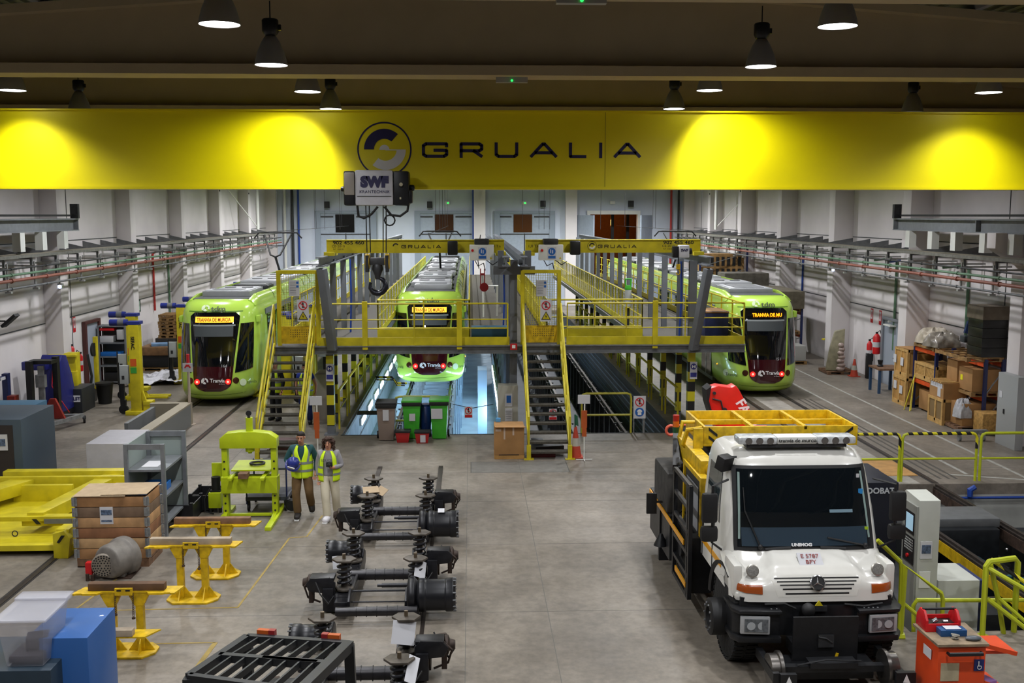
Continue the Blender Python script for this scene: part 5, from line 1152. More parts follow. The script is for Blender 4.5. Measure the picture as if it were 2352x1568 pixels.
b2 = dup(b1, (-1.41, 16.23, 0), label='middle black bogie with large smooth motor on its right side')
b3 = dup(b1, (-1.41, 12.56, 0), label='nearest black bogie, partly behind the dark slatted guard at the bottom edge')
def papers(parent, pts, cx, cz, rot):
    pass
for b, lst in ((b1, [((-.5, -.42, .83), (.3, .01, .2), (-1.2, 0, .2)), ((-.3, -.4, .8), (.2, .01, .18), (-1.0, .3, -.6)), ((.85, -1.08, .6), (.12, .01, .14), (-1.3, 0, 0))]), (b2, [((.62, -.72, .62), (.2, .01, .28), (-.6, .5, .5)), ((-.72, -.3, .6), (.1, .01, .2), (-.3, 0, .3))]), (b3, [((.52, .5, .62), (.3, .01, .3), (-.4, .15, .1)), ((.7, -.75, .68), (.14, .01, .36), (-.9, .5, .2))])):
    for c, sz, rt in lst:
        g = MB(); g.rb((0, 0, 0), sz); o = g.build('paper_tag', PAPER if b is not b1 or c[0] > 0 else mat('pale_cardboard', '#b09a7c', .8, noise=.12)); o.parent = b; o.location = c; o.rotation_euler = rt
g = MB(); o = g.bx(.82, 1.02, -.95, -.9, .3, .5)
# ================================================================ PEOPLE
SKIN = mat('skin', '#b98468', .55); HIVIS = mat('hi_vis_yellow', '#d2f21a', .6, emit=0); REFL = mat('reflective_grey', '#8d9491', .35, .2)
def skin_mesh(chains, base=None):
    """chains: list of [(pos, r)...]; first point of later chains snaps to an existing point"""
    vs, rs, es = [], [], []
    def find(p):
        for i, q in enumerate(vs):
            if (Vector(q)-Vector(p)).length < 1e-4: return i
        return None
    for ch in chains:
        prev = None
        for p, r in ch:
            i = find(p)
            if i is None: vs.append(tuple(p)); rs.append(r); i = len(vs)-1
            if prev is not None and prev != i: es.append((prev, i))
            prev = i
    me = bpy.data.meshes.new('tmp'); me.from_pydata(vs, es, []); o = bpy.data.objects.new('tmp', me); COL.objects.link(o)
    md = o.modifiers.new('s', 'SKIN'); md.use_smooth_shade = True
    sv = me.skin_vertices[0].data
    for i, r in enumerate(rs):
        sv[i].radius = r if isinstance(r, tuple) else (r, r)
        sv[i].use_root = (i == 0)
    sb = o.modifiers.new('u', 'SUBSURF'); sb.levels = 2; sb.render_levels = 2
    dg = bpy.context.evaluated_depsgraph_get(); m2 = bpy.data.meshes.new_from_object(o.evaluated_get(dg))
    V = [tuple(v.co) for v in m2.vertices]; Fc = [tuple(p.vertices) for p in m2.polygons]
    bpy.data.objects.remove(o); bpy.data.meshes.remove(m2); bpy.data.meshes.remove(me)
    return V, Fc
def person(lab, loc, J, cols, rz=0., hair='short', vest='closed', nm='person'):
    t = thing(nm, lab, 'person', (0, 0, 0))
    j = dict(pelvis=(0, 0, .96), belly=(0, 0, 1.12), chest=(0, .0, 1.34), neck=(0, .01, 1.50), chin=(0, -.015, 1.56), skull=(0, -.01, 1.66), crown=(0, 0, 1.73))
    j.update(J); g = MB()
    V3 = lambda k: Vector(j[k])
    ch = [[(j['pelvis'], (.1, .1)), (j['belly'], (.09, .09)), (j['chest'], (.09, .09)), (j['neck'], .056), (j['chin'], (.062, .068)), (j['skull'], (.078, .095)), (j['crown'], (.055, .07))]]
    for s in 'lr':
        ch.append([(j['chest'], (.09, .09)), (j['sh'+s], .055), (j['el'+s], .045), (j['wr'+s], .03), (j['ha'+s], (.04, .022))])
        ch.append([(j['pelvis'], (.1, .1)), (j['hi'+s], .08), (j['kn'+s], .062), (j['an'+s], .042), (j['to'+s], .04)])
    V, Fc = skin_mesh(ch); g.add(V, Fc)
    # nose, ears
    sk = V3('skull'); fwd = Vector(j.get('face', (0, -1, -.1))).normalized(); side = Vector((0, 0, 1)).cross(fwd).normalized(); upv = fwd.cross(side)
    if upv.z < 0: upv = -upv
    g.tube([sk+fwd*.085+upv*.01, sk+fwd*.105-upv*.025, sk+fwd*.1-upv*.04], [.009, .016, .01], 8)
    for s in (-1, 1): g.sph(sk+side*s*.08-upv*.015, (.014, .022, .032), 8, 6)
    # fingers
    for s in 'lr':
        wr, ha = V3('wr'+s), V3('ha'+s); d = (ha-wr).normalized(); n = Vector(j.get('palm'+s, (0, -1, 0))); a = d.cross(n).normalized(); n = a.cross(d).normalized()
        for k, ln in enumerate((.065, .075, .07, .055)):
            b = ha+a*(-.03+.02*k)+d*.01; g.tube([b, b+d*ln*.45+n*.008, b+d*ln*.8+n*.03, b+d*ln*.85+n*.05], [.0095, .009, .008, .006], 7)
        sg = -1 if s == 'l' else 1
        b = wr+d*.03-a*.025; g.tube([b, b-a*.03+d*.03+n*.01, b-a*.03+d*.06+n*.025], [.012, .01, .008], 7)
    g.build('body', cols.get('skin', SKIN), t)
    # eyes, mouth
    f = MB()
    for s in (-1, 1): f.sph(sk+fwd*.088+side*s*.03+upv*.01, (.011, .008, .008), 8, 6)
    f.build('eyes', mat('eye_dark', '#20140f', .3), t)
    f = MB(); f.tube([sk+fwd*.092+side*-.03-upv*.062, sk+fwd*.1-upv*.068, sk+fwd*.092+side*.03-upv*.062], .007, 6); f.build('mouth', mat('lip_red', '#8c4a42', .5), t)
    f = MB()
    for s in (-1, 1): f.tube([sk+fwd*.09+side*s*.015+upv*.03, sk+fwd*.085+side*s*.045+upv*.03], .006, 5)
    f.build('eyebrows', cols['hair'], t)
    # hair
    f = MB(); rnd = random.Random(5)
    if hair == 'short':
        f.sph(sk-fwd*.02+upv*.055, (.08, .088, .055), 18, 12); f.sph(sk-fwd*.045+upv*.01, (.083, .065, .085), 16, 10)
    else:
        for k in range(300):
            a = rnd.uniform(0, 2*PI); z = rnd.uniform(-.16, .1); r = .10+.02*rnd.random()-(.05 if z > .06 else 0)
            p = sk+side*math.cos(a)*r+(-fwd)*math.sin(a)*r*.9+upv*z
            if (p-sk).dot(fwd) > .05 and z < .06: continue
            f.sph(p, rnd.uniform(.014, .024), 7, 5)
        f.sph(sk-fwd*.03+upv*.02, (.1, .1, .1), 14, 10)
    f.build('hair', cols['hair'], t)
    # trousers
    ch = [[(j['pelvis'], (.18, .135)), (tuple(Vector(j['pelvis'])+Vector((0, 0, .1))), (.165, .125))]]
    for s in 'lr':
        m1 = (V3('hi'+s)+V3('kn'+s))/2; m2 = (V3('kn'+s)+V3('an'+s))/2
        ch.append([(j['pelvis'], (.18, .135)), (j['hi'+s], .115), (tuple(m1), .105), (j['kn'+s], .088), (tuple(m2), .085), (tuple(V3('an'+s)+Vector((0, 0, .0))), .085)])
    V, Fc = skin_mesh(ch); f = MB(); f.add(V, Fc); f.build('trousers', cols['trousers'], t)
    # top with sleeves
    ch = [[(tuple(Vector(j['pelvis'])+Vector((0, 0, -.06))), (.19, .15)), (tuple(Vector(j['pelvis'])+Vector((0, 0, .05))), (.175, .13)), (j['belly'], (.165, .125)), (j['chest'], (.19, .13)), (tuple(V3('neck')-Vector((0, 0, .02))), .075)]]
    for s in 'lr':
        e = V3('wr'+s) if cols.get('sleeve', 1) else V3('el'+s)
        pts = [(j['chest'], (.19, .13)), (j['sh'+s], .085), (tuple((V3('sh'+s)+V3('el'+s))/2), .07)]
        if cols.get('sleeve', 1): pts += [(j['el'+s], .062), (tuple(V3('wr'+s)-(V3('wr'+s)-V3('el'+s))*.1), .045)]
        ch.append(pts)
    V, Fc = skin_mesh(ch); f = MB(); f.add(V, Fc); f.build('jacket', cols['top'], t)
    if cols.get('hood'):
        f = MB(); nk = V3('neck'); f.tube([nk+Vector((.07*math.cos(a), .02+.07*math.sin(a), -.01+.02*math.sin(a))) for a in [i*PI/6 for i in range(12)]], .035, 8, close=True); f.build('hood', cols['top'], t)
    # vest
    ga = 8 if vest == 'closed' else 26
    P0 = V3('pelvis'); C0 = V3('chest'); N0 = V3('neck')
    def vs_(u, v, off=0.):
        """u 0..1 around from the front gap, v 0..1 hem to shoulder"""
        z = (P0.z-.12)+(N0.z-.015-(P0.z-.12))*v; k = max(0, (v-.72)/.28)
        c = P0+(N0-P0)*max(0, min(1, (z-P0.z)/(N0.z-P0.z)))
        gap = math.radians(ga*(1 if vest == 'open' else max(0, (v-.55))/.45*4+.1)); a = -PI/2+gap+(2*PI-2*gap)*u
        rx = (.205+off)+.012*math.sin(v*5)-.09*k**2; ry = (.155+off)-.05*k**2
        if k > 0: rx = rx; 
        return (c.x+rx*math.cos(a), c.y+ry*math.sin(a), z+(.0 if k <= 0 else 0))
    f = MB(); f.grid(lambda u, v: vs_(u, v), (0, 1), (0, 1), 40, 18); f.build('vest', HIVIS, t, thick=.008)
    f = MB()
    for v0 in (.2, .44): f.grid(lambda u, v: vs_(u, v, .01), (0, 1), (v0, v0+.075), 40, 1)
    for uc in (.10, .90): f.grid(lambda u, v: vs_(uc-.02+.04*u, v, .011), (0, 1), (.5, .99), 1, 12)
    f.build('reflective_band', REFL, t)
    for s in 'lr':
        an, to = V3('an'+s), V3('to'+s); d = (to-an); 
        f = MB(); heel = an-Vector((d.x, d.y, 0)).normalized()*.05 if abs(d.y) > .01 else an
        V, Fc = skin_mesh([[(tuple(an-d*.25), .07), (tuple(an+d*.1), .075), (tuple(an+d*.6), .068), (tuple(to+d*.15), .06)]])
        f.add(V, Fc); sh = f.build('shoe', cols['shoe'], t)
        f = MB(); dn = d.normalized(); up_ = (Vector((0, 0, 1))-dn*dn.z).normalized(); a = an-d*.25-up_*.05; b = to+dn*.03-up_*.035; f.bar(a, b, .09, .022); f.build('sole', cols.get('sole', WINK), sh)
    t.location = loc; t.rotation_euler[2] = rz; return t
COLM = dict(top=mat('teal_jacket', '#1d4a4c', .8, noise=.15), trousers=mat('khaki_trousers', '#6b5231', .85, noise=.2, scale=5), hair=mat('dark_brown_hair', '#1f1510', .7), shoe=mat('dark_shoe', '#26211e', .6), skin=SKIN)
man = person('walking man in dark teal jacket, yellow vest and brown trousers holding a blue helmet', (-3.36, 20.45, 0),
    dict(shl=(-.19, 0, 1.42), ell=(-.31, .0, 1.17), wrl=(-.14, -.2, 1.12), hal=(-.07, -.23, 1.13), palml=(0, 0, 1), shr=(.19, .0, 1.42), elr=(.29, .05, 1.16), wrr=(.27, -.02, .92), har=(.25, -.05, .85),
         hil=(-.1, 0, .93), knl=(-.12, -.1, .5), anl=(-.1, -.03, .09), tol=(-.11, -.2, .05), hir=(.1, 0, .93), knr=(.14, -.1, .55), anr=(.15, .16, .22), tor=(.17, .09, .1),
         skull=(-.01, -.035, 1.655), crown=(-.015, -.045, 1.73), chin=(-.01, -.05, 1.56), face=(-.1, -1, -.35)), COLM, rz=.05)
COLW = dict(top=mat('grey_hoodie', '#8f8d90', .9, noise=.1), trousers=mat('cream_trousers', '#cfc6ae', .85, noise=.1), hair=mat('curly_brown_hair', '#3a2519', .8), shoe=mat('white_shoe', '#d9d6da', .6), hood=1)
woman = person('walking person with curly hair, grey hoodie, open yellow vest and cream trousers', (-2.81, 20.3, 0),
    dict(pelvis=(0, 0, .93), chest=(0, 0, 1.28), belly=(0, 0, 1.08), neck=(0, .01, 1.42), chin=(0, -.015, 1.47), skull=(0, -.01, 1.56), crown=(0, 0, 1.63),
         shl=(-.165, 0, 1.35), ell=(-.22, .03, 1.1), wrl=(-.21, -.02, .86), hal=(-.2, -.04, .79), shr=(.165, 0, 1.35), elr=(.25, -.02, 1.1), wrr=(.1, -.2, 1.1), har=(.04, -.22, 1.13), palmr=(0, 0, 1),
         hil=(-.085, 0, .9), knl=(-.06, -.12, .48), anl=(-.03, -.12, .08), tol=(-.07, -.28, .05), hir=(.085, 0, .9), knr=(.12, .02, .48), anr=(.12, .18, .12), tor=(.15, .05, .06), face=(-.12, -1, -.1)), COLW, vest='open', hair='long')
text('SDUCE', .07, (-2.83, 20.13, 1.24), woman, mat('dark_print', '#3b3b40', .8))
g = MB(); g.lathe([(.12, 0), (.125, .02), (.115, .09), (.07, .14), (0, .155)], (0, 0, 0), 20); g.lathe([(.15, .0), (.12, .02)], (0, -.02, 0), 20)
h = solo(g, 'safety_helmet', mat('helmet_blue', '#1c2b7c', .35, coat=.4), 'blue safety helmet held against the chest of the man in teal', 'helmet'); h.location = (-3.50, 20.2, 1.15); h.rotation_euler = (.9, .3, 0)
g = MB(); g.bx(-.07, .07, -.12, -.108, .05, .11); o = g.build('helmet_label', WINK); o.parent = h; o.location = (0, 0, 0)
g = MB(); g.rb((0, 0, 0), (.12, .07, .09)); g.cyl((0, -.03, 0), (0, -.11, 0), .035); h = solo(g, 'hand_camera', BLACK, 'small black camera held in the hand of the curly haired person', 'camera', bev=.01); h.location = (-2.77, 20.03, 1.13)
COL1 = dict(top=mat('black_top', '#15151a', .9), trousers=mat('black_trousers', '#1a1a1d', .9), hair=mat('dark_brown_hair', '', 1), shoe=BLACK, sole=BLACK)
B0 = dict(shl=(-.19, 0, 1.42), ell=(-.26, .02, 1.16), wrl=(-.24, -.06, .93), hal=(-.23, -.08, .86), shr=(.19, .0, 1.42), elr=(.27, .03, 1.16), wrr=(.26, -.04, .92), har=(.25, -.06, .85),
          hil=(-.1, 0, .93), knl=(-.11, -.02, .5), anl=(-.12, .0, .08), tol=(-.14, -.16, .05), hir=(.1, 0, .93), knr=(.11, -.03, .5), anr=(.12, .0, .08), tor=(.14, -.16, .05))
person('worker in black clothes and yellow vest seen through the left staircase steps', (-5.74, 30.6, 0), B0, COL1, rz=-.5, vest='open')
B1 = dict(B0); B1['wrr'] = (.3, -.05, .92); B1['elr'] = (.31, .0, 1.16)
person('worker in blue t-shirt and yellow vest behind the right rail of left staircase', (-4.78, 30.0, 0), B1, dict(top=mat('blue_tshirt', '#1f3a9a', .8), trousers=mat('navy_trousers', '#1c2c66', .85), hair=mat('dark_brown_hair', '', 1), shoe=BLACK, sole=BLACK, sleeve=0))
# ================================================================ LEFT SIDE OBJECTS
def boxthing(nm, lab, cat, x0, x1, y0, y1, z0, z1, m, bev=.008, **k):
    g = MB(); g.bx(x0, x1, y0, y1, z0, z1); return solo(g, nm, m, lab, cat, bev=bev, **k)
# wooden pallet crate
X0, X1, Y0_, Y1_ = -6.76, -5.55, 17.62, 18.42
t = thing('wooden_crate', 'big pine plank crate on a pallet with steel corner hinges and cardboard on top', 'crate', ((X0+X1)/2, Y0_, 0))
PINE = [mat('pine_plank_%d' % i, c, .7, noise=.35, scale=4) for i, c in enumerate(('#b98f62', '#a5794e', '#8f6140', '#77604c', '#c09a6c'))]
g = MB(); 
for x in (X0, (X0+X1)/2-.06, X1-.14): g.bx(x, x+.14, Y0_, Y1_, 0, .1)
g.bx(X0, X1, Y0_, Y0_+.1, .1, .14); g.bx(X0, X1, Y1_-.1, Y1_, .1, .14); g.bx(X0, X1, Y0_, Y1_, .12, .145); g.bx(X0, X1, Y0_, Y0_+.1, 0, .02); g.build('pallet', WOOD2, t)
for k in range(6):
    z = .15+k*.182; g = MB(); zz = z+.172
    g.bx(X0, X1, Y0_, Y0_+.022, z, zz); g.bx(X0, X1, Y1_-.022, Y1_, z, zz); g.bx(X0, X0+.022, Y0_, Y1_, z, zz); g.bx(X1-.022, X1, Y0_, Y1_, z, zz)
    g.build('plank_collar', PINE[(k*3+1) % 5], t, bev=.004)
g = MB()
for x in (X0, X1):
    for y in (Y0_, Y1_):
        for k in range(6): z = .17+k*.182; g.bx(x-.045, x+.045, y-.008, y+.008, z, z+.15); g.bx(x-.008, x+.008, y-.04, y+.06, z, z+.15)
g.build('corner_hinge', mat('zinc', '#a9acae', .4, .7, noise=.3, scale=20), t)
g = MB(); g.bx(X0+.42, X0+.64, Y0_-.004, Y0_, .76, 1.06); pp = g.build('paper_notice', PAPER, t); g = MB(); g.bx(X0+.44, X0+.62, Y0_-.007, Y0_-.004, .92, 1.01); g.bx(X0+.44, X0+.62, Y0_-.007, Y0_-.004, .8, .83); g.build('printed_photo', mat('print_photo', '#5a6b86', .7, noise=.7, scale=30), pp)
g = MB(); g.rb((X0+.42, (Y0_+Y1_)/2-.02, 1.26), (.88, .82, .008), rx=.02); solo(g, 'cardboard_sheet', mat('pale_cardboard', '#b09a7c', .8, noise=.12), 'cardboard sheet lying on the left of the pine crate top', 'cardboard')
g = MB(); g.rb((X1-.38, (Y0_+Y1_)/2, 1.275), (.78, .8, .008), ry=-.01); solo(g, 'cardboard_sheet', mat('pale_cardboard', '', 1), 'cardboard sheet lying on the right of the pine crate top', 'cardboard')
# electric motor in front of the crate
t = thing('fan_motor', 'grey rounded motor with drilled round front, lying in front of the pine crate', 'motor', (-6.0, 17.15, 0))
mx, my = -6.08, 16.95
CASTM = mat('cast_grey', '#7d7872', .6, .2, noise=.25, scale=8)
g = MB(); g.lathe([(0, 0), (.24, 0), (.27, .02), (.29, .08), (.29, .30), (.33, .34), (.33, .46), (.29, .5), (0, .5)], (mx+.05, my, .3), 36, (.45, 1, 0)); g.bx(mx-.2, mx+.3, my+.1, my+.6, 0, .1); g.build('housing', CASTM, t, bev=.01)
g = MB(); g.lathe([(0, -.02), (.18, -.02), (.2, 0), (.2, .03)], (mx-.0, my-.01, .26), 32, (.0, 1, 0)); fr_ = g.build('front_cover', mat('cover_grey', '#8c8377', .5, .3), t)
g = MB()
for rr, n_ in ((.05, 6), (.09, 12), (.13, 18), (.165, 22)):
    for k in range(n_): a = 2*PI*k/n_; g.cyl((mx+rr*math.cos(a), my-.034, .26+rr*math.sin(a)), (mx+rr*math.cos(a), my-.028, .26+rr*math.sin(a)), .013, n=7)
g.build('vent_hole', BLACK, fr_)
g = MB(); g.bx(mx-.3, mx-.2, my, my+.12, .1, .3); g.build('red_tag', RED, t); g = MB(); g.cyl((mx-.27, my, .0), (mx-.27, my, .12), .03); g.cyl((mx-.19, my, 0), (mx-.19, my, .1), .03); g.bx(mx+.1, mx+.42, my+.05, my+.6, 0, .02); g.build('foot', RUST, t)
# trestle stands
def trestle(loc, lab, wid=1.4, chain=True, blk=WOOD2, white=False):
    t = thing('trestle_stand', lab, 'stand', (0, 0, 0), 'yellow trestle stands')
    g = MB(); g.prism([(-.26, -.26), (.26, -.26), (.4, -.1), (.4, .1), (.26, .26), (-.26, .26), (-.4, .1), (-.4, -.1)], 'z', 0, .03); g.build('base_plate', YEL2, t, bev=.004)
    for s in (-1, 1):
        g = MB(); x = s*.19; g.bx(x-.05, x+.05, -.045, .045, .03, .86); g.prism([(x-.06, .2), (x-.18, .03), (x+.18, .03), (x+.06, .2)], 'y', -.008, .008); g.prism([(x-.06, .68), (x-.15, .86), (x+.15, .86), (x+.06, .68)], 'y', -.05, .05); g.prism([(-.05, .2), (-.2, .03), (.2, .03), (.05, .2)], 'x', x-.008, x+.008); g.build('leg', YEL2, t)
    g = MB(); w = wid/2
    g.prism([(-w, -.13), (-w+.05, -.13), (-w+.07, -.11), (-w+.14, -.11), (-w+.16, -.13), (-.35, -.13), (-.3, -.06), (.3, -.06), (.35, -.13), (w-.16, -.13), (w-.14, -.11), (w-.07, -.11), (w-.05, -.13), (w, -.13), (w+.06, .15), (-w+.1, .15)], 'z', .86, .885); g.build('top_plate', YEL2, t)
    g = MB(); g.bx(-.12, .12, -.09, -.06, .84, .94); g.build('bracket', YEL2, t); g = MB(); g.bx(-.09, -.03, -.094, -.09, .9, .92); g.bx(.03, .09, -.094, -.09, .9, .92); g.build('slot', BLACK, t)
    if chain:
        g = MB()
        for x, ln in ((-.12, .3), (.12, .36)):
            z = .86
            while z > .86-ln: g.tube([(x+.012*math.cos(a), -.08, z+.016*math.sin(a)) for a in [i*PI/3 for i in range(6)]], .004, 4, close=True); z -= .026
            g.lathe([(.0, 0), (.025, .01), (.025, .03), (0, .04)], (x, -.08, z), 8)
        g.build('chain', RUST, t)
    t.location = loc; t['label'] = lab; return t
tl = trestle((-4.38, 16.05, 0), 'middle of three yellow trestle stands with a pale timber beam')
tl2 = dup(tl, (-4.3, 17.15, 0), label='farthest of three yellow trestle stands, in front of the green press')
tl3 = dup(tl, (-4.76, 14.05, 0), label='nearest of three yellow trestle stands, beside the blue cabinet')
for (x, y), lab, m_, ln in (((-4.4, 16.05), 'pale', mat('pale_timber', '#a39480', .8, noise=.4, scale=4), 1.26), ((-4.33, 17.15), 'brown', WOOD2, 1.26), ((-4.74, 14.05), 'dark brown', mat('dark_timber', '#5d432e', .8, noise=.4, scale=5), 1.04)):
    g = MB(); g.rb((x, y+.03, .935), (ln, .12, .1), rz=-.02); solo(g, 'timber_beam', m_, '%s square timber beam lying on the %s trestle stand' % (lab, {'pale': 'middle', 'brown': 'farthest', 'dark brown': 'nearest'}[lab]), 'timber', bev=.006)
g = MB(); g.prism([(-.34, -.1), (.2, -.1), (.34, .16), (.1, .16), (-.34, .16)], 'z', .42, .44); g.v = [(a-4.55, b+13.6, c) for a, b, c in g.v]; o = solo(g, 'yellow_shelf_plate', YEL2, 'yellow plate with white corner behind the blue cabinet, under the nearest trestle', 'plate')
g = MB(); g.rb((-4.72, 13.55, .49), (.42, .12, .09)); solo(g, 'timber_block', mat('pale_timber', '', 1), 'short timber block on the low yellow plate beside blue cabinet', 'timber', bev=.006)
# hydraulic press
t = thing('hydraulic_press', 'bright lime green hydraulic press frame with round ring on its table', 'press', (-4.4, 20.6, 0))
g = MB()
for x in (-4.95, -3.98): g.bx(x, x+.11, 20.5, 20.68, .03, 1.5); g.prism([(20.0 if x > -4.5 else 20.2, .03), (21.0, .03), (20.7, .12), (20.5, .12)], 'x', x+.02, x+.09)
g.bx(-3.96, -3.84, 19.6, 21.3, 0, .07); g.bx(-4.98, -4.86, 20.1, 21.2, 0, .07); g.bx(-4.95, -3.85, 20.55, 20.62, .02, .07); g.build('upright', LIMEP, t, bev=.006)
g = MB(); g.prism([(-4.97, 1.42), (-3.85, 1.42), (-3.85, 1.62), (-4.0, 1.72), (-4.25, 1.75), (-4.6, 1.75), (-4.85, 1.72), (-4.97, 1.62)], 'y', 20.45, 20.72); g.build('head_beam', LIMEP, t, bev=.01)
g = MB(); g.cyl((-4.4, 20.58, 1.7), (-4.4, 20.58, 2.02), .07); g.cyl((-4.4, 20.58, 1.34), (-4.4, 20.58, 1.42), .09); g.cyl((-4.4, 20.58, 1.3), (-4.4, 20.58, 1.36), .04); g.build('cylinder', LIMEP, t); g = MB(); g.cyl((-4.4, 20.55, 2.02), (-4.4, 20.55, 2.05), .03); g.lathe([(0, -.02), (.055, -.02), (.055, .02), (0, .02)], (-4.4, 20.55, 2.11), 18, (0, 1, 0)); g.build('gauge', BLACK, t)
g = MB(); g.bx(-4.96, -3.86, 20.42, 20.5, .52, .85); g.bx(-4.96, -3.86, 20.68, 20.76, .52, .8); g.bx(-4.96, -3.86, 20.42, 20.76, .8, .83); g.bx(-4.78, -4.7, 20.2, 21.0, .83, .88); g.bx(-4.15, -4.07, 20.2, 21.0, .83, .88); g.build('bed', LIMEP, t, bev=.006)
g = MB(); g.rb((-4.38, 20.85, .98), (.78, .7, .03), rx=.05); g.build('table_plate', LIMEP, t)
g = MB(); g.rb((-4.5, 20.4, .9), (.18, .25, .1)); g.build('timber_packer', WOOD2, t)
g = MB()
for x in (-4.9, -3.92):
    for z in (.15, .3, .45, 1.0, 1.15): g.cyl((x, 20.49, z), (x, 20.5, z), .02, n=8)
g.build('pin_holes', BLACK, t)
g = MB(); g.tube([(-4.33+.14*math.cos(a), 20.9+.13*math.sin(a), 1.02) for a in [i*PI/12 for i in range(24)]], .022, 6, close=True); solo(g, 'metal_ring', DGREY, 'dark round ring lying on the green press table', 'ring')
t = thing('pump_unit', 'small pump with black motor and green tank left of the green press', 'pump', (-5.2, 20.95, 0))
g = MB(); g.bx(-5.33, -5.08, 20.85, 21.15, .1, .42); g.build('tank', LIMEP, t, bev=.02); g = MB(); g.cyl((-5.2, 21.0, .42), (-5.2, 21.0, .72), .09); g.bx(-5.3, -5.1, 20.9, 21.1, .4, .46); g.build('motor', BLACK, t); g = MB(); g.bx(-5.3, -5.0, 21.1, 21.14, .6, .98); g.build('panel', LIMEP, t); g = MB(); g.tube([(-5.3, 20.9, .5), (-5.4, 20.85, .3), (-5.38, 20.8, .05), (-5.2, 20.75, .02)], .015, 6); g.build('hose', BLACK, t); g = MB()
for x in (-5.3, -5.1): g.cyl((x, 20.9, 0), (x, 20.9, .1), .03)
g.build('foot', BLACK, t)
# service cart behind press
t = thing('service_cart', 'dark two shelf trolley standing behind the green press', 'trolley', (-4.15, 21.3, 0))
g = MB(); g.bx(-4.6, -3.75, 20.95, 21.75, .22, .3); g.bx(-4.6, -3.75, 20.95, 21.75, .86, .9); g.build('shelf', mat('cart_shelf', '#3c3f4a', .6, noise=.3), t)
g = MB()
for x in (-4.58, -3.77):
    for y in (20.97, 21.73): g.cyl((x, y, .15), (x, y, .92), .018, n=8)
g.build('frame', NAVY, t); g = MB()
for x in (-4.55, -3.8):
    for y in (21.0, 21.7): g.lathe([(0, -.02), (.07, -.02), (.07, .02), (0, .02)], (x, y, .07), 14, (1, 0, 0)); g.bx(x-.03, x+.03, y-.02, y+.02, .07, .22)
g.build('castor', BLACK, t)
g = MB(); g.lathe([(0, -.05), (.1, -.05), (.13, 0), (.1, .05), (0, .05)], (-3.66, 20.9, .14), 18, (0, 1, 0)); g.bx(-3.8, -3.6, 20.9, 21.0, .2, .25); solo(g, 'black_roller', BLACK, 'round black roller on floor between green press and walking man', 'roller')
# grey shelf unit, white box and low wall of cabinets
t = thing('metal_shelf', 'open grey metal shelf standing behind the pine crate', 'shelf', (-5.9, 19.3, 0))
GS = mat('shelf_grey', '#7b7f83', .5, .3, noise=.15)
g = MB()
for x, y in ((-6.35, 19.1), (-5.68, 19.1), (-6.3, 20.3), (-5.62, 20.3)): g.bx(x-.035, x+.035, y-.035, y+.035, 0, 1.82)
g.bx(-6.35, -5.68, 19.08, 19.12, 1.72, 1.82); g.bx(-6.3, -5.62, 20.28, 20.32, 1.72, 1.82); g.build('post', GS, t)
for z in (.3, .8, 1.3): g = MB(); g.bx(-6.33, -5.65, 19.1, 20.3, z, z+.04); g.build('shelf_board', GS, t)
g = MB(); g.bx(-6.36, -6.34, 19.1, 20.3, .1, 1.8); g.bx(-6.3, -5.65, 20.33, 20.34, .3, 1.75); g.build('back_panel', mat('pale_panel', '#8f9a96', .3), t)
boxthing('blue_tray', 'bright blue plastic tray on the lower shelf behind the pine crate', 'tray', -6.2, -5.75, 19.2, 19.8, .84, .98, mat('blue_plastic', '#1464b4', .4))
g = MB(); g.bx(-6.15, -5.85, 19.3, 19.8, 1.34, 1.345); solo(g, 'paper_sheet', PAPER, 'white paper sheet on the top board of grey shelf', 'paper')
boxthing('white_cabinet', 'pale grey cabinet with blank side standing behind the pine crate', 'cabinet', -8.62, -7.68, 23.3, 24.85, 0, .92, mat('pale_cabinet', '#bab8be', .6, noise=.08))
g = MB(); g.bx(-9.15, -9.05, 27.5, 30, 0, .55); g.bx(-8.15, -8.05, 25.2, 30, 0, .62); g.mt(1).bx(-8.35, -8.05, 25.2, 30, .6, .64); g.bx(-9.2, -8.05, 29.9, 30.1, 0, .64); g.mt(1).bx(-8.7, -7.7, 24.9, 25.5, .62, .66)
solo(g, 'low_partition', [mat('partition_grey', '#77797a', .6), mat('partition_top', '#9a917f', .7)], 'long low grey partition with beige top leading towards left tram', 'partition')
for x, y, lab in ((-5.75, 20.6, 'left'), (-5.45, 21.3, 'right')):
    t = thing('parts_bin', 'dark open steel bin on floor beside the grey shelf, %s one' % lab, 'bin', (x, y, 0), 'dark open steel bins')
    g = MB(); w, d, h = .28, .4, .35
    g.bx(x-w, x+w, y-d, y+d, .05, .07)
    for a in ((x-w, x-w+.02, y-d, y+d), (x+w-.02, x+w, y-d, y+d), (x-w, x+w, y-d, y-d+.02), (x-w, x+w, y+d-.02, y+d)): g.bx(*a, .05, h)
    for sx_ in (-1, 1):
        for sy_ in (-1, 1): g.bx(x+sx_*(w-.03)-.03, x+sx_*(w-.03)+.03, y+sy_*(d-.03)-.03, y+sy_*(d-.03)+.03, 0, h+.04)
    g.build('shell', BLKM, t); g = MB(); g.bx(x-w+.02, x+w-.02, y-d+.02, y+d-.02, .07, .16); g.build('contents', RUST, t)
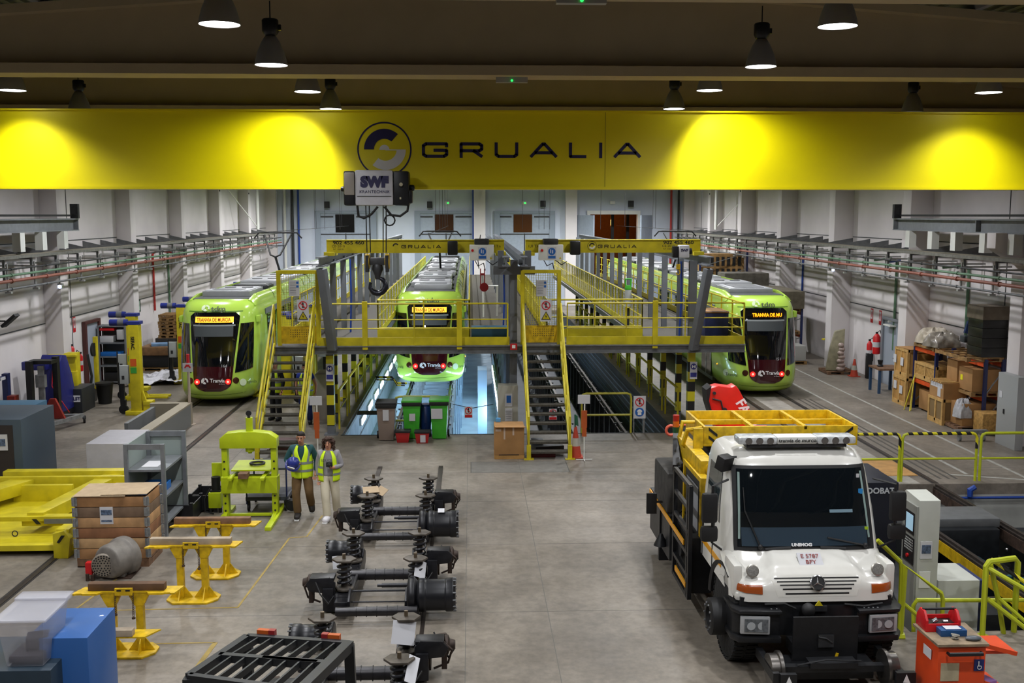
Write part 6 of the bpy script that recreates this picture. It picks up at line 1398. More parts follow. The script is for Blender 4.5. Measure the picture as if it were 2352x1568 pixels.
# yellow bogie lift table
t = thing('yellow_frame_trolley', 'low yellow steel frame trolley with hazard marks at the left picture edge', 'trolley', (-8.3, 20, 0))
g = MB(); g.bx(-10.6, -7.0, 18.3, 22.3, .12, .16); 
g.bx(-10.6, -7.0, 18.25, 18.35, .1, .2); g.bx(-10.6, -7.05, 19.0, 19.12, .42, .5); g.bx(-8.3, -7.05, 19.1, 19.2, .3, .5); g.build('deck', YEL, t)
g = MB(); g.bx(-9.9, -7.2, 22.0, 22.25, .1, .62); g.bx(-9.9, -7.2, 21.6, 21.7, .3, .6); g.prism([(-8.2, 19.1), (-7.9, 19.1), (-7.4, 22.0), (-7.8, 22.0)], 'z', .3, .55); g.prism([(-10.6, 19.1), (-10.2, 19.1), (-9.0, 21.8), (-9.5, 21.8)], 'z', .3, .55); g.bx(-10.6, -7.05, 19.0, 19.04, .12, .5) if False else None
g.bx(-9.4, -8.2, 21.3, 21.4, .16, .5); g.build('side_beam', YEL, t, bev=.01)
g = MB(); g.bx(-7.32, -7.1, 18.2, 18.55, .0, .5); g.prism([(-7.35, .0), (-7.1, .0), (-7.05, .35), (-7.15, .5), (-7.35, .45)], 'y', 18.1, 18.25); g.build('front_foot', YEL, t, bev=.01)
g = MB(); 
for x in (-7.95, -7.2): g.prism([(x-.12, .46), (x-.04, .46), (x+.04, .36), (x-.04, .36)], 'y', 18.99, 19.0)
g.prism([(-7.28, .3), (-7.2, .42), (-7.14, .42), (-7.24, .28)], 'y', 18.09, 18.1); g.build('hazard_mark', BINK, t)
g = MB(); g.bx(-7.85, -7.35, 18.985, 19.0, .37, .46); g.build('grey_plate', GREY, t)
g = MB(); g.tube([(-8.35+.05*math.cos(a), 18.9, .22+.05*math.sin(a)) for a in [i*PI/6 for i in range(12)]], .01, 5, close=True); g.build('lifting_ring', DGREY, t)
# dark cabinet at left edge
t = thing('grey_cabinet', 'tall dark grey cabinet with notice at the left picture edge', 'cabinet', (-10.4, 22.9, 0))
g = MB(); g.bx(-12.2, -9.72, 22.6, 24.4, 0, 1.62); g.build('body', mat('cabinet_slate', '#3f4c58', .5), t, bev=.01); g = MB(); g.bx(-12.2, -9.9, 22.59, 22.6, .1, 1.5); g.build('front_panel', mat('cabinet_brown', '#2b2524', .6), t)
g = MB(); g.bx(-10.4, -10.02, 22.57, 22.59, .95, 1.3); g.build('notice', PAPER, t); g = MB(); g.bx(-10.36, -10.06, 22.56, 22.57, 1.05, 1.2); g.build('notice_photo', mat('print_photo', '', 1), t)
boxthing('blue_top_cabinet', 'blue topped cabinet behind the dark grey cabinet at left edge', 'cabinet', -12.4, -10.6, 25.4, 26.2, 0, 1.42, mat('steel_blue', '#3f6a86', .5))
# stackers
t = thing('pallet_stacker', 'black mast stacker with red base on a wheeled grey trolley near left wall', 'stacker', (-12.3, 29.5, 0))
g = MB(); g.bx(-12.4, -12.25, 29.3, 29.5, .3, 1.95); g.bx(-11.9, -11.76, 29.9, 30.1, .3, 2.0); g.bx(-12.4, -11.76, 29.5, 29.9, 1.85, 1.95); g.build('mast', BLKM, t)
g = MB(); g.bx(-13.2, -11.7, 28.7, 28.85, .18, .28); g.bar((-11.75, 28.75, .23), (-11.3, 30.4, .23), .12, .1); g.bx(-13.2, -11.4, 30.2, 30.35, .18, .28); g.build('base_frame', GALV, t)
g = MB(); g.prism([(-12.2, .28), (-11.5, .28), (-11.75, .85), (-11.9, .85)], 'y', 29.6, 29.7); g.prism([(-12.7, .28), (-12.2, .28), (-12.3, .6)], 'y', 29.2, 29.3); g.bx(-12.9, -12.7, 29.2, 29.5, .5, 1.0); g.build('red_bracket', mat('deep_red', '#8c2216', .5, noise=.3), t)
g = MB(); g.bx(-12.15, -12.0, 29.5, 29.6, .3, 1.8); g.bx(-12.2, -11.95, 29.45, 29.62, 1.2, 1.55); g.build('lift_chain', GALV, t)
g = MB()
for x, y in ((-11.72, 28.7), (-11.25, 30.4), (-12.5, 28.9)): g.lathe([(0, -.03), (.11, -.03), (.11, .03), (0, .03)], (x, y, .11), 18, (1, .3, 0)); g.bx(x-.04, x+.04, y-.03, y+.03, .11, .2)
g.build('castor', BLACK, t)
t = thing('blue_stacker', 'dark blue lifting machine with curved cover beside left wall column', 'lifting machine', (-12.4, 31.6, 0))
g = MB(); g.prism([(31.0, .15), (31.0, 1.7), (31.2, 1.9), (31.5, 1.85), (31.9, 1.2), (32.2, .2)], 'x', -12.7, -12.1); g.bx(-13.1, -12.4, 30.7, 31.0, 1.5, 1.75); g.build('cover', mat('stacker_blue', '#1d2270', .45, noise=.15), t, bev=.03)
g = MB(); g.bx(-12.75, -12.1, 31.0, 32.2, .05, .2); g.build('base', BLKM, t); g = MB(); g.rb((-12.25, 30.98, 1.3), (.14, .02, .05)); g.build('label_plate', PAPER, t); g = MB(); g.tube([(-12.3, 30.97, 1.6), (-12.35, 30.95, 1.0), (-12.1, 30.9, .6), (-11.9, 31.0, .2)], .015, 6); g.build('cable', RED, t)
t = thing('yellow_lift_column', 'yellow machine with black round seal standing by the left wall column', 'lifting machine', (-12.5, 33.8, 0))
g = MB(); g.bx(-12.6, -12.25, 32.6, 33.0, .4, 1.75); g.cyl((-12.35, 32.6, .3), (-12.35, 32.6, 1.2), .15); g.bx(-13.1, -12.2, 32.5, 32.7, 1.65, 1.72); g.bx(-12.2, -12.1, 34.0, 34.2, .4, 2.1); g.build('column', YEL, t, bev=.01); g = MB(); g.lathe([(.1, -.03), (.22, -.03), (.22, .03), (.1, .03)], (-12.15, 33.9, 1.7), 20, (1, 0, 0)); g.tube([(-12.2, 33.5, 1.6), (-12.1, 33.5, .9), (-12.15, 33.4, .3)], .04, 6); g.build('seal', BLACK, t); g = MB(); g.bx(-12.6, -12.2, 32.6, 34.2, 0, .4); g.build('foot', BLKM, t)
t = thing('red_navy_frame', 'red and navy steel frame leaning at the left wall', 'frame', (-13.0, 28.8, 0))
g = MB(); g.bx(-13.1, -13.0, 27.6, 27.7, 0, 1.5); g.build('red_post', RED, t); g = MB(); g.bx(-13.1, -13.0, 27.7, 29.6, 1.45, 1.55); g.bx(-13.1, -12.95, 29.4, 29.6, .3, 1.6); g.build('navy_post', NAVY, t); g = MB(); g.rb((-12.98, 29.2, 1.5), (.02, .3, .08)); g.build('label_plate', PAPER, t); g = MB(); g.tube([(-13.05, 27.9, 1.2), (-13.0, 28.9, 1.25), (-13.0, 28.9, .7), (-13.05, 28.2, .6)], .02, 6); g.build('bent_tube', DGREY, t)
t = thing('black_waste_box', 'black crate with white lettered plates near the left wall', 'box', (-12.1, 31.9, 0))
g = MB(); g.bx(-12.25, -11.85, 31.9, 33.0, 0, .75); g.build('box', mat('charcoal_box', '#23262b', .5), t, bev=.01); g = MB(); g.bx(-12.2, -11.9, 31.89, 31.9, .35, .55); g.build('white_plate', WINK, t); text('ALST', .14, (-12.05, 31.885, .45), t, INK, bold=.004)
g = MB(); g.lathe([(.2, 0), (.26, .6), (.28, .62), (.28, .68), (.24, .68)], (-11.75, 33.6, 0), 18); solo(g, 'black_waste_bin', BLACK, 'black round waste bin near the left wall door', 'bin')
# wall lamp on left wall
x, y, z = P(70, 737, 29.5); t = thing('wall_floodlight', 'black tilted floodlight on an arm on the left wall', 'floodlight', (XL+.1, y, z)); g = MB(); g.bar((XL, y, z), (XL+.45, y, z), .04); g.build('arm', BLACK, t); g = MB(); g.rb((XL+.6, y-.05, z+.02), (.5, .3, .08), ry=-.7); g.build('head', BLACK, t)
# left wall notices
for i, (y, z) in enumerate(((28.4, 1.95), (27.0, 2.0), (26.5, 2.05))):
    pass
for (yy, zz, c, lab) in ((29.2, 2.1, SBLUE, 'small blue and white notice on left wall under the floodlight'), (26.9, 1.95, INK, 'small navy and white notice on left wall above the red and navy frame')):
    t = thing('wall_notice', lab, 'notice', (XL, yy, zz)); g = MB(); g.bx(XL+.001, XL+.012, yy-.12, yy+.12, zz-.18, zz+.18); g.build('board', PAPER, t); g = MB(); g.bx(XL+.012, XL+.016, yy-.07, yy+.07, zz-.04, zz+.12); g.build('symbol', c, t)
def extmarks(x, s, ys_, z, where):
    for i, y in enumerate(ys_):
        t = thing('extinguisher_sign', 'red framed extinguisher sign, %s one on the %s wall' % (('nearer', 'farther')[i], where), 'sign', (x, y, z)); g = MB()
        xx = (x, x+s*.01); g.bx(*sorted(xx), y-.11, y+.11, z-.26, z+.26); g.build('board', ACCENT, t); g = MB(); xx = (x+s*.01, x+s*.014); g.bx(*sorted(xx), y-.07, y+.07, z-.12, z+.22); g.build('white_field', PAPER, t)
        g = MB(); xx = (x+s*.014, x+s*.018); g.bx(*sorted(xx), y-.02, y+.02, z-.05, z+.14); g.bx(*sorted(xx), y-.06, y+.06, z-.22, z-.17); g.build('symbol', ACCENT, t)
extmarks(XL, 1, (34.9, 35.7), P(172, 750, 35)[2], 'left'); extmarks(XR, -1, (37.3, 38.1), P(2001, 725, 38)[2], 'right')
def exting(x, y, z, lab, s, h=.55, r=.09):
    t = thing('fire_extinguisher', lab, 'fire extinguisher', (x, y, z)); g = MB(); g.lathe([(r*.7, 0), (r, .02), (r, h*.85), (r*.5, h*.97), (r*.25, h)], (x, y, z), 18); g.build('cylinder', RED, t); g = MB(); g.bx(x-.04, x+.04, y-.02, y+.02, z+h, z+h+.06); g.tube([(x, y, z+h+.03), (x-s*.1, y-.02, z+h+.12), (x-s*.14, y-.05, z+h-.05), (x-s*.12, y-.05, z+.1)], .014, 6); g.build('hose', BLACK, t); g = MB(); g.lathe([(r*1.01, h*.35), (r*1.01, h*.6)], (x, y, z), 18); g.build('label_band', PAPER, t)
exting(XL+.18, 34.9, 1.15, 'upper red fire extinguisher beside the left wall door', 1); exting(XL+.2, 35.6, .75, 'lower red fire extinguisher beside the left wall door', 1, .6, .07)
exting(XR-.2, 37.7, .55, 'lower red fire extinguisher on the right wall', -1, .85, .1); exting(XR-.22, 37.0, 1.0, 'upper red fire extinguisher on the right wall', -1, .75, .13)
for xx, yy, z0, z1, lab in ((XL+.02, 36.6, 0, 2.25, 1), (XR-.02, 35.6, 0, 2.3, 2)):
    s = 1 if xx < 0 else -1
    g = MB(); a = (xx, xx+s*.05); g.bx(*sorted(a), yy-.1 if s > 0 else yy-1.2, yy+1.1, z0, z1); d = struct(g, 'door_%d' % (5+lab), mat('side_door_grey', '#98a0ad', .55))
    g = MB(); a = (xx, xx+s*.12); y0_, y1_ = (yy-.25, yy+1.25) if s > 0 else (yy-1.35, yy+1.25)
    g.bx(*sorted(a), y0_, y0_+.15, z0, z1+.1); g.bx(*sorted(a), y1_-.15, y1_, z0, z1+.1); g.bx(*sorted(a), y0_, y1_, z1, z1+.1); g.build('door_frame', mat('jamb_dark', '#4a2320', .5) if s > 0 else mat('jamb_grey', '#7f838a', .5), d)
    g = MB(); a = (xx+s*.05, xx+s*.1); g.bx(*sorted(a), yy+.9 if s > 0 else yy-.0, yy+.96 if s > 0 else yy+.14, 1.0, 1.04); g.build('door_handle', BLACK, d)
g = MB(); g.bar((XL+.15, 36.1, .005), (XL+.45, 38.6, .005), .12, .008); struct(g, 'trim_yellow_door_line', YEL2)
# shelf unit by the left wall
t = thing('storage_shelf', 'grey storage shelf with small boxes beside the left wall door', 'shelf', (-12.9, 37.5, 0))
g = MB()
for x in (-13.25, -12.3):
    for y in (37.5, 38.0): g.bx(x-.03, x+.03, y-.03, y+.03, 0, 2.1)
g.build('post', GS, t)
for z in (.05, .62, .95, 1.45, 2.05): g = MB(); g.bx(-13.25, -12.3, 37.5, 38.0, z, z+.05); g.build('shelf_board', GS, t)
g = MB(); g.bx(-13.25, -12.3, 37.98, 38.0, 0, 2.1); g.build('back_panel', mat('dim_panel', '#55585a', .7), t)
for nm, lab, a, m_ in (('carton', 'white speckled carton on the second shelf by left door', (-13.2, -12.75, 37.5, 37.9, 1.5, 1.72), PAPER), ('blue_tray', 'blue tray on the lower shelf by left door', (-13.2, -12.5, 37.5, 37.9, 1.0, 1.15), mat('blue_plastic', '', 1)), ('red_tray', 'red tray on the top shelf by left door', (-13.2, -12.7, 37.5, 37.9, 1.92, 2.0), RED), ('carton', 'white carton standing on the shelf right of blue tray', (-12.6, -12.35, 37.5, 37.9, 1.6, 1.95), PAPER), ('black_crate', 'dark box on bottom of shelf by left door', (-13.1, -12.5, 37.5, 37.9, .1, .4), BLACK)):
    boxthing(nm, lab, nm.split('_')[-1], *a, m_)
# pallet stack & wrapped pallets on left far
def pallet(mb, x0, x1, y0, y1, z):
    for x in (x0, (x0+x1)/2-.06, x1-.12): mb.bx(x, x+.12, y0, y1, z+.02, z+.1)
    n = 5
    for k in range(n): y = y0+(y1-y0-.1)*k/(n-1); mb.bx(x0, x1, y, y+.1, z+.1, z+.125)
    for y in (y0, y1-.1): mb.bx(x0, x1, y, y+.1, z, z+.02)
for k in range(8):
    for j, x in enumerate((-12.75, -12.0)):
        if k == 7 and j == 0: continue
        g = MB(); o = .03*((k*7+j*3) % 4)-.05; pallet(g, x-.0+o*.5, x+.72+o*.5, 43.0, 44.1, 1.0+.14*k); solo(g, 'wooden_pallet', WOOD, 'wooden pallet in the tall stack by the left wall behind the yellow lifts', 'pallet', 'stacked wooden pallets by the left wall')
boxthing('pallet_load', 'dark wrapped load under the pallet stack by left wall', 'load', -12.9, -11.2, 43.0, 44.2, 0, 1.0, mat('dark_wrap', '#2c2a28', .5, noise=.4, scale=6))
t = thing('wrapped_load', 'brown covered load on pallet behind the yellow lifting columns', 'load', (-12.2, 40.6, 0)); g = MB(); pallet(g, -12.75, -11.2, 40.6, 41.7, 0); g.build('pallet', WOOD, t); g = MB(); g.bx(-12.72, -11.3, 40.65, 41.6, .14, .62); g.build('film', BLACK, t, bev=.04); g = MB(); g.bx(-12.8, -11.05, 40.55, 41.7, .6, .95); g.build('brown_cover', mat('chipboard', '#7d5c3a', .8, noise=.35), t, bev=.08)
g = MB(); g.rb((-12.0, 41.0, 1.0), (.9, .5, .12), rz=.3); solo(g, 'blue_sheet', mat('blue_film', '#6c8fb4', .4, noise=.3), 'crumpled blue sheet on the brown covered load', 'sheet', bev=.04)
rnd = random.Random(9)
g = MB(); g.grid(lambda u, v: (-12.2+1.9*u+.25*v, 36.8+4.3*v*(.6+.4*u)+.3*u, .04+.16*abs(math.sin(u*7+v*3))*abs(math.cos(v*6-u*4))+.1*rnd.random()), (0, 1), (0, 1), 22, 22)
solo(g, 'crumpled_sheets', CLOTHW, 'crumpled white sheets lying on floor between the yellow lifts and left tram', 'sheet', smooth=False)
# tram lifting columns
def lift(loc, lab, first=None):
    t = thing('lifting_column', lab, 'lifting column', (0, 0, 0), 'yellow tram lifting columns')
    g = MB(); g.bx(-.16, .16, -.2, .1, .12, 2.75); g.build('mast', YEL, t, bev=.02)
    g = MB(); g.bx(-.32, .35, -.25, .25, .0, .13); g.prism([(.2, .1), (.5, .1), (.3, .45), (.2, .75)], 'y', -.18, -.1); g.bx(.35, 1.1, -.22, -.1, .06, .14); g.bx(.35, 1.1, .1, .22, .06, .14); g.bx(.2, .45, -.2, .2, .3, .42); g.build('foot', YEL, t, bev=.015)
    g = MB(); g.bx(-.18, .2, -.2, .15, 2.75, 2.84); g.cyl((-.2, -.05, 2.8), (-.72, -.05, 2.8), .1); g.build('motor', mat('lift_blue', '#1f2c7c', .4), t); g = MB(); g.cyl((-.3, -.05, 2.8), (-.48, -.05, 2.8), .105); g.build('motor_ribs', GREY, t)
    g = MB(); g.bx(-.52, -.22, -.12, .05, .95, 1.5); g.build('control_box', mat('box_light_grey', '#a8adad', .5), t, bev=.01); g = MB(); g.bx(-.42, -.34, -.125, -.12, 1.08, 1.2); g.build('box_switch', DGREY, t)
    g = MB(); g.bx(-.5, -.38, -.1, .0, .4, .95); g.lathe([(0, -.04), (.14, -.04), (.14, .04), (0, .04)], (-.42, -.05, .16), 18, (0, 1, 0)); g.bx(-.5, -.34, -.1, .0, .16, .45); g.cyl((-.5, -.12, .5), (-.5, -.12, 1.6), .02, n=6); g.build('drawbar_wheel', BLKM, t)
    g = MB(); g.bx(-.12, .06, -.206, -.2, 1.5, 1.72); g.build('orange_label', mat('label_orange', '#d05a1a', .5), t); g = MB(); g.bx(-.12, .06, -.206, -.2, 1.28, 1.46); g.build('green_label', mat('label_green', '#3c9a3a', .5), t)
    text('SEFAC', .14, (-.03, -.206, 2.2), t, BINK, rot=(PI/2, PI/2, 0), bold=.004)
    t.location = loc; return t
L1 = lift((-10.1, 31.7, 0), 'nearest yellow lifting column with blue motor left of left tram')
dup(L1, (-11.0, 34.3, 0), label='second yellow lifting column just behind the nearest one')
for i, (px_, pyt) in enumerate(((424, 682), (471, 671), (532, 649), (579, 637))):
    Yl = (37.6, 40.5, 45, 49.5)[i]; x = P(px_, 700, Yl)[0]
    dup(L1, (x-.1, Yl, 0), label='yellow lifting column showing above the left tram roof edge, %s' % ('just left of its front', 'first behind its roof', 'second behind its roof', 'farthest behind its roof')[i])
for i, (x, y) in enumerate(((-6.1, 34.5), (-5.7, 37.5), (-5.15, 33.5))):
    dup(L1, (x, y, 0), rz=PI if i != 2 else 0, label='yellow lifting column seen behind the left staircase, %s' % ('left', 'middle', 'right')[i])
g = MB(); g.bx(-4.6, -4.15, 30.6, 31.6, 0, 1.35); solo(g, 'pale_cabinet', mat('cream_cabinet', '#b1a89d', .6), 'pale cabinet behind the right rail of the left staircase', 'cabinet', bev=.01)
# sign post
t = thing('sign_post', 'white and red pole with small square sign in front of left tram', 'sign post', (-8.1, 30, 0))
g = MB(); g.cyl((-8.1, 30, 0), (-8.1, 30, 1.6), .04); g.cyl((-8.1, 30, 0), (-8.1, 30, .02), .16); g.mt(1).cyl((-8.1, 30, 1.75), (-8.1, 30, 2.05), .045); g.build('pole', [mat('cream_pole', '#b9aa9a', .6), ACCENT], t)
g = MB(); g.bx(-8.24, -7.96, 29.93, 29.95, 1.55, 1.8); g.build('board', PAPER, t); g = MB(); disc(g, (-8.1, 29.93, 1.66), .09, .05, 0, 180, 12); g.bx(-8.15, -8.05, 29.92, 29.93, 1.7, 1.76); g.build('symbol', ACCENT, t)
# ================================================================ CENTRE OBJECTS
def wheelie(x, y, lab, m_, lid, tag_=True, w=.25, h=.98, cov=None):
    t = thing('wheeled_bin', lab, 'bin', (x, y, 0)); g = MB()
    g.loft([[(x-w*.78, y-.2, .02), (x+w*.78, y-.2, .02), (x+w*.78, y+.22, .02), (x-w*.78, y+.22, .02)], [(x-w, y-.28, h), (x+w, y-.28, h), (x+w, y+.28, h), (x-w, y+.28, h)]]); g.bx(x-w*.5, x+w*.5, y-.285, y-.2, .3, .55) if False else None
    g.build('bin_body', m_, t, bev=.02); g = MB(); g.rb((x, y, h+.03), (w*2.25, .62, .06), rx=.03); g.build('lid', lid, t, bev=.02)
    if cov: g = MB(); g.rb((x, y, h-.04), (w*2.2, .62, .12)); g.build('bag_rim', cov, t, bev=.03)
    if tag_: g = MB(); g.rb((x+tag_[0], y-.285, tag_[1]), (tag_[2], .006, tag_[3]), rx=.09); g.build('paper_label', PAPER, t)
    g = MB()
    for s in (-1, 1): g.lathe([(0, -.025), (.1, -.025), (.1, .025), (0, .025)], (x+s*w*1.02, y+.22, .1), 14, (1, 0, 0))
    g.build('wheel', BLACK, t)
wheelie(-2.27, 28.0-.25, 'grey-brown wheeled bin with black bag, left of the green bins', mat('taupe_plastic', '#85756b', .5), BLACK, (.0, .72, .16, .3), .25, 1.0, BLACK)
wheelie(-1.6, 27.95, 'left green wheeled bin with green lid in front of the pit', GREEN, GREEN, (.02, .62, .16, .2), .24, 1.02, BLACK)
wheelie(-.86, 27.9, 'right green wheeled bin with wide white label in front of pit', GREEN, GREEN, (-.06, .72, .3, .28), .24, 1.04, BLACK)
g = MB(); g.lathe([(.15, 0), (.16, .02), (.16, .8), (.13, .84), (.14, .9)], (-1.24, 28.15, 0), 20); g.cyl((-1.24, 28.0, .1), (-1.24, 27.98, .4), .02); solo(g, 'blue_drum', mat('drum_blue', '#17306e', .4), 'blue drum standing between the two green wheeled bins', 'drum')
for x, y, lab, tg in ((-1.82, 27.45, 'red plastic box with black lid in front of left green bin', None), (-1.3, 27.35, 'red plastic box with white label in front of blue drum', 1)):
    t = thing('red_bin_box', lab, 'box', (x, y, 0), 'small red boxes'); g = MB(); g.loft([[(x-.15, y-.12, 0), (x+.15, y-.12, 0), (x+.15, y+.12, 0), (x-.15, y+.12, 0)], [(x-.19, y-.15, .27), (x+.19, y-.15, .27), (x+.19, y+.15, .27), (x-.19, y+.15, .27)]]); g.build('box', mat('red_plastic', '#a81e1e', .45), t, bev=.01)
    g = MB(); g.rb((x, y, .3), (.42, .34, .05)); g.build('lid', BLACK, t, bev=.012)
    if tg: g = MB(); g.rb((x+.02, y-.15, .13), (.14, .006, .2), rx=.1); g.build('paper_label', PAPER, t)
def hoop(x0, x1, y, h, lab, mid=.5, z0=0.):
    g = MB(); r = .12
    g.tube([(x0, y, z0), (x0, y, h-r), (x0+.03, y, h-.03), (x0+r, y, h), (x1-r, y, h), (x1-.03, y, h-.03), (x1, y, h-r), (x1, y, z0)], .03, 8); g.cyl((x0, y, mid), (x1, y, mid), .03, n=8)
    return solo(g, 'guard_hoop', mat('hoop_yellow', '#b3ac35', .45, noise=.2), lab, 'guard rail')
hoop(-2.1, -.8, 28.6, 1.02, 'yellow tube guard rail behind the wheeled bins', .35); hoop(3.05, 4.42, 28.32, 1.12, 'yellow tube guard rail at the edge of the dark right pit', .52)
t = thing('sign_post', 'white sign with no entry ring and blue helmet symbol at the dark pit edge', 'sign', (4.62, 28.3, 0))
g = MB(); g.cyl((4.78, 28.33, 0), (4.78, 28.33, .5), .035); g.cyl((4.5, 28.33, 0), (4.5, 28.33, .5), .02); g.build('pole', GALV, t); g = MB(); g.bx(4.48, 4.82, 28.27, 28.29, .42, 1.05); g.build('board', PAPER, t); prohib(t, 4.65, .88, 28.27, .125)
g = MB(); disc(g, (4.65, 28.27, .6), .125, n=28); g.build('blue_disc', SBLUE, t); g = MB(); disc(g, (4.65, 28.262, .61), .07, .0, 0, 180, 14); g.bx(4.6, 4.7, 28.256, 28.262, .52, .6); g.build('helmet_symbol', WINK, t)
def ped_sign(x, y, z, lab):
    t = thing('no_pedestrian_sign', lab, 'sign', (x, y, z-.2)); g = MB(); g.bx(x-.11, x+.11, y-.01, y, z-.17, z+.14); g.build('board', PAPER, t); prohib(t, x, z+.03, y-.01, .1); g = MB(); g.bx(x-.1, x+.1, y-.016, y-.01, z-.16, z-.09); g.build('red_text_bar', ACCENT, t)
ped_sign(*P(1076, 945, 28.45), 'small no pedestrians sign hanging on chain right of the green bins'); ped_sign(*P(1270, 950, 28.4), 'small no pedestrians sign seen through the right staircase')
g = MB(); a = P(1040, 928, 28.45); b = P(1133, 928, 28.45); m_ = P(1085, 937, 28.45); g.tube([a, m_, b], .01, 5); g.tube([P(905, 925, 28.45), P(960, 932, 28.45), P(1005, 925, 28.45)], .01, 5); solo(g, 'barrier_chain', BLACK, 'dark chain across the pit entrance right of green bins', 'chain')
g = MB(); g.bx(-2.48, -2.1, 28.42, 28.44, .55, .95); t = solo(g, 'no_entry_board', PAPER, 'white board with red ring partly behind the grey-brown bin', 'sign'); prohib(t, -2.29, .78, 28.42, .13)
# electrical cabinet and cardboard box
t = thing('electrical_cabinet', 'pale grey electrical cabinet with two notices left of right staircase', 'cabinet', (1.0, 28.1, 0)); g = MB(); g.bx(.73, 1.27, 27.92, 28.36, 0, 1.42); g.build('body', mat('cream_grey', '#a9a79b', .5), t, bev=.01)
g = MB(); g.bx(.92, 1.12, 27.91, 27.92, .85, 1.2); g.bx(.92, 1.12, 27.91, 27.92, .45, .8); n_ = g.build('notice', PAPER, t); g = MB(); g.bx(.96, 1.08, 27.905, 27.91, .95, 1.15); g.build('symbol', SBLUE, n_); g = MB(); 
for k in range(5): g.bx(.94, 1.09, 27.905, 27.91, .52+.05*k, .53+.05*k)
g.build('printed_lines', mat('print_grey', '', 1), n_)
t = thing('cardboard_box', 'large brown cardboard box on low wooden base beside the right staircase', 'box', (.95, 25.4, 0)); g = MB(); g.bx(.57, 1.31, 25.35, 26.0, .1, .82); g.build('carton', CARD, t, bev=.008); g = MB(); g.bx(.57, 1.31, 25.35, 26.0, .0, .1); g.build('base', PLY, t)
g = MB(); g.prism([(.57, 25.35), (1.31, 25.35), (1.35, 25.2), (.6, 25.22)], 'z', .82, .83); g.build('flap', CARD, t); g = MB(); g.bx(.6, .74, 25.34, 25.35, .7, .76); g.bx(.8, .84, 25.34, 25.35, .5, .8); g.bx(1.02, 1.06, 25.34, 25.35, .6, .8); g.build('label', mat('pale_label', '#c8b3a0', .7), t)
g = MB(); g.bx(.68, 1.18, 25.34, 25.35, .1, .115); g.build('slot', BLACK, t)
boxthing('blue_white_pack', 'small blue and white pack on top of the cardboard box', 'pack', .62, .74, 25.9, 26.0, .82, .92, mat('pack_blue', '#5aa0d8', .5))
# cones
def cone(x, y, lab, h=.75, flat=False):
    t = thing('traffic_cone', lab, 'cone', (x, y, 0)); m_ = mat('cone_red', '#b8402a', .55, noise=.15)
    g = MB(); g.bx(x-.18, x+.18, y-.18, y+.18, 0, .03); g.lathe([(.15, .03), (.03, h)], (x, y, 0), 18); g.build('cone_body', m_, t); g = MB(); g.lathe([(.152-.12*.35, .03+.35*(h-.03)), (.152-.12*.62, .03+.62*(h-.03))], (x, y, 0), 18); g.build('white_band', mat('band_grey', '#aaa79c', .5), t)
cone(2.6, 25.5, 'worn red and white traffic cone at the foot of the right staircase', .78); cone(14.35, 38.2, 'red traffic cone by the right wall beside a black post', .66)
g = MB(); g.tube([(2.58, 25.45, .78), (2.57, 25.4, 1.1)], .018, 6); g.prism([(2.58, .85), (2.66, .8), (2.64, 1.05), (2.58, 1.1)], 'y', 25.4, 25.42); solo(g, 'rolled_flag', mat('flag_green', '#1c5a40', .6), 'rolled green and white flag stuck in the worn cone', 'flag')
for x, y, lab in ((2.78, 25.15, 'right of right staircase'), (-3.75, 25.2, 'right of left staircase')):
    t = thing('barrier_stand', 'thin white stand with orange flag and white plate, %s' % lab, 'stand', (x, y, 0)); g = MB(); g.cyl((x, y, 0), (x, y, 1.45), .018, n=8); g.cyl((x-.2, y, .02), (x+.2, y, .02), .012, n=6); g.cyl((x, y-.2, .02), (x, y+.2, .02), .012, n=6); g.build('pole', WHITE, t)
    g = MB(); g.bx(x-.08, x+.06, y-.03, y-.01, .82, 1.25); g.bx(x-.06, x+.05, y-.03, y-.015, .6, .82); g.build('orange_flag', mat('dusty_orange', '#b4531c', .7, noise=.15), t); g = MB(); g.rb((x-.02, y-.02, 1.53), (.3, .02, .22)); g.build('plate', PAPER, t)
# objects under the right stairs
g = MB(); g.rb((1.95, 26.2, .1), (.75, .5, .16), rz=.2); g.rb((1.7, 26.4, .22), (.3, .3, .12)); solo(g, 'dark_machine', BLKM, 'dark flat machine lying under the right staircase', 'machine', bev=.02)
g = MB(); g.bx(1.5, 2.1, 25.5, 25.9, 0, .12); solo(g, 'red_box_low', mat('dark_red_box', '#5a1518', .5), 'low dark red box under the right staircase steps', 'box', bev=.01)
g = MB(); g.bx(-5.2, -4.4, 26.3, 26.9, .2, .26); g.bx(-5.2, -4.4, 26.3, 26.9, 0, .08); solo(g, 'dark_red_plate', mat('dark_red_box', '', 1), 'dark red plates under the left staircase', 'plate')
# pit wall extras
g = MB(); g.bx(PX0+.01, PX0+.03, PY0, 60, -1.0, -.95); g.bx(PX0+.01, PX0+.05, PY0, 60, -.12, -.06); struct(g, 'trim_pit_wall_rails', GALV)
g = MB(); g.tube([(0, 0, 0), (0, 0, 1.1), (0, 1.9, 1.1), (0, 1.9, 0)], .028, 6); g.cyl((0, 0, .55), (0, 1.9, .55), .022, n=6)
gr_ = g.build('pit_guardrail', YEL)
for k in range(24):
    side_ = k // 12; o = gr_ if k == 0 else dup(gr_); o.location = ((-3.72, 5.9)[side_], 29.2+2.45*(k % 12), 0)
    tag(o, ('yellow guardrail between banded columns on the left pit edge', 'yellow guardrail between banded columns on the right pit edge')[side_], 'guard rail', ('yellow guardrails on the left pit edge', 'yellow guardrails on the right pit edge')[side_])
g = MB()
for y in (31.8,): g.bx(PX0+.01, PX0+1.25, y, y+.5, -.1, -.06)
solo(g, 'pit_bridge_plate', DGREY, 'grey bridge plate from the pit edge to middle tram', 'plate')
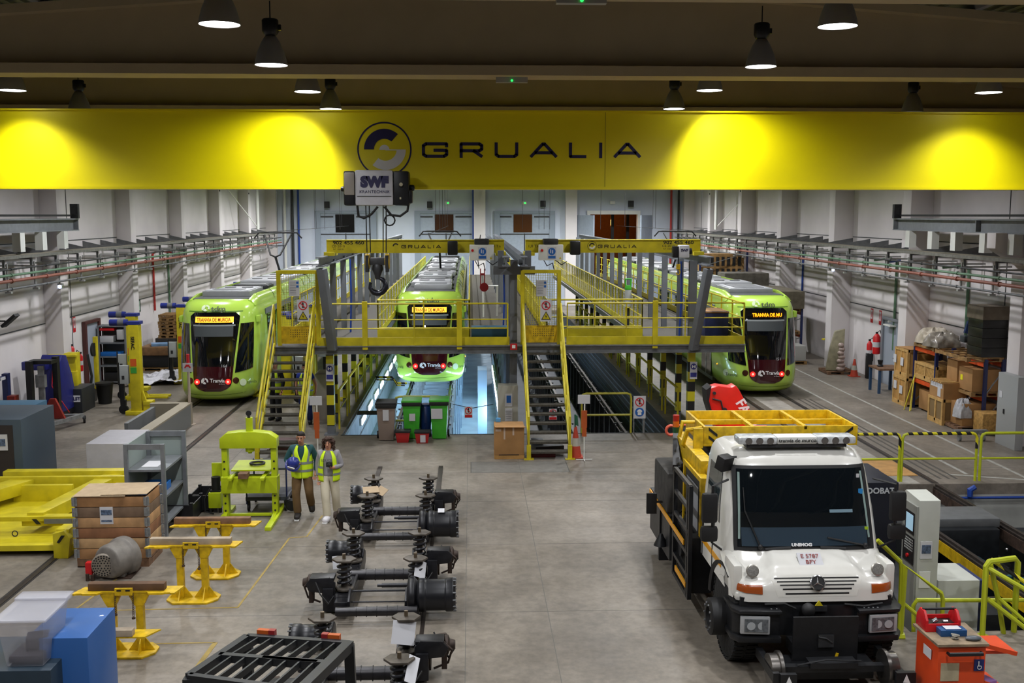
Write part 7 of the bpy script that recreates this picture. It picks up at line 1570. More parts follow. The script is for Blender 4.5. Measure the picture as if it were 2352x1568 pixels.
g = MB(); g.tube([P(862, 866, 31.5), P(900, 866, 31.5), P(912, 880, 31.5), P(935, 880, 31.5)], .035, 6); g.tube([P(865, 872, 31.2), P(905, 872, 31.2), P(912, 885, 31.2), P(930, 885, 31.2)], .02, 6)
solo(g, 'hazard_strip', HAZ, 'bent yellow and black hazard strip beside the middle tram nose', 'strip')
boxthing('bay_cabinet', 'blue-white lit cabinet right of the middle tram on the lower bay floor', 'cabinet', .22, .52, 33.6, 34.6, -1.75, 1.0, mat('blue_lit_white', '#a8cbe8', .5))  # white panel; the blue of the tube lights is put into its colour
g = MB(); g.bx(.98, 1.06, 29.6, 48, -1.75, -.2); 
solo(g, 'bay_partition', mat('bay_partition_grey', '#6c7278', .6, noise=.2), 'grey partition with pipes along the right side of the lit bay', 'partition')
g = MB()
for k in range(22): x = -.55+.055*(k % 4); y = 30+k*1.1; g.bx(x, x+.03, y, y+.03, -1.75, -.15)
for k in range(6): g.bx(PX1-.04, PX1-.0, 28.4, 60, -.35-.22*k, -.32-.22*k)
solo(g, 'pit_cables', mat('blue_grey_pipes', '#7f94a6', .5, .3), 'thin blue-grey pipes and cables along the pit walls', 'pipes', kind='stuff')
# ================================================================ RIGHT SIDE: STORAGE
def crate(nm, lab, x0, x1, y0, y1, z0, z1, m=PLY, frame=True):
    t = thing(nm, lab, 'crate', ((x0+x1)/2, y0, z0)); g = MB(); g.bx(x0+.02, x1-.02, y0+.02, y1-.02, z0+.06, z1-.01); g.build('panels', m, t)
    g = MB(); w = .08
    for z in (z0+.06, z1-w): 
        g.bx(x0, x1, y0, y0+.025, z, z+w); g.bx(x0, x0+.025, y0, y1, z, z+w); g.bx(x1-.025, x1, y0, y1, z, z+w)
    for yy in (y0, (y0+y1)/2-w/2, y1-w): g.bx(x0, x0+.025, yy, yy+w, z0+.06, z1)
    for xx in (x0, x1-w): g.bx(xx, xx+w, y0, y0+.025, z0+.06, z1)
    for xx in (x0, (x0+x1)/2, x1-w): g.bx(xx, xx+w, y0, y1, z0, z0+.06)
    g.build('batten', mat('batten_pine', '#c59d5e', .65, noise=.25), t); return t
def labels(t, x, ys_, zs_, sz=(.22, .26)):
    g = MB()
    for y, z in zip(ys_, zs_): g.bx(x-.006, x, y-sz[0]/2, y+sz[0]/2, z-sz[1]/2, z+sz[1]/2)
    g.build('paper_label', PAPER, t)
c1 = crate('plywood_crate', 'lower plywood crate of the stack left of orange rack', 13.66, 14.75, 31.95, 32.95, 0, .9); labels(c1, 13.66, (32.3, 32.75), (.5, .6))
c2 = crate('plywood_crate', 'upper plywood crate of the stack left of orange rack', 13.7, 14.8, 32.0, 32.98, .9, 1.8); labels(c2, 13.7, (32.4, 32.95), (1.38, 1.42))
g = MB(); g.rb((14.2, 32.45, 1.81), (.95, .9, .012), rz=.1); solo(g, 'cardboard_sheet', CARD, 'cardboard sheet lying on the upper plywood crate', 'cardboard')
def rack(x0, x1, y0, y1, h, beams, lab):
    t = thing('pallet_rack', lab, 'rack', ((x0+x1)/2, y0, 0), 'blue and orange pallet racks')
    for x in (x0, x1):
        for y in (y0, y1): g = MB(); g.bx(x-.045, x+.045, y-.04, y+.04, 0, h); g.build('post', NAVY, t)
    for z in beams:
        g = MB(); g.bx(x0-.03, x0+.03, y0, y1, z-.12, z); g.bx(x1-.03, x1+.03, y0, y1, z-.12, z); g.build('beam', ORAN, t)
    g = MB(); 
    for y in (y0, y1):
        for k in range(int(h/.8)): g.bar((x0, y, .2+.8*k), (x1, y, .9+.8*k), .03)
    g.build('brace', GALV, t); return t
rack(13.88, 14.7, 30.35, 31.85, 2.0, (.95, 1.95), 'blue and orange rack next to the stacked plywood crates')
rack(14.3, 14.8, 28.2, 29.9, 2.02, (.95, 1.92), 'blue and orange rack nearest the grey cabinet')
def rbox(nm, lab, a, m_=CARD, bev=.01, cat='box'): return boxthing(nm, lab, cat, *a, m_, bev=bev)
g = MB(); pallet(g, 13.8, 14.75, 30.4, 31.8, 1.96); solo(g, 'wooden_pallet', WOOD, 'pallet on top of the left orange rack under the white wrapped parts', 'pallet')
rnd = random.Random(4)
def lump(c, s, m_, nm, lab, cat, n=22, amp=.12, p=.8):
    g = MB(); vs = []
    def f(u, v):
        a = u*2*PI; b = v*PI/2; k = 1+amp*math.sin(5*a+3*b)*math.cos(3*b)+amp*.6*math.sin(11*a)*math.sin(7*b)
        sgp = lambda q: math.copysign(abs(q)**p, q)
        return (c[0]+s[0]*sgp(math.cos(a))*sgp(math.cos(b))*k, c[1]+s[1]*sgp(math.sin(a))*sgp(math.cos(b))*k, c[2]+s[2]*sgp(math.sin(b))*k)
    g.grid(f, (0, 1), (0, 1), n*2, n//2); return solo(g, nm, m_, lab, cat)
lump((14.25, 31.4, 2.1), (.48, .5, .45), mat('cream_film', '#b9ae9c', .5, noise=.3, scale=5), 'wrapped_parts', 'lumpy cream wrapped parts on top left of the orange rack', 'load')
lump((14.15, 30.6, 2.1), (.5, .45, .4), mat('clear_film', '#8d857a', .25, noise=.4, scale=6), 'wrapped_parts', 'lumpy film-wrapped grey parts on top of the orange rack', 'load')
c3 = crate('osb_crate', 'low chipboard crate on the middle level of the left orange rack', 13.85, 14.72, 30.3, 31.8, .98, 1.5, mat('osb', '#b58b4a', .7, noise=.45, scale=14))
rbox('strapped_box', 'small strapped brown box on floor under the left orange rack', (13.95, 14.65, 30.9, 31.6, .05, .65))
t = crate('slatted_crate', 'pale wood slatted crate with cardboard box inside, in front of the racks', 13.5, 14.25, 29.0, 29.95, 0, .75, mat('crate_inner', '#7d6540', .8)); 
g = MB(); g.bx(13.52, 14.2, 29.02, 29.93, .72, 1.2); g.build('inner_carton', CARD, t); g = MB(); g.bx(13.515, 13.52, 29.1, 29.85, 1.05, 1.18); g.bx(13.515, 13.52, 29.2, 29.4, .8, 1.1); g.build('tape', PAPER, t); g = MB()
for k in range(6): g.bx(13.45, 14.25, 29.05+.15*k, 29.13+.15*k, 1.22, 1.25)
g.build('lid_slats', mat('batten_pine', '', 1), t)
g = MB(); pallet(g, 13.95, 14.8, 28.25, 29.85, .96); solo(g, 'wooden_pallet', WOOD, 'pallet on middle level of the right orange rack under two cartons', 'pallet')
rbox('tall_carton', 'plain tall carton on the middle rack level, left of the yellow labelled carton', (13.95, 14.75, 29.15, 29.8, 1.09, 1.85))
t = rbox('labelled_carton', 'brown carton with yellow label on the middle level of right rack', (13.98, 14.8, 28.3, 29.1, 1.09, 1.72)); g = MB(); g.bx(13.97, 13.98, 28.85, 28.98, 1.35, 1.5); o = g.build('yellow_label', mat('label_yellow', '#e8e01c', .6), t)
g = MB(); pallet(g, 13.75, 14.8, 28.2, 30.2, 1.95); solo(g, 'wooden_pallet', WOOD, 'pallet under the tall black wrapped stack on the right rack', 'pallet')
t = thing('wrapped_stack', 'tall black crates wrapped in dusty film on top of right orange rack', 'load', (14.4, 28.3, 2.08)); g = MB(); 
for k in range(4): g.bx(14.15, 14.86, 28.2, 29.05, 2.08+.27*k, 2.34+.27*k)
g.build('black_crates', mat('black_crate_film', '#1d1e1c', .3, noise=.4, scale=4), t, bev=.01); g = MB(); g.bx(14.12, 14.88, 28.15, 29.1, 3.12, 3.5); g.build('brown_top_box', mat('dusty_brown_box', '#6a5f4f', .6, noise=.25), t, bev=.02)
rbox('bagged_load', 'film wrapped box with crumpled white bag on floor below right rack', (13.75, 14.7, 28.3, 29.2, .12, .75)); g = MB(); pallet(g, 13.6, 14.7, 28.2, 29.3, 0); solo(g, 'wooden_pallet', WOOD2, 'reddish pallet on floor under the film wrapped box', 'pallet')
lump((13.85, 28.5, .35), (.22, .25, .5), mat('white_bag', '#b9b9bd', .5, noise=.3, scale=9), 'plastic_bag', 'crumpled white plastic bag hanging on box below right rack', 'bag')
rbox('osb_box', 'chipboard box right of the crumpled bag on the floor', (14.0, 14.8, 27.6, 28.15, .05, .6), mat('osb', '', 1))
t = thing('motor_stand', 'blue steel bracket frame with wrapped motor between the two racks', 'frame', (14.5, 30.05, 0)); g = MB(); x, y, z = P(2235, 760, 30); 
g.bar(P(2218, 765, 30), P(2226, 738, 30), .1); g.bar(P(2224, 738, 30), P(2238, 745, 30), .1); g.bar(P(2238, 745, 30), P(2228, 825, 30), .1); g.bar(P(2228, 755, 30), P(2236, 785, 30), .06); g.build('bracket', mat('machine_blue', '#1d3a72', .45), t); g = MB(); a = P(2220, 778, 29.8); g.rb(a, (.28, .3, .2)); g.build('wrapped_motor', mat('dark_film', '#3f4448', .3, noise=.3), t, bev=.04); g = MB(); a = P(2227, 797, 29.7); g.rb(a, (.09, .02, .14)); g.build('yellow_tag', mat('label_yellow', '', 1), t); g = MB(); g.bx(14.2, 14.3, 30.0, 30.1, 0, 2.1); g.build('stand', NAVY, t)
t = thing('grey_locker', 'tall light grey steel cabinet right of the racks', 'cabinet', (14.2, 26.4, 0)); g = MB(); g.bx(13.92, 14.13, 25.75, 26.75, 0, 1.9); g.build('body', mat('locker_grey_light', '#9a9c9c', .5), t, bev=.01); g = MB(); g.bx(13.91, 13.92, 26.5, 26.64, 1.25, 1.42); g.build('paper_label', PAPER, t); g = MB(); g.bx(13.9, 13.92, 26.35, 26.4, .85, .97); g.build('handle', BLACK, t)
g = MB(); a = P(2270, 975, 27.5); g.bx(12.9, 13.8, 26.9, 27.05, .2, .3); g.lathe([(0, -.03), (.09, -.03), (.09, .03), (0, .03)], (13.05, 26.95, .09), 14, (1, 0, 0)); g.lathe([(0, -.03), (.09, -.03), (.09, .03), (0, .03)], (13.7, 26.95, .09), 14, (1, 0, 0)); solo(g, 'steel_trolley', GALV, 'low steel trolley bar with castor in front of grey locker', 'trolley')
t = thing('folding_ruler_legs', 'yellow folded tripod legs leaning against the left rack post', 'tripod', (13.7, 31.5, 0)); g = MB()
for a, b in (((13.45, 31.5, 0), (13.85, 31.75, 1.05)), ((13.6, 31.35, 0), (13.85, 31.75, 1.05)), ((13.5, 31.2, 0), (13.82, 31.7, 1.0))): g.cyl(a, b, .018, n=6)
g.build('leg', YEL, t)
t = thing('work_bench', 'small blue-legged bench with brown top left of the plywood crates', 'bench', (14.2, 34.8, 0)); g = MB(); g.bx(13.75, 14.6, 34.3, 35.3, .8, .86); g.build('top', WOOD2, t); g = MB()
for y in (34.4, 35.2):
    for x in (13.8, 14.5): g.bx(x-.04, x+.04, y-.04, y+.04, 0, .8)
g.build('leg', mat('bench_blue', '#2c4a6c', .5), t)
g = MB(); g.lathe([(.09, 0), (.11, .03), (.06, .08), (.09, .2), (.09, .22)], (14.0, 34.9, .86), 14); solo(g, 'black_vise', BLACK, 'small black vise on the blue-legged bench', 'vise')
t = thing('wall_bracket', 'white folding wall bracket tray above right side door', 'bracket', (14.5, 36, 1.9)); g = MB(); x, y, z = P(2065, 748, 36); g.rb((x, y, z), (.9, .6, .05), ry=.05); g.bar((x-.4, y, z+.15), (x+.5, y, z+.22), .06); g.build('tray', WHITE, t)
t = thing('wall_notice', 'small white and red notice on the right side door', 'notice', (XR-.03, 36.3, 1.7)); g = MB(); g.bx(XR-.1, XR-.08, 35.0, 35.3, 1.6, 1.98); g.build('board', PAPER, t); g = MB(); g.bx(XR-.11, XR-.1, 35.05, 35.25, 1.62, 1.75); g.build('red_field', ACCENT, t)
g = MB(); g.cyl((14.72, 38.55, 0), (14.72, 38.55, 1.0), .14) if False else g.bx(14.6, 14.8, 37.6, 37.8, 0, .95); solo(g, 'black_post', BLACK, 'short black post next to the cone by the right wall', 'post', bev=.02)
t = thing('wrapped_pallet', 'leaning beige wrapped panel with knotted white film on a pallet by right column', 'load', (14.0, 39.3, 0)); g = MB(); pallet(g, 13.5, 14.6, 38.6, 39.7, 0); g.build('pallet', WOOD2, t)
g = MB(); g.loft([[(13.5, 38.9, .14), (14.1, 38.7, .14), (14.3, 39.3, .14), (13.7, 39.5, .14)], [(13.65, 38.95, .9), (14.15, 38.8, .9), (14.25, 39.3, .9), (13.8, 39.45, .9)], [(13.85, 39.0, 1.6), (14.2, 38.9, 1.72), (14.3, 39.2, 1.7), (13.95, 39.35, 1.6)]]); g.build('wrapped_panel', mat('beige_wrap', '#8f886e', .6, noise=.3, scale=5), t, bev=.02)
g = MB()
for k in range(7): g.sph((13.98+.04*(k % 2), 38.66, .22+.15*k), (.17-.01*k, .13, .1), 10, 8)
g.build('knotted_film', mat('pink_white_film', '#a8958c', .45, noise=.2), t)
t = thing('white_unit_box', 'long white steel unit on a pallet behind the right tram', 'unit', (13.1, 41.5, 0)); g = MB(); pallet(g, 11.6, 13.6, 41.4, 42.4, 0); g.build('pallet', WOOD, t); g = MB(); g.bx(11.6, 13.55, 41.4, 42.4, .15, .75); g.build('housing', mat('unit_white', '#a9a9a5', .5), t, bev=.01); g = MB(); 
for a in ((12.15, 12.17, .25, .55), (12.53, 12.55, .25, .55)): g.bx(a[0], a[1], 41.38, 41.4, a[2], a[3])
g.bx(12.15, 12.55, 41.38, 41.4, .54, .56); g.build('hatch', DGREY, t)
g = MB(); a = P(1898, 790, 41.6); g.cyl((a[0], 41.6, .75), (a[0], 41.6, .95), .05); g.lathe([(0, 0), (.2, .03), (.2, .07), (0, .09)], (a[0], 41.6, .95), 8); solo(g, 'yellow_valve', YEL, 'small yellow hand wheel on the white steel unit', 'valve')
t = rack(11.9, 13.9, 43.2, 44.4, 2.3, (1.0, 1.95), 'blue rack with dusty covered load behind the right tram')
g = MB(); pallet(g, 11.9, 13.9, 43.2, 44.4, 1.97); solo(g, 'wooden_pallet', WOOD, 'pallet under the dusty grey covered load behind the right tram', 'pallet'); g = MB(); pallet(g, 11.9, 13.9, 43.2, 44.4, 1.02); solo(g, 'wooden_pallet', WOOD, 'pallet on middle level of the blue rack behind the right tram', 'pallet')
rbox('grey_unit', 'pale grey box on the middle level of rack behind the right tram', (12.0, 13.6, 43.3, 44.3, 1.15, 1.75), mat('unit_white', '', 1), cat='unit')
rbox('covered_load', 'dusty grey covered load high on the rack behind the right tram', (11.6, 13.95, 43.0, 46.5, 2.1, 2.85), mat('dusty_cover', '#6b6353', .85, noise=.3, scale=5, bump=.3), .06, 'load')
t = rack(11.6, 14.0, 52.5, 54, 4.3, (2.8,), 'tall blue rack with a wooden crate far behind right tram'); g = MB(); g.bx(11.7, 13.9, 52.7, 53.8, 2.82, 4.05); o = solo(g, 'crate_stack', WOOD, 'wooden slatted crate on the tall far rack above the right tram', 'crate'); g = MB()
for k in range(7): g.bx(11.9+.28*k, 12.05+.28*k, 52.68, 52.7, 2.95, 3.3); g.bx(11.9+.28*k, 12.05+.28*k, 52.68, 52.7, 3.45, 3.9)
g.build('crate_openings', BLACK, o)
rbox('machine_parts_load', 'grey-brown machine parts on a high shelf above right tram rear', (11.9, 14.0, 48.5, 50, 2.6, 3.3), mat('machine_grey_brown', '#5f5a50', .7, noise=.4, scale=4), .04, 'load'); rack(11.9, 14.0, 48.5, 50, 2.7, (2.6,), 'blue rack under the grey-brown machine parts behind right tram')
for i, (px_, py_, Yp) in enumerate(((1890, 697, 41.5), (366, 700, 42))):
    x = XR-.01 if i == 0 else XL+.01; y, z = (41.3, P(1898, 698, 41.3)[2]) if i == 0 else (42.6, P(348, 702, 42.6)[2]); s = -1 if i == 0 else 1
    t = thing('exit_sign', 'small green running figure sign on the %s wall' % ('right', 'left')[i], 'sign', (x, y, z)); g = MB(); g.bx(*sorted((x, x+s*.02)), y-.2, y+.2, z-.25, z+.25); g.build('board', mat('sign_dark_green', '#1c3a2c', .5), t); g = MB(); g.bx(*sorted((x+s*.02, x+s*.025)), y-.06, y+.08, z-.18, z+.18); g.build('figure', mat('sign_pale', '#a9c9b4', .5), t)
# ================================================================ GUARDRAILS AND LATHE PIT
GY = mat('handrail_lime_yellow', '#b4bc24', .4, noise=.12)
def rail_hoop(x0, x1, y, lab, hz):
    t = thing('guard_rail', lab, 'guard rail', (x0, y, 0)); g = MB(); r = .1
    g.tube([(x0, y, 0), (x0, y, 1.0), (x0+.03, y, 1.07), (x0+r, y, 1.1), (x1-r, y, 1.1), (x1-.03, y, 1.07), (x1, y, 1.0), (x1, y, 0)], .032, 8); g.cyl((x0, y, .52), (x1, y, .52), .026, n=8); g.build('tube', GY, t)
    if hz: g = MB(); g.tube([(x0+r, y, 1.1), (x1-r, y, 1.1), (x1-.03, y, 1.07), (x1, y, 1.0), (x1, y, .75)], .034, 8); g.build('hazard_tape', HAZ, t)
rail_hoop(7.6, 9.68, 22.8, 'yellow guard rail with hazard tape just right of the white truck roof', 1); rail_hoop(9.74, 11.45, 22.8, 'yellow guard rail with hazard tape in front of the plywood sheet', 1); rail_hoop(11.55, 13.4, 22.8, 'plain yellow guard rail at the right picture edge behind the pit', 0)
t = thing('stair_handrail', 'bent yellow handrail descending beside the truck into the pit', 'handrail', (6.2, 14.1, 0)); g = MB()
A1 = P(2015, 1240, 14.1); A2 = P(2068, 1290, 14.1); B1_ = P(2072, 1300, 14.05); B2_ = P(2162, 1362, 14.1); 
g.tube([A1, A2, (A2[0]+.02, 14.1, A2[2]-.1), (A2[0]+.03, 14.1, 0)], .032, 8); g.tube([(B1_[0]+.05, 14.1, 0), (B1_[0]+.05, 14.1, B1_[2]), B2_, (B2_[0]+.03, 14.1, B2_[2]-.1), (B2_[0]+.03, 14.1, -.3)], .032, 8); g.tube([P(2074, 1385, 14.1), P(2122, 1425, 14.1), P(2150, 1445, 14.1)], .03, 8); g.tube([(A2[0]+.0, 14.1, .02), (A2[0]+.1, 14.1, .02)], .06, 8); g.build('tube', GY, t)
t = thing('pit_guard_rail', 'yellow rails along the near edge of the pit behind orange tool trolley', 'guard rail', (7.2, 14.15, 0)); g = MB()
z_ = P(2200, 1378, 14.4)[2]; g.tube([P(2098, 1470, 14.4), P(2098, 1390, 14.4), P(2106, 1378, 14.4), P(2352, 1378, 14.4), P(2500, 1378, 14.4)], .03, 8); g.build('rail', GY, t)
g = MB(); p = P(2265, 1300, 14.1); q = P(2335, 1288, 14.25)
g.tube([(p[0], 14.1, 0), (p[0], 14.1, p[2]), (p[0]+.05, 14.12, p[2]+.06), (q[0]-.03, 14.25, p[2]+.06), (q[0]+.02, 14.25, p[2]), (q[0]+.02, 14.25, 0)], .04, 8)
g.tube([(p[0]+.02, 14.1, p[2]-.02), P(2352, 1352, 13.8), P(2420, 1410, 13.6)], .035, 8); g.tube([P(2268, 1375, 14.1), P(2352, 1440, 13.9), P(2400, 1480, 13.8)], .035, 8); g.tube([P(2275, 1295, 14.1), P(2293, 1378, 14.2), P(2305, 1455, 14.2)], .035, 8); g.tube([P(2290, 1370, 14.2), P(2352, 1425, 14.0), P(2400, 1465, 13.9)], .03, 8)
g.cyl((p[0], 14.1, 0), (p[0], 14.1, .02), .09); g.build('posts', GY, t); g = MB(); g.tube([P(2276, 1284, 14.3), P(2352, 1335, 14.1), P(2420, 1380, 14.0)], .03, 8); g.build('hazard_tape', HAZ, t)
# lathe control cabinet
t = thing('control_cabinet', 'tall pale grey machine control cabinet with screen beside the truck', 'control cabinet', (6.45, 14.6, -1.2)); CB = mat('machine_cabinet', '#b4b6ae', .45, noise=.04)
g = MB(); x0, x1 = P(2106, 1300, 14.7)[0], P(2154, 1300, 14.7)[0]; zt = P(2106, 1150, 14.7)[2]
g.prism([(14.7, -.9), (15.25, -.9), (15.25, zt-.0), (15.2, zt+.04), (14.7, zt)], 'x', x0, x1); g.build('body', CB, t, bev=.01)
g = MB(); g.bx(x0-.03, x0, 14.72, 15.2, -.3, zt-.1); side_ = g.build('operator_panel', mat('panel_grey', '#8e908a', .5), t)
g = MB(); g.bx(x0-.035, x0-.03, 14.78, 15.1, zt-.55, zt-.22); g.build('screen_frame', BLACK, side_); g = MB(); g.bx(x0-.04, x0-.035, 14.82, 15.06, zt-.5, zt-.26); g.build('screen', mat('screen_blue', (.35, .55, .7), .4, emit=.6), side_)
g = MB(); 
for i in range(5):
    for k in range(6): g.bx(x0-.037, x0-.03, 14.8+.05*k, 14.83+.05*k, zt-.65-.04*i, zt-.63-.04*i)
g.build('keys', mat('key_grey', '#c9cbc8', .5), side_); g = MB(); g.bx(x0-.036, x0-.03, 14.76, 15.14, zt-1.0, zt-.6); g.build('keypad', BLACK, side_)
g = MB(); g.lathe([(0, 0), (.03, 0), (.03, .03), (0, .03)], (x0-.03, 14.95, zt-.9), 12, (-1, 0, 0)); g.build('stop_button', RED, side_)
g = MB(); xa = P(2115, 1245, 14.69)[0]; xb = P(2142, 1245, 14.69)[0]; za = P(2115, 1244, 14.69)[2]; zb2 = P(2115, 1283, 14.69)[2]; g.bx(xa, xb, 14.69, 14.7, zb2, za); n_ = g.build('notice', PAPER, t); g = MB(); g.bx(xa+.02, xb-.02, 14.685, 14.69, zb2+.08, za-.05); g.build('notice_photo', mat('print_photo', '', 1), n_)
g = MB(); g.bx(xa+.0, xb-.01, 14.69, 14.7, zb2-.45, zb2-.2); g.build('white_frame', WHITE, t)
t = thing('machine_base_cabinet', 'low pale grey machine housing right of the control cabinet', 'cabinet', (6.9, 14.9, -1.5)); xl = P(2152, 1400, 14.8)[0]; xr = P(2247, 1400, 14.8)[0]; zz = P(2200, 1333, 14.8)[2]
g = MB(); g.bx(xl, xr, 14.8, 15.6, QZ, zz); g.build('body', CB, t, bev=.01); g = MB(); g.bx(xr, xr+.07, 14.82, 15.6, QZ, zz-.01); g.build('navy_side', NAVY, t)
t = thing('wheel_lathe', 'dark wheel lathe machinery in the pit with rail ends and cables', 'machine', (8.5, 18.5, QZ))
TEAL = mat('teal_machine', '#1c4a50', .5, noise=.3); DK = mat('oily_dark_steel', '#24272a', .4, .3, noise=.4, scale=6)
g = MB(); g.bx(8.0, 10.2, 19.2, 20.2, -.9, -.02); g.bx(7.0, 8.7, 16.5, 19.0, -1.5, -.45); g.bx(9.1, 10.2, 15.3, 17.5, -1.5, -.5); g.bx(10.6, 12.6, 17.5, 19.5, -1.5, -.15); g.bx(7.2, 8.6, 15.4, 16.2, -1.5, -.2); g.build('bed', DK, t, bev=.03)
g = MB(); g.bx(8.1, 10.3, 19.4, 20.3, -.05, .14); g.build('hood', mat('hood_grey', '#5d5f60', .5, noise=.15), t, bev=.04)
g = MB(); rnd = random.Random(12)
for k in range(26):
    x = rnd.uniform(9.0, 12.4); y = rnd.uniform(15.5, 19); z = rnd.uniform(-.9, -.1); g.rb((x, y, z), (rnd.uniform(.1, .4), rnd.uniform(.1, .4), rnd.uniform(.1, .35)), rz=rnd.uniform(0, 1))
g.build('tool_units', TEAL, t, bev=.01)
g = MB(); g.bx(9.05, 9.5, 14.4, 22.4, -.75, -.35); g.bx(10.6, 11.0, 14.4, 22.4, -.8, -.4); g.bx(11.5, 13.3, 15, 21.5, -1.4, -.7); g.bx(7.0, 8.6, 19.2, 22.3, -1.4, -.8); g.build('support_beams', DK, t, bev=.02)
g = MB()
for k in range(22):
    x = rnd.uniform(9.2, 12.2); y = rnd.uniform(15.4, 19.2); g.tube([(x, y, -.3), (x+rnd.uniform(-.2, .2), y+.1, .05+rnd.random()*.15), (x+rnd.uniform(.1, .5), y+rnd.uniform(-.3, .3), -.1), (x+rnd.uniform(.3, .7), y+rnd.uniform(-.3, .3), -.5)], .02, 6)
g.build('hoses', BLACK, t)
g = MB()
for k in range(18): g.sph((rnd.uniform(9, 12.2), rnd.uniform(15.4, 19), rnd.uniform(-.4, .0)), .035, 8, 6)
g.build('fittings', CHROME, t)
g = MB(); g.bx(8.4, 9.3, 17.6, 17.7, -1.0, -.6); g.build('lit_window', mat('cyan_panel', '#3f8a9a', .4), t)
g = MB(); g.tube([P(2240, 1118, 22.4), P(2228, 1125, 22.4), P(2228, 1140, 22.4)], .06, 8); g.cyl((9.6, 22.45, -.3), (13.4, 22.45, -.3), .03, n=6); solo(g, 'pit_wall_pipe', BLUE, 'thin blue pipe along the far concrete pit wall', 'pipe')
t = thing('blue_machine', 'dark blue lathe housing with white letters behind the truck mirror', 'machine', (6.9, 19.5, QZ)); g = MB(); x0 = P(2008, 1110, 17)[0]; x1 = P(2065, 1110, 17)[0]; zt = P(2020, 1108, 17)[2]; g.bx(6.37, x1, 17, 18.4, QZ, zt); g.build('housing', mat('lathe_navy', '#0b0f1e', .4), t, bev=.02); text('DOBAT', .14, ((x0+x1)/2-.1, 16.99, P(2030, 1127, 17)[2]), t, mat('number_grey', '', 1), bold=.004)
g = MB(); x, y, z = P(2003, 1080, 21); g.cyl((x, y, -.0), (x, y, z), .11); g.cyl((x, y, z), (x, y, z+.02), .14); solo(g, 'blue_bollard', NAVY, 'dark blue bollard with ring behind the truck right mirror', 'bollard')
# ================================================================ ORANGE TOOL TROLLEY
t = thing('tool_trolley', 'orange tool trolley with worn wooden top at the bottom right corner', 'tool trolley', (5.8, 11.9, 0)); OR = mat('trolley_orange', '#d8481c', .4, noise=.06)
g = MB(); g.bx(5.52, 6.1, 11.65, 12.25, .12, .93); g.build('body', OR, t, bev=.015); g = MB(); g.prism([(5.5, 11.62), (6.12, 11.62), (6.14, 12.28), (5.48, 12.28)], 'z', .93, .96); g.build('top_board', mat('worn_board', '#8c7a62', .7, noise=.45, scale=7), t)
g = MB(); g.tube([(5.62, 11.62, .86), (5.62, 11.57, .86), (6.02, 11.57, .86), (6.02, 11.62, .86)], .018, 8); g.build('handle', BLKM, t)
g = MB(); g.bx(5.56, 5.78, 11.64, 11.65, .5, .72); g.build('paper_label', mat('old_paper', '#b3a78a', .8, noise=.2), t); g = MB(); g.bx(5.5, 5.51, 11.8, 12.0, .7, .82); g.build('side_label', PAPER, t)
g = MB(); g.bx(5.96, 6.08, 11.64, 11.65, .62, .76); b_ = g.build('blue_sticker', mat('sticker_navy', '#1c2a6a', .5), t); g = MB(); disc(g, (6.02, 11.635, .67), .028, .02, 100, 400, 14); g.sph((6.01, 11.632, .735), (.009, .004, .009), 8, 6); g.bx(6.006, 6.016, 11.63, 11.636, .68, .725); g.bx(6.01, 6.04, 11.63, 11.636, .68, .688); g.build('wheelchair_symbol', WINK, b_)
g = MB(); g.bx(6.12, 6.5, 11.75, 12.2, .78, .82); g.bar((6.12, 11.72, .9), (6.5, 11.7, .8), .03, .05); g.bx(6.12, 6.4, 11.7, 12.2, .3, .35); g.bar((6.12, 11.7, .45), (6.45, 11.66, .33), .02, .04); g.build('open_drawer', OR, t); g = MB(); g.rb((6.25, 11.9, .38), (.14, .2, .06), rz=.4); g.build('purple_cloth', mat('purple_bag', '#8d6aa8', .6), t, bev=.01)
g = MB()
for x in (5.6, 6.02):
    for y in (11.75, 12.15): g.lathe([(0, -.02), (.06, -.02), (.06, .02), (0, .02)], (x, y, .06), 14, (1, 0, 0))
g.build('castor', BLACK, t)
t = thing('toolbox', 'open red toolbox on the orange trolley top', 'toolbox', (5.72, 12.12, .96)); g = MB(); 
for x in (5.52, 5.92): g.prism([(12.0, .96), (12.28, .96), (12.28, 1.1), (12.2, 1.2), (12.08, 1.2), (12.0, 1.1)], 'x', x, x+.03)
g.bx(5.52, 5.95, 12.0, 12.02, .96, 1.06); g.bx(5.52, 5.95, 12.26, 12.28, .96, 1.08); g.build('case', RED, t, bev=.006); g = MB(); g.cyl((5.53, 12.14, 1.2), (5.94, 12.14, 1.2), .015); g.bx(5.55, 5.92, 12.02, 12.26, .96, 1.03); g.build('tray_handle', BLKM, t); g = MB(); g.cyl((5.65, 12.1, 1.05), (5.7, 12.1, 1.08), .03); g.cyl((5.78, 12.12, 1.04), (5.84, 12.12, 1.04), .025); g.build('tools', CHROME, t)
g = MB(); g.bx(5.64, 5.96, 11.85, 11.99, .96, 1.04); g.mt(1).bx(5.7, 5.9, 11.86, 11.98, 1.04, 1.05); solo(g, 'blue_tray', [mat('tray_blue', '#1c4a7c', .4), PAPER], 'blue tray with white paper in front of the red toolbox', 'tray', bev=.006)
g = MB(); g.sph((5.98, 11.74, .985), (.1, .05, .03), 14, 8); solo(g, 'grinder_handle', mat('tool_grey', '#50555a', .4), 'grey oval hand tool lying on orange trolley top', 'tool')
g = MB(); 
for k in range(5): g.tube([(5.78+.035*math.cos(a+k), 11.78+.03*math.sin(a+k*2), .975+.01*k) for a in [i*PI/5 for i in range(10)]], .008, 5, close=True)
solo(g, 'cable_coil', mat('cable_beige', '#8e8a80', .6), 'small coil of grey cable beside blue tray', 'cable')
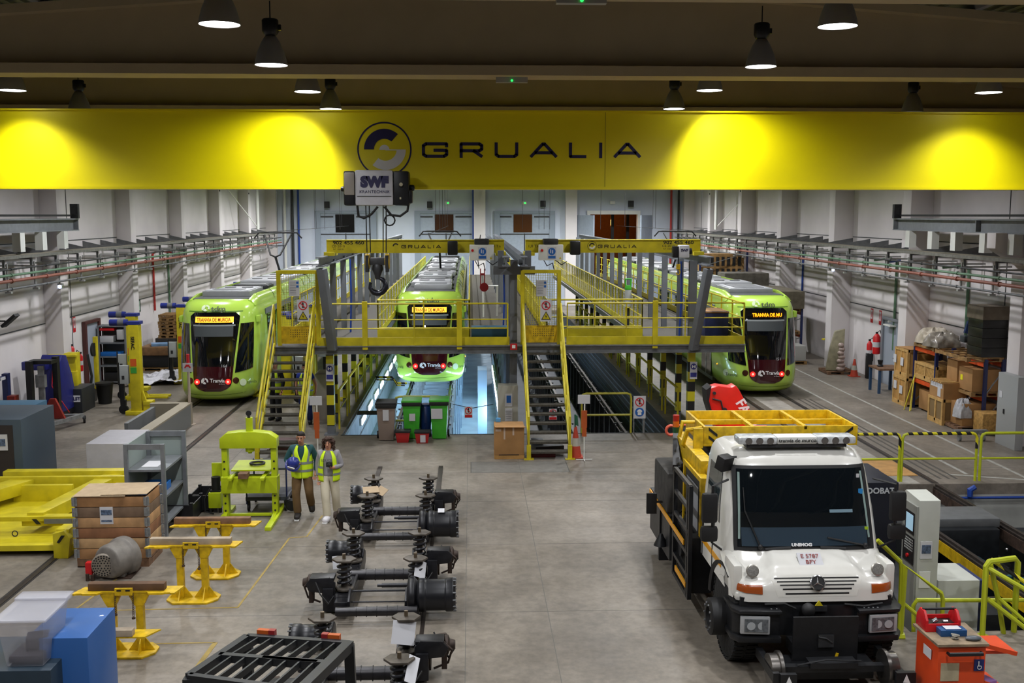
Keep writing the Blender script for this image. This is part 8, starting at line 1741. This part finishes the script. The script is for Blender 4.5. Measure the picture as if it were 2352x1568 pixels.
# ================================================================ NEAR LEFT: BLUE CABINETS, TUB, FORKLIFT GUARD
t = thing('blue_cabinet', 'bright blue steel cabinet at bottom left, taller of two', 'cabinet', (-3.95, 9.7, 0)); g = MB(); g.bx(-4.25, -3.67, 9.71, 10.49, 0, 2.0); g.build('body', mat('sky_blue_steel', '#2e5d9e', .4, coat=.1), t, bev=.008)
t = thing('grey_blue_cabinet', 'dark grey-blue cabinet at bottom left corner under the plastic tub', 'cabinet', (-4.5, 9.4, 0)); g = MB(); g.bx(-5.4, -3.92, 9.44, 10.26, 0, 1.8); g.build('body', mat('grey_blue_steel', '#273642', .45, noise=.08), t, bev=.008)
FRO = mat('frosted_plastic', '#c9c9d2', .35, alpha=.36); t = thing('plastic_tub', 'translucent frosted plastic tub with lid on the grey-blue cabinet', 'tub', (-4.2, 9.8, 1.8))
X0, X1, Ya, Yb = -4.38, -4.0, 9.5, 10.05; H = 1.8
def fr_y(z, k): return 0
g = MB(); g.loft([[(X0+.02, Ya+.03, H), (X1-.02, Ya+.03, H), (X1-.02, Yb-.03, H), (X0+.02, Yb-.03, H)], [(X0-.03, Ya-.03, H+.46), (X1+.03, Ya-.03, H+.46), (X1+.03, Yb+.03, H+.46), (X0-.03, Yb+.03, H+.46)]]); g.build('shell', FRO, t, bev=.02)
g = MB(); g.bx(X0-.06, X1+.06, Ya-.06, Yb+.06, H+.46, H+.485); g.bx(X0-.06, X1+.06, Yb-.1, Yb+.1, H+.485, H+.51); g.build('lid', FRO, t, bev=.01)
g = MB(); g.rb(((X0+X1)/2-.02, Ya+.25, H+.05), (.3, .35, .07)); g.rb(((X0+X1)/2+.02, Ya+.3, H+.14), (.2, .2, .14), rz=.3); g.build('contents', mat('dark_contents', '#3a3540', .7), t, bev=.02)
# forklift overhead guard
t = thing('forklift_guard', 'dark slatted overhead guard of a forklift at the bottom edge', 'forklift', (-1.7, 9.3, 0)); FM = mat('forklift_charcoal', '#26282b', .45, .2, noise=.15)
Z = 2.08; a = (-2.1, 9.45); b = (-1.13, 9.25); c = (-1.42, 8.3); d = (-2.42, 8.62)
def L2(p, q, k): return (p[0]+(q[0]-p[0])*k, p[1]+(q[1]-p[1])*k)
g = MB()
def fb(p, q, w=.06, h=.07, z=Z): g.bar((p[0], p[1], z), (q[0], q[1], z), w, h)
fb(a, b); fb(b, c, .09, .09); fb(a, d, .07, .07); fb(d, c, .06, .07); m1 = L2(a, d, .5); m2 = L2(b, c, .45); fb(m1, L2(m1, m2, .95)); m3 = L2(a, d, .6); fb(L2(m1, m2, .4), L2(m3, m2, .9), .05)
for q, e in ((b, (b[0]+.03, b[1]-.0)), (a, a), (c, c), (d, d)): g.bar((q[0], q[1], Z), (e[0], e[1], .9), .09)
g.build('frame', FM, t)
g = MB()
for k in range(1, 8): p = L2(a, b, k/8); q = L2(m1, m2, k/8-.03); g.bar((p[0], p[1], Z), (q[0], q[1], Z), .018, .055)
for k in range(1, 8): p = L2(m1, m2, k/8); q = L2(d, c, k/8); g.bar((p[0], p[1], Z), (q[0], q[1], Z), .018, .06)
g.build('slats', FM, t)
g = MB()
for k in (.18, .82): 
    p = L2(a, b, k); g.rb((p[0], p[1]+.06, Z+.04), (.17, .05, .06), rz=-.2)
tl_ = g.build('tail_light', mat('tail_orange', '#b8561f', .35), t)
g = MB()
for k in (.24, .76): p = L2(a, b, k); g.rb((p[0], p[1]+.058, Z+.042), (.06, .055, .064), rz=-.2)
g.build('red_section', mat('tail_red', '#8c2226', .35), t)
g = MB(); g.bx(-2.3, -1.25, 8.3, 9.3, .35, 1.0); g.bx(-2.2, -1.4, 9.1, 9.7, .3, 1.1); g.build('chassis', mat('forklift_body', '#5a5a58', .5, noise=.3), t, bev=.05); g = MB(); g.bx(-2.0, -1.6, 8.6, 9.0, 1.0, 1.15); g.bx(-2.0, -1.6, 8.98, 9.08, 1.1, 1.55); g.build('seat', BLACK, t, bev=.04)
g = MB(); g.rb((-1.75, 9.15, 1.5), (.1, .06, .1)); g.build('orange_lamp', mat('lamp_orange', '#d8501a', .4), t); g = MB()
for s, y in ((-1, 8.5), (1, 8.5), (-1, 9.4), (1, 9.4)): g.lathe([(0, -.09), (.25, -.09), (.27, 0), (.25, .09), (0, .09)], (-1.8+s*.52, y, .27), 20, (1, 0, 0))
g.build('wheel', BLACK, t)
# little things on the floor
g = MB(); g.rb((-8.55, 23.0, .05), (.5, .7, .1)); solo(g, 'grey_step', GALV, 'small grey step plate behind the yellow trolley', 'step')
# ================================================================ RENDER SETTINGS
w = bpy.data.worlds.new('world'); SC.world = w; w.use_nodes = True; w.node_tree.nodes['Background'].inputs[0].default_value = (.05, .055, .07, 1); w.node_tree.nodes['Background'].inputs[1].default_value = .2
ld = bpy.data.lights.new('sodium_light', 'POINT'); ld.energy = 120; ld.color = (1, .45, .12); ld.shadow_soft_size = .2; lo = bpy.data.objects.new('sodium_light', ld); COL.objects.link(lo); lo.location = (9.6, YB+3, 5.5)
SC.view_settings.view_transform = 'Standard'; SC.view_settings.look = 'None'; SC.view_settings.gamma = 1; SC.view_settings.use_curve_mapping = False
SC.view_settings.exposure = EXPO
SC.cycles.use_denoising = True; SC.cycles.max_bounces = 6; SC.cycles.diffuse_bounces = 3; SC.cycles.glossy_bounces = 3; SC.cycles.transparent_max_bounces = 12; SC.cycles.caustics_reflective = False; SC.cycles.caustics_refractive = False
SC.cycles.sample_clamp_indirect = 3
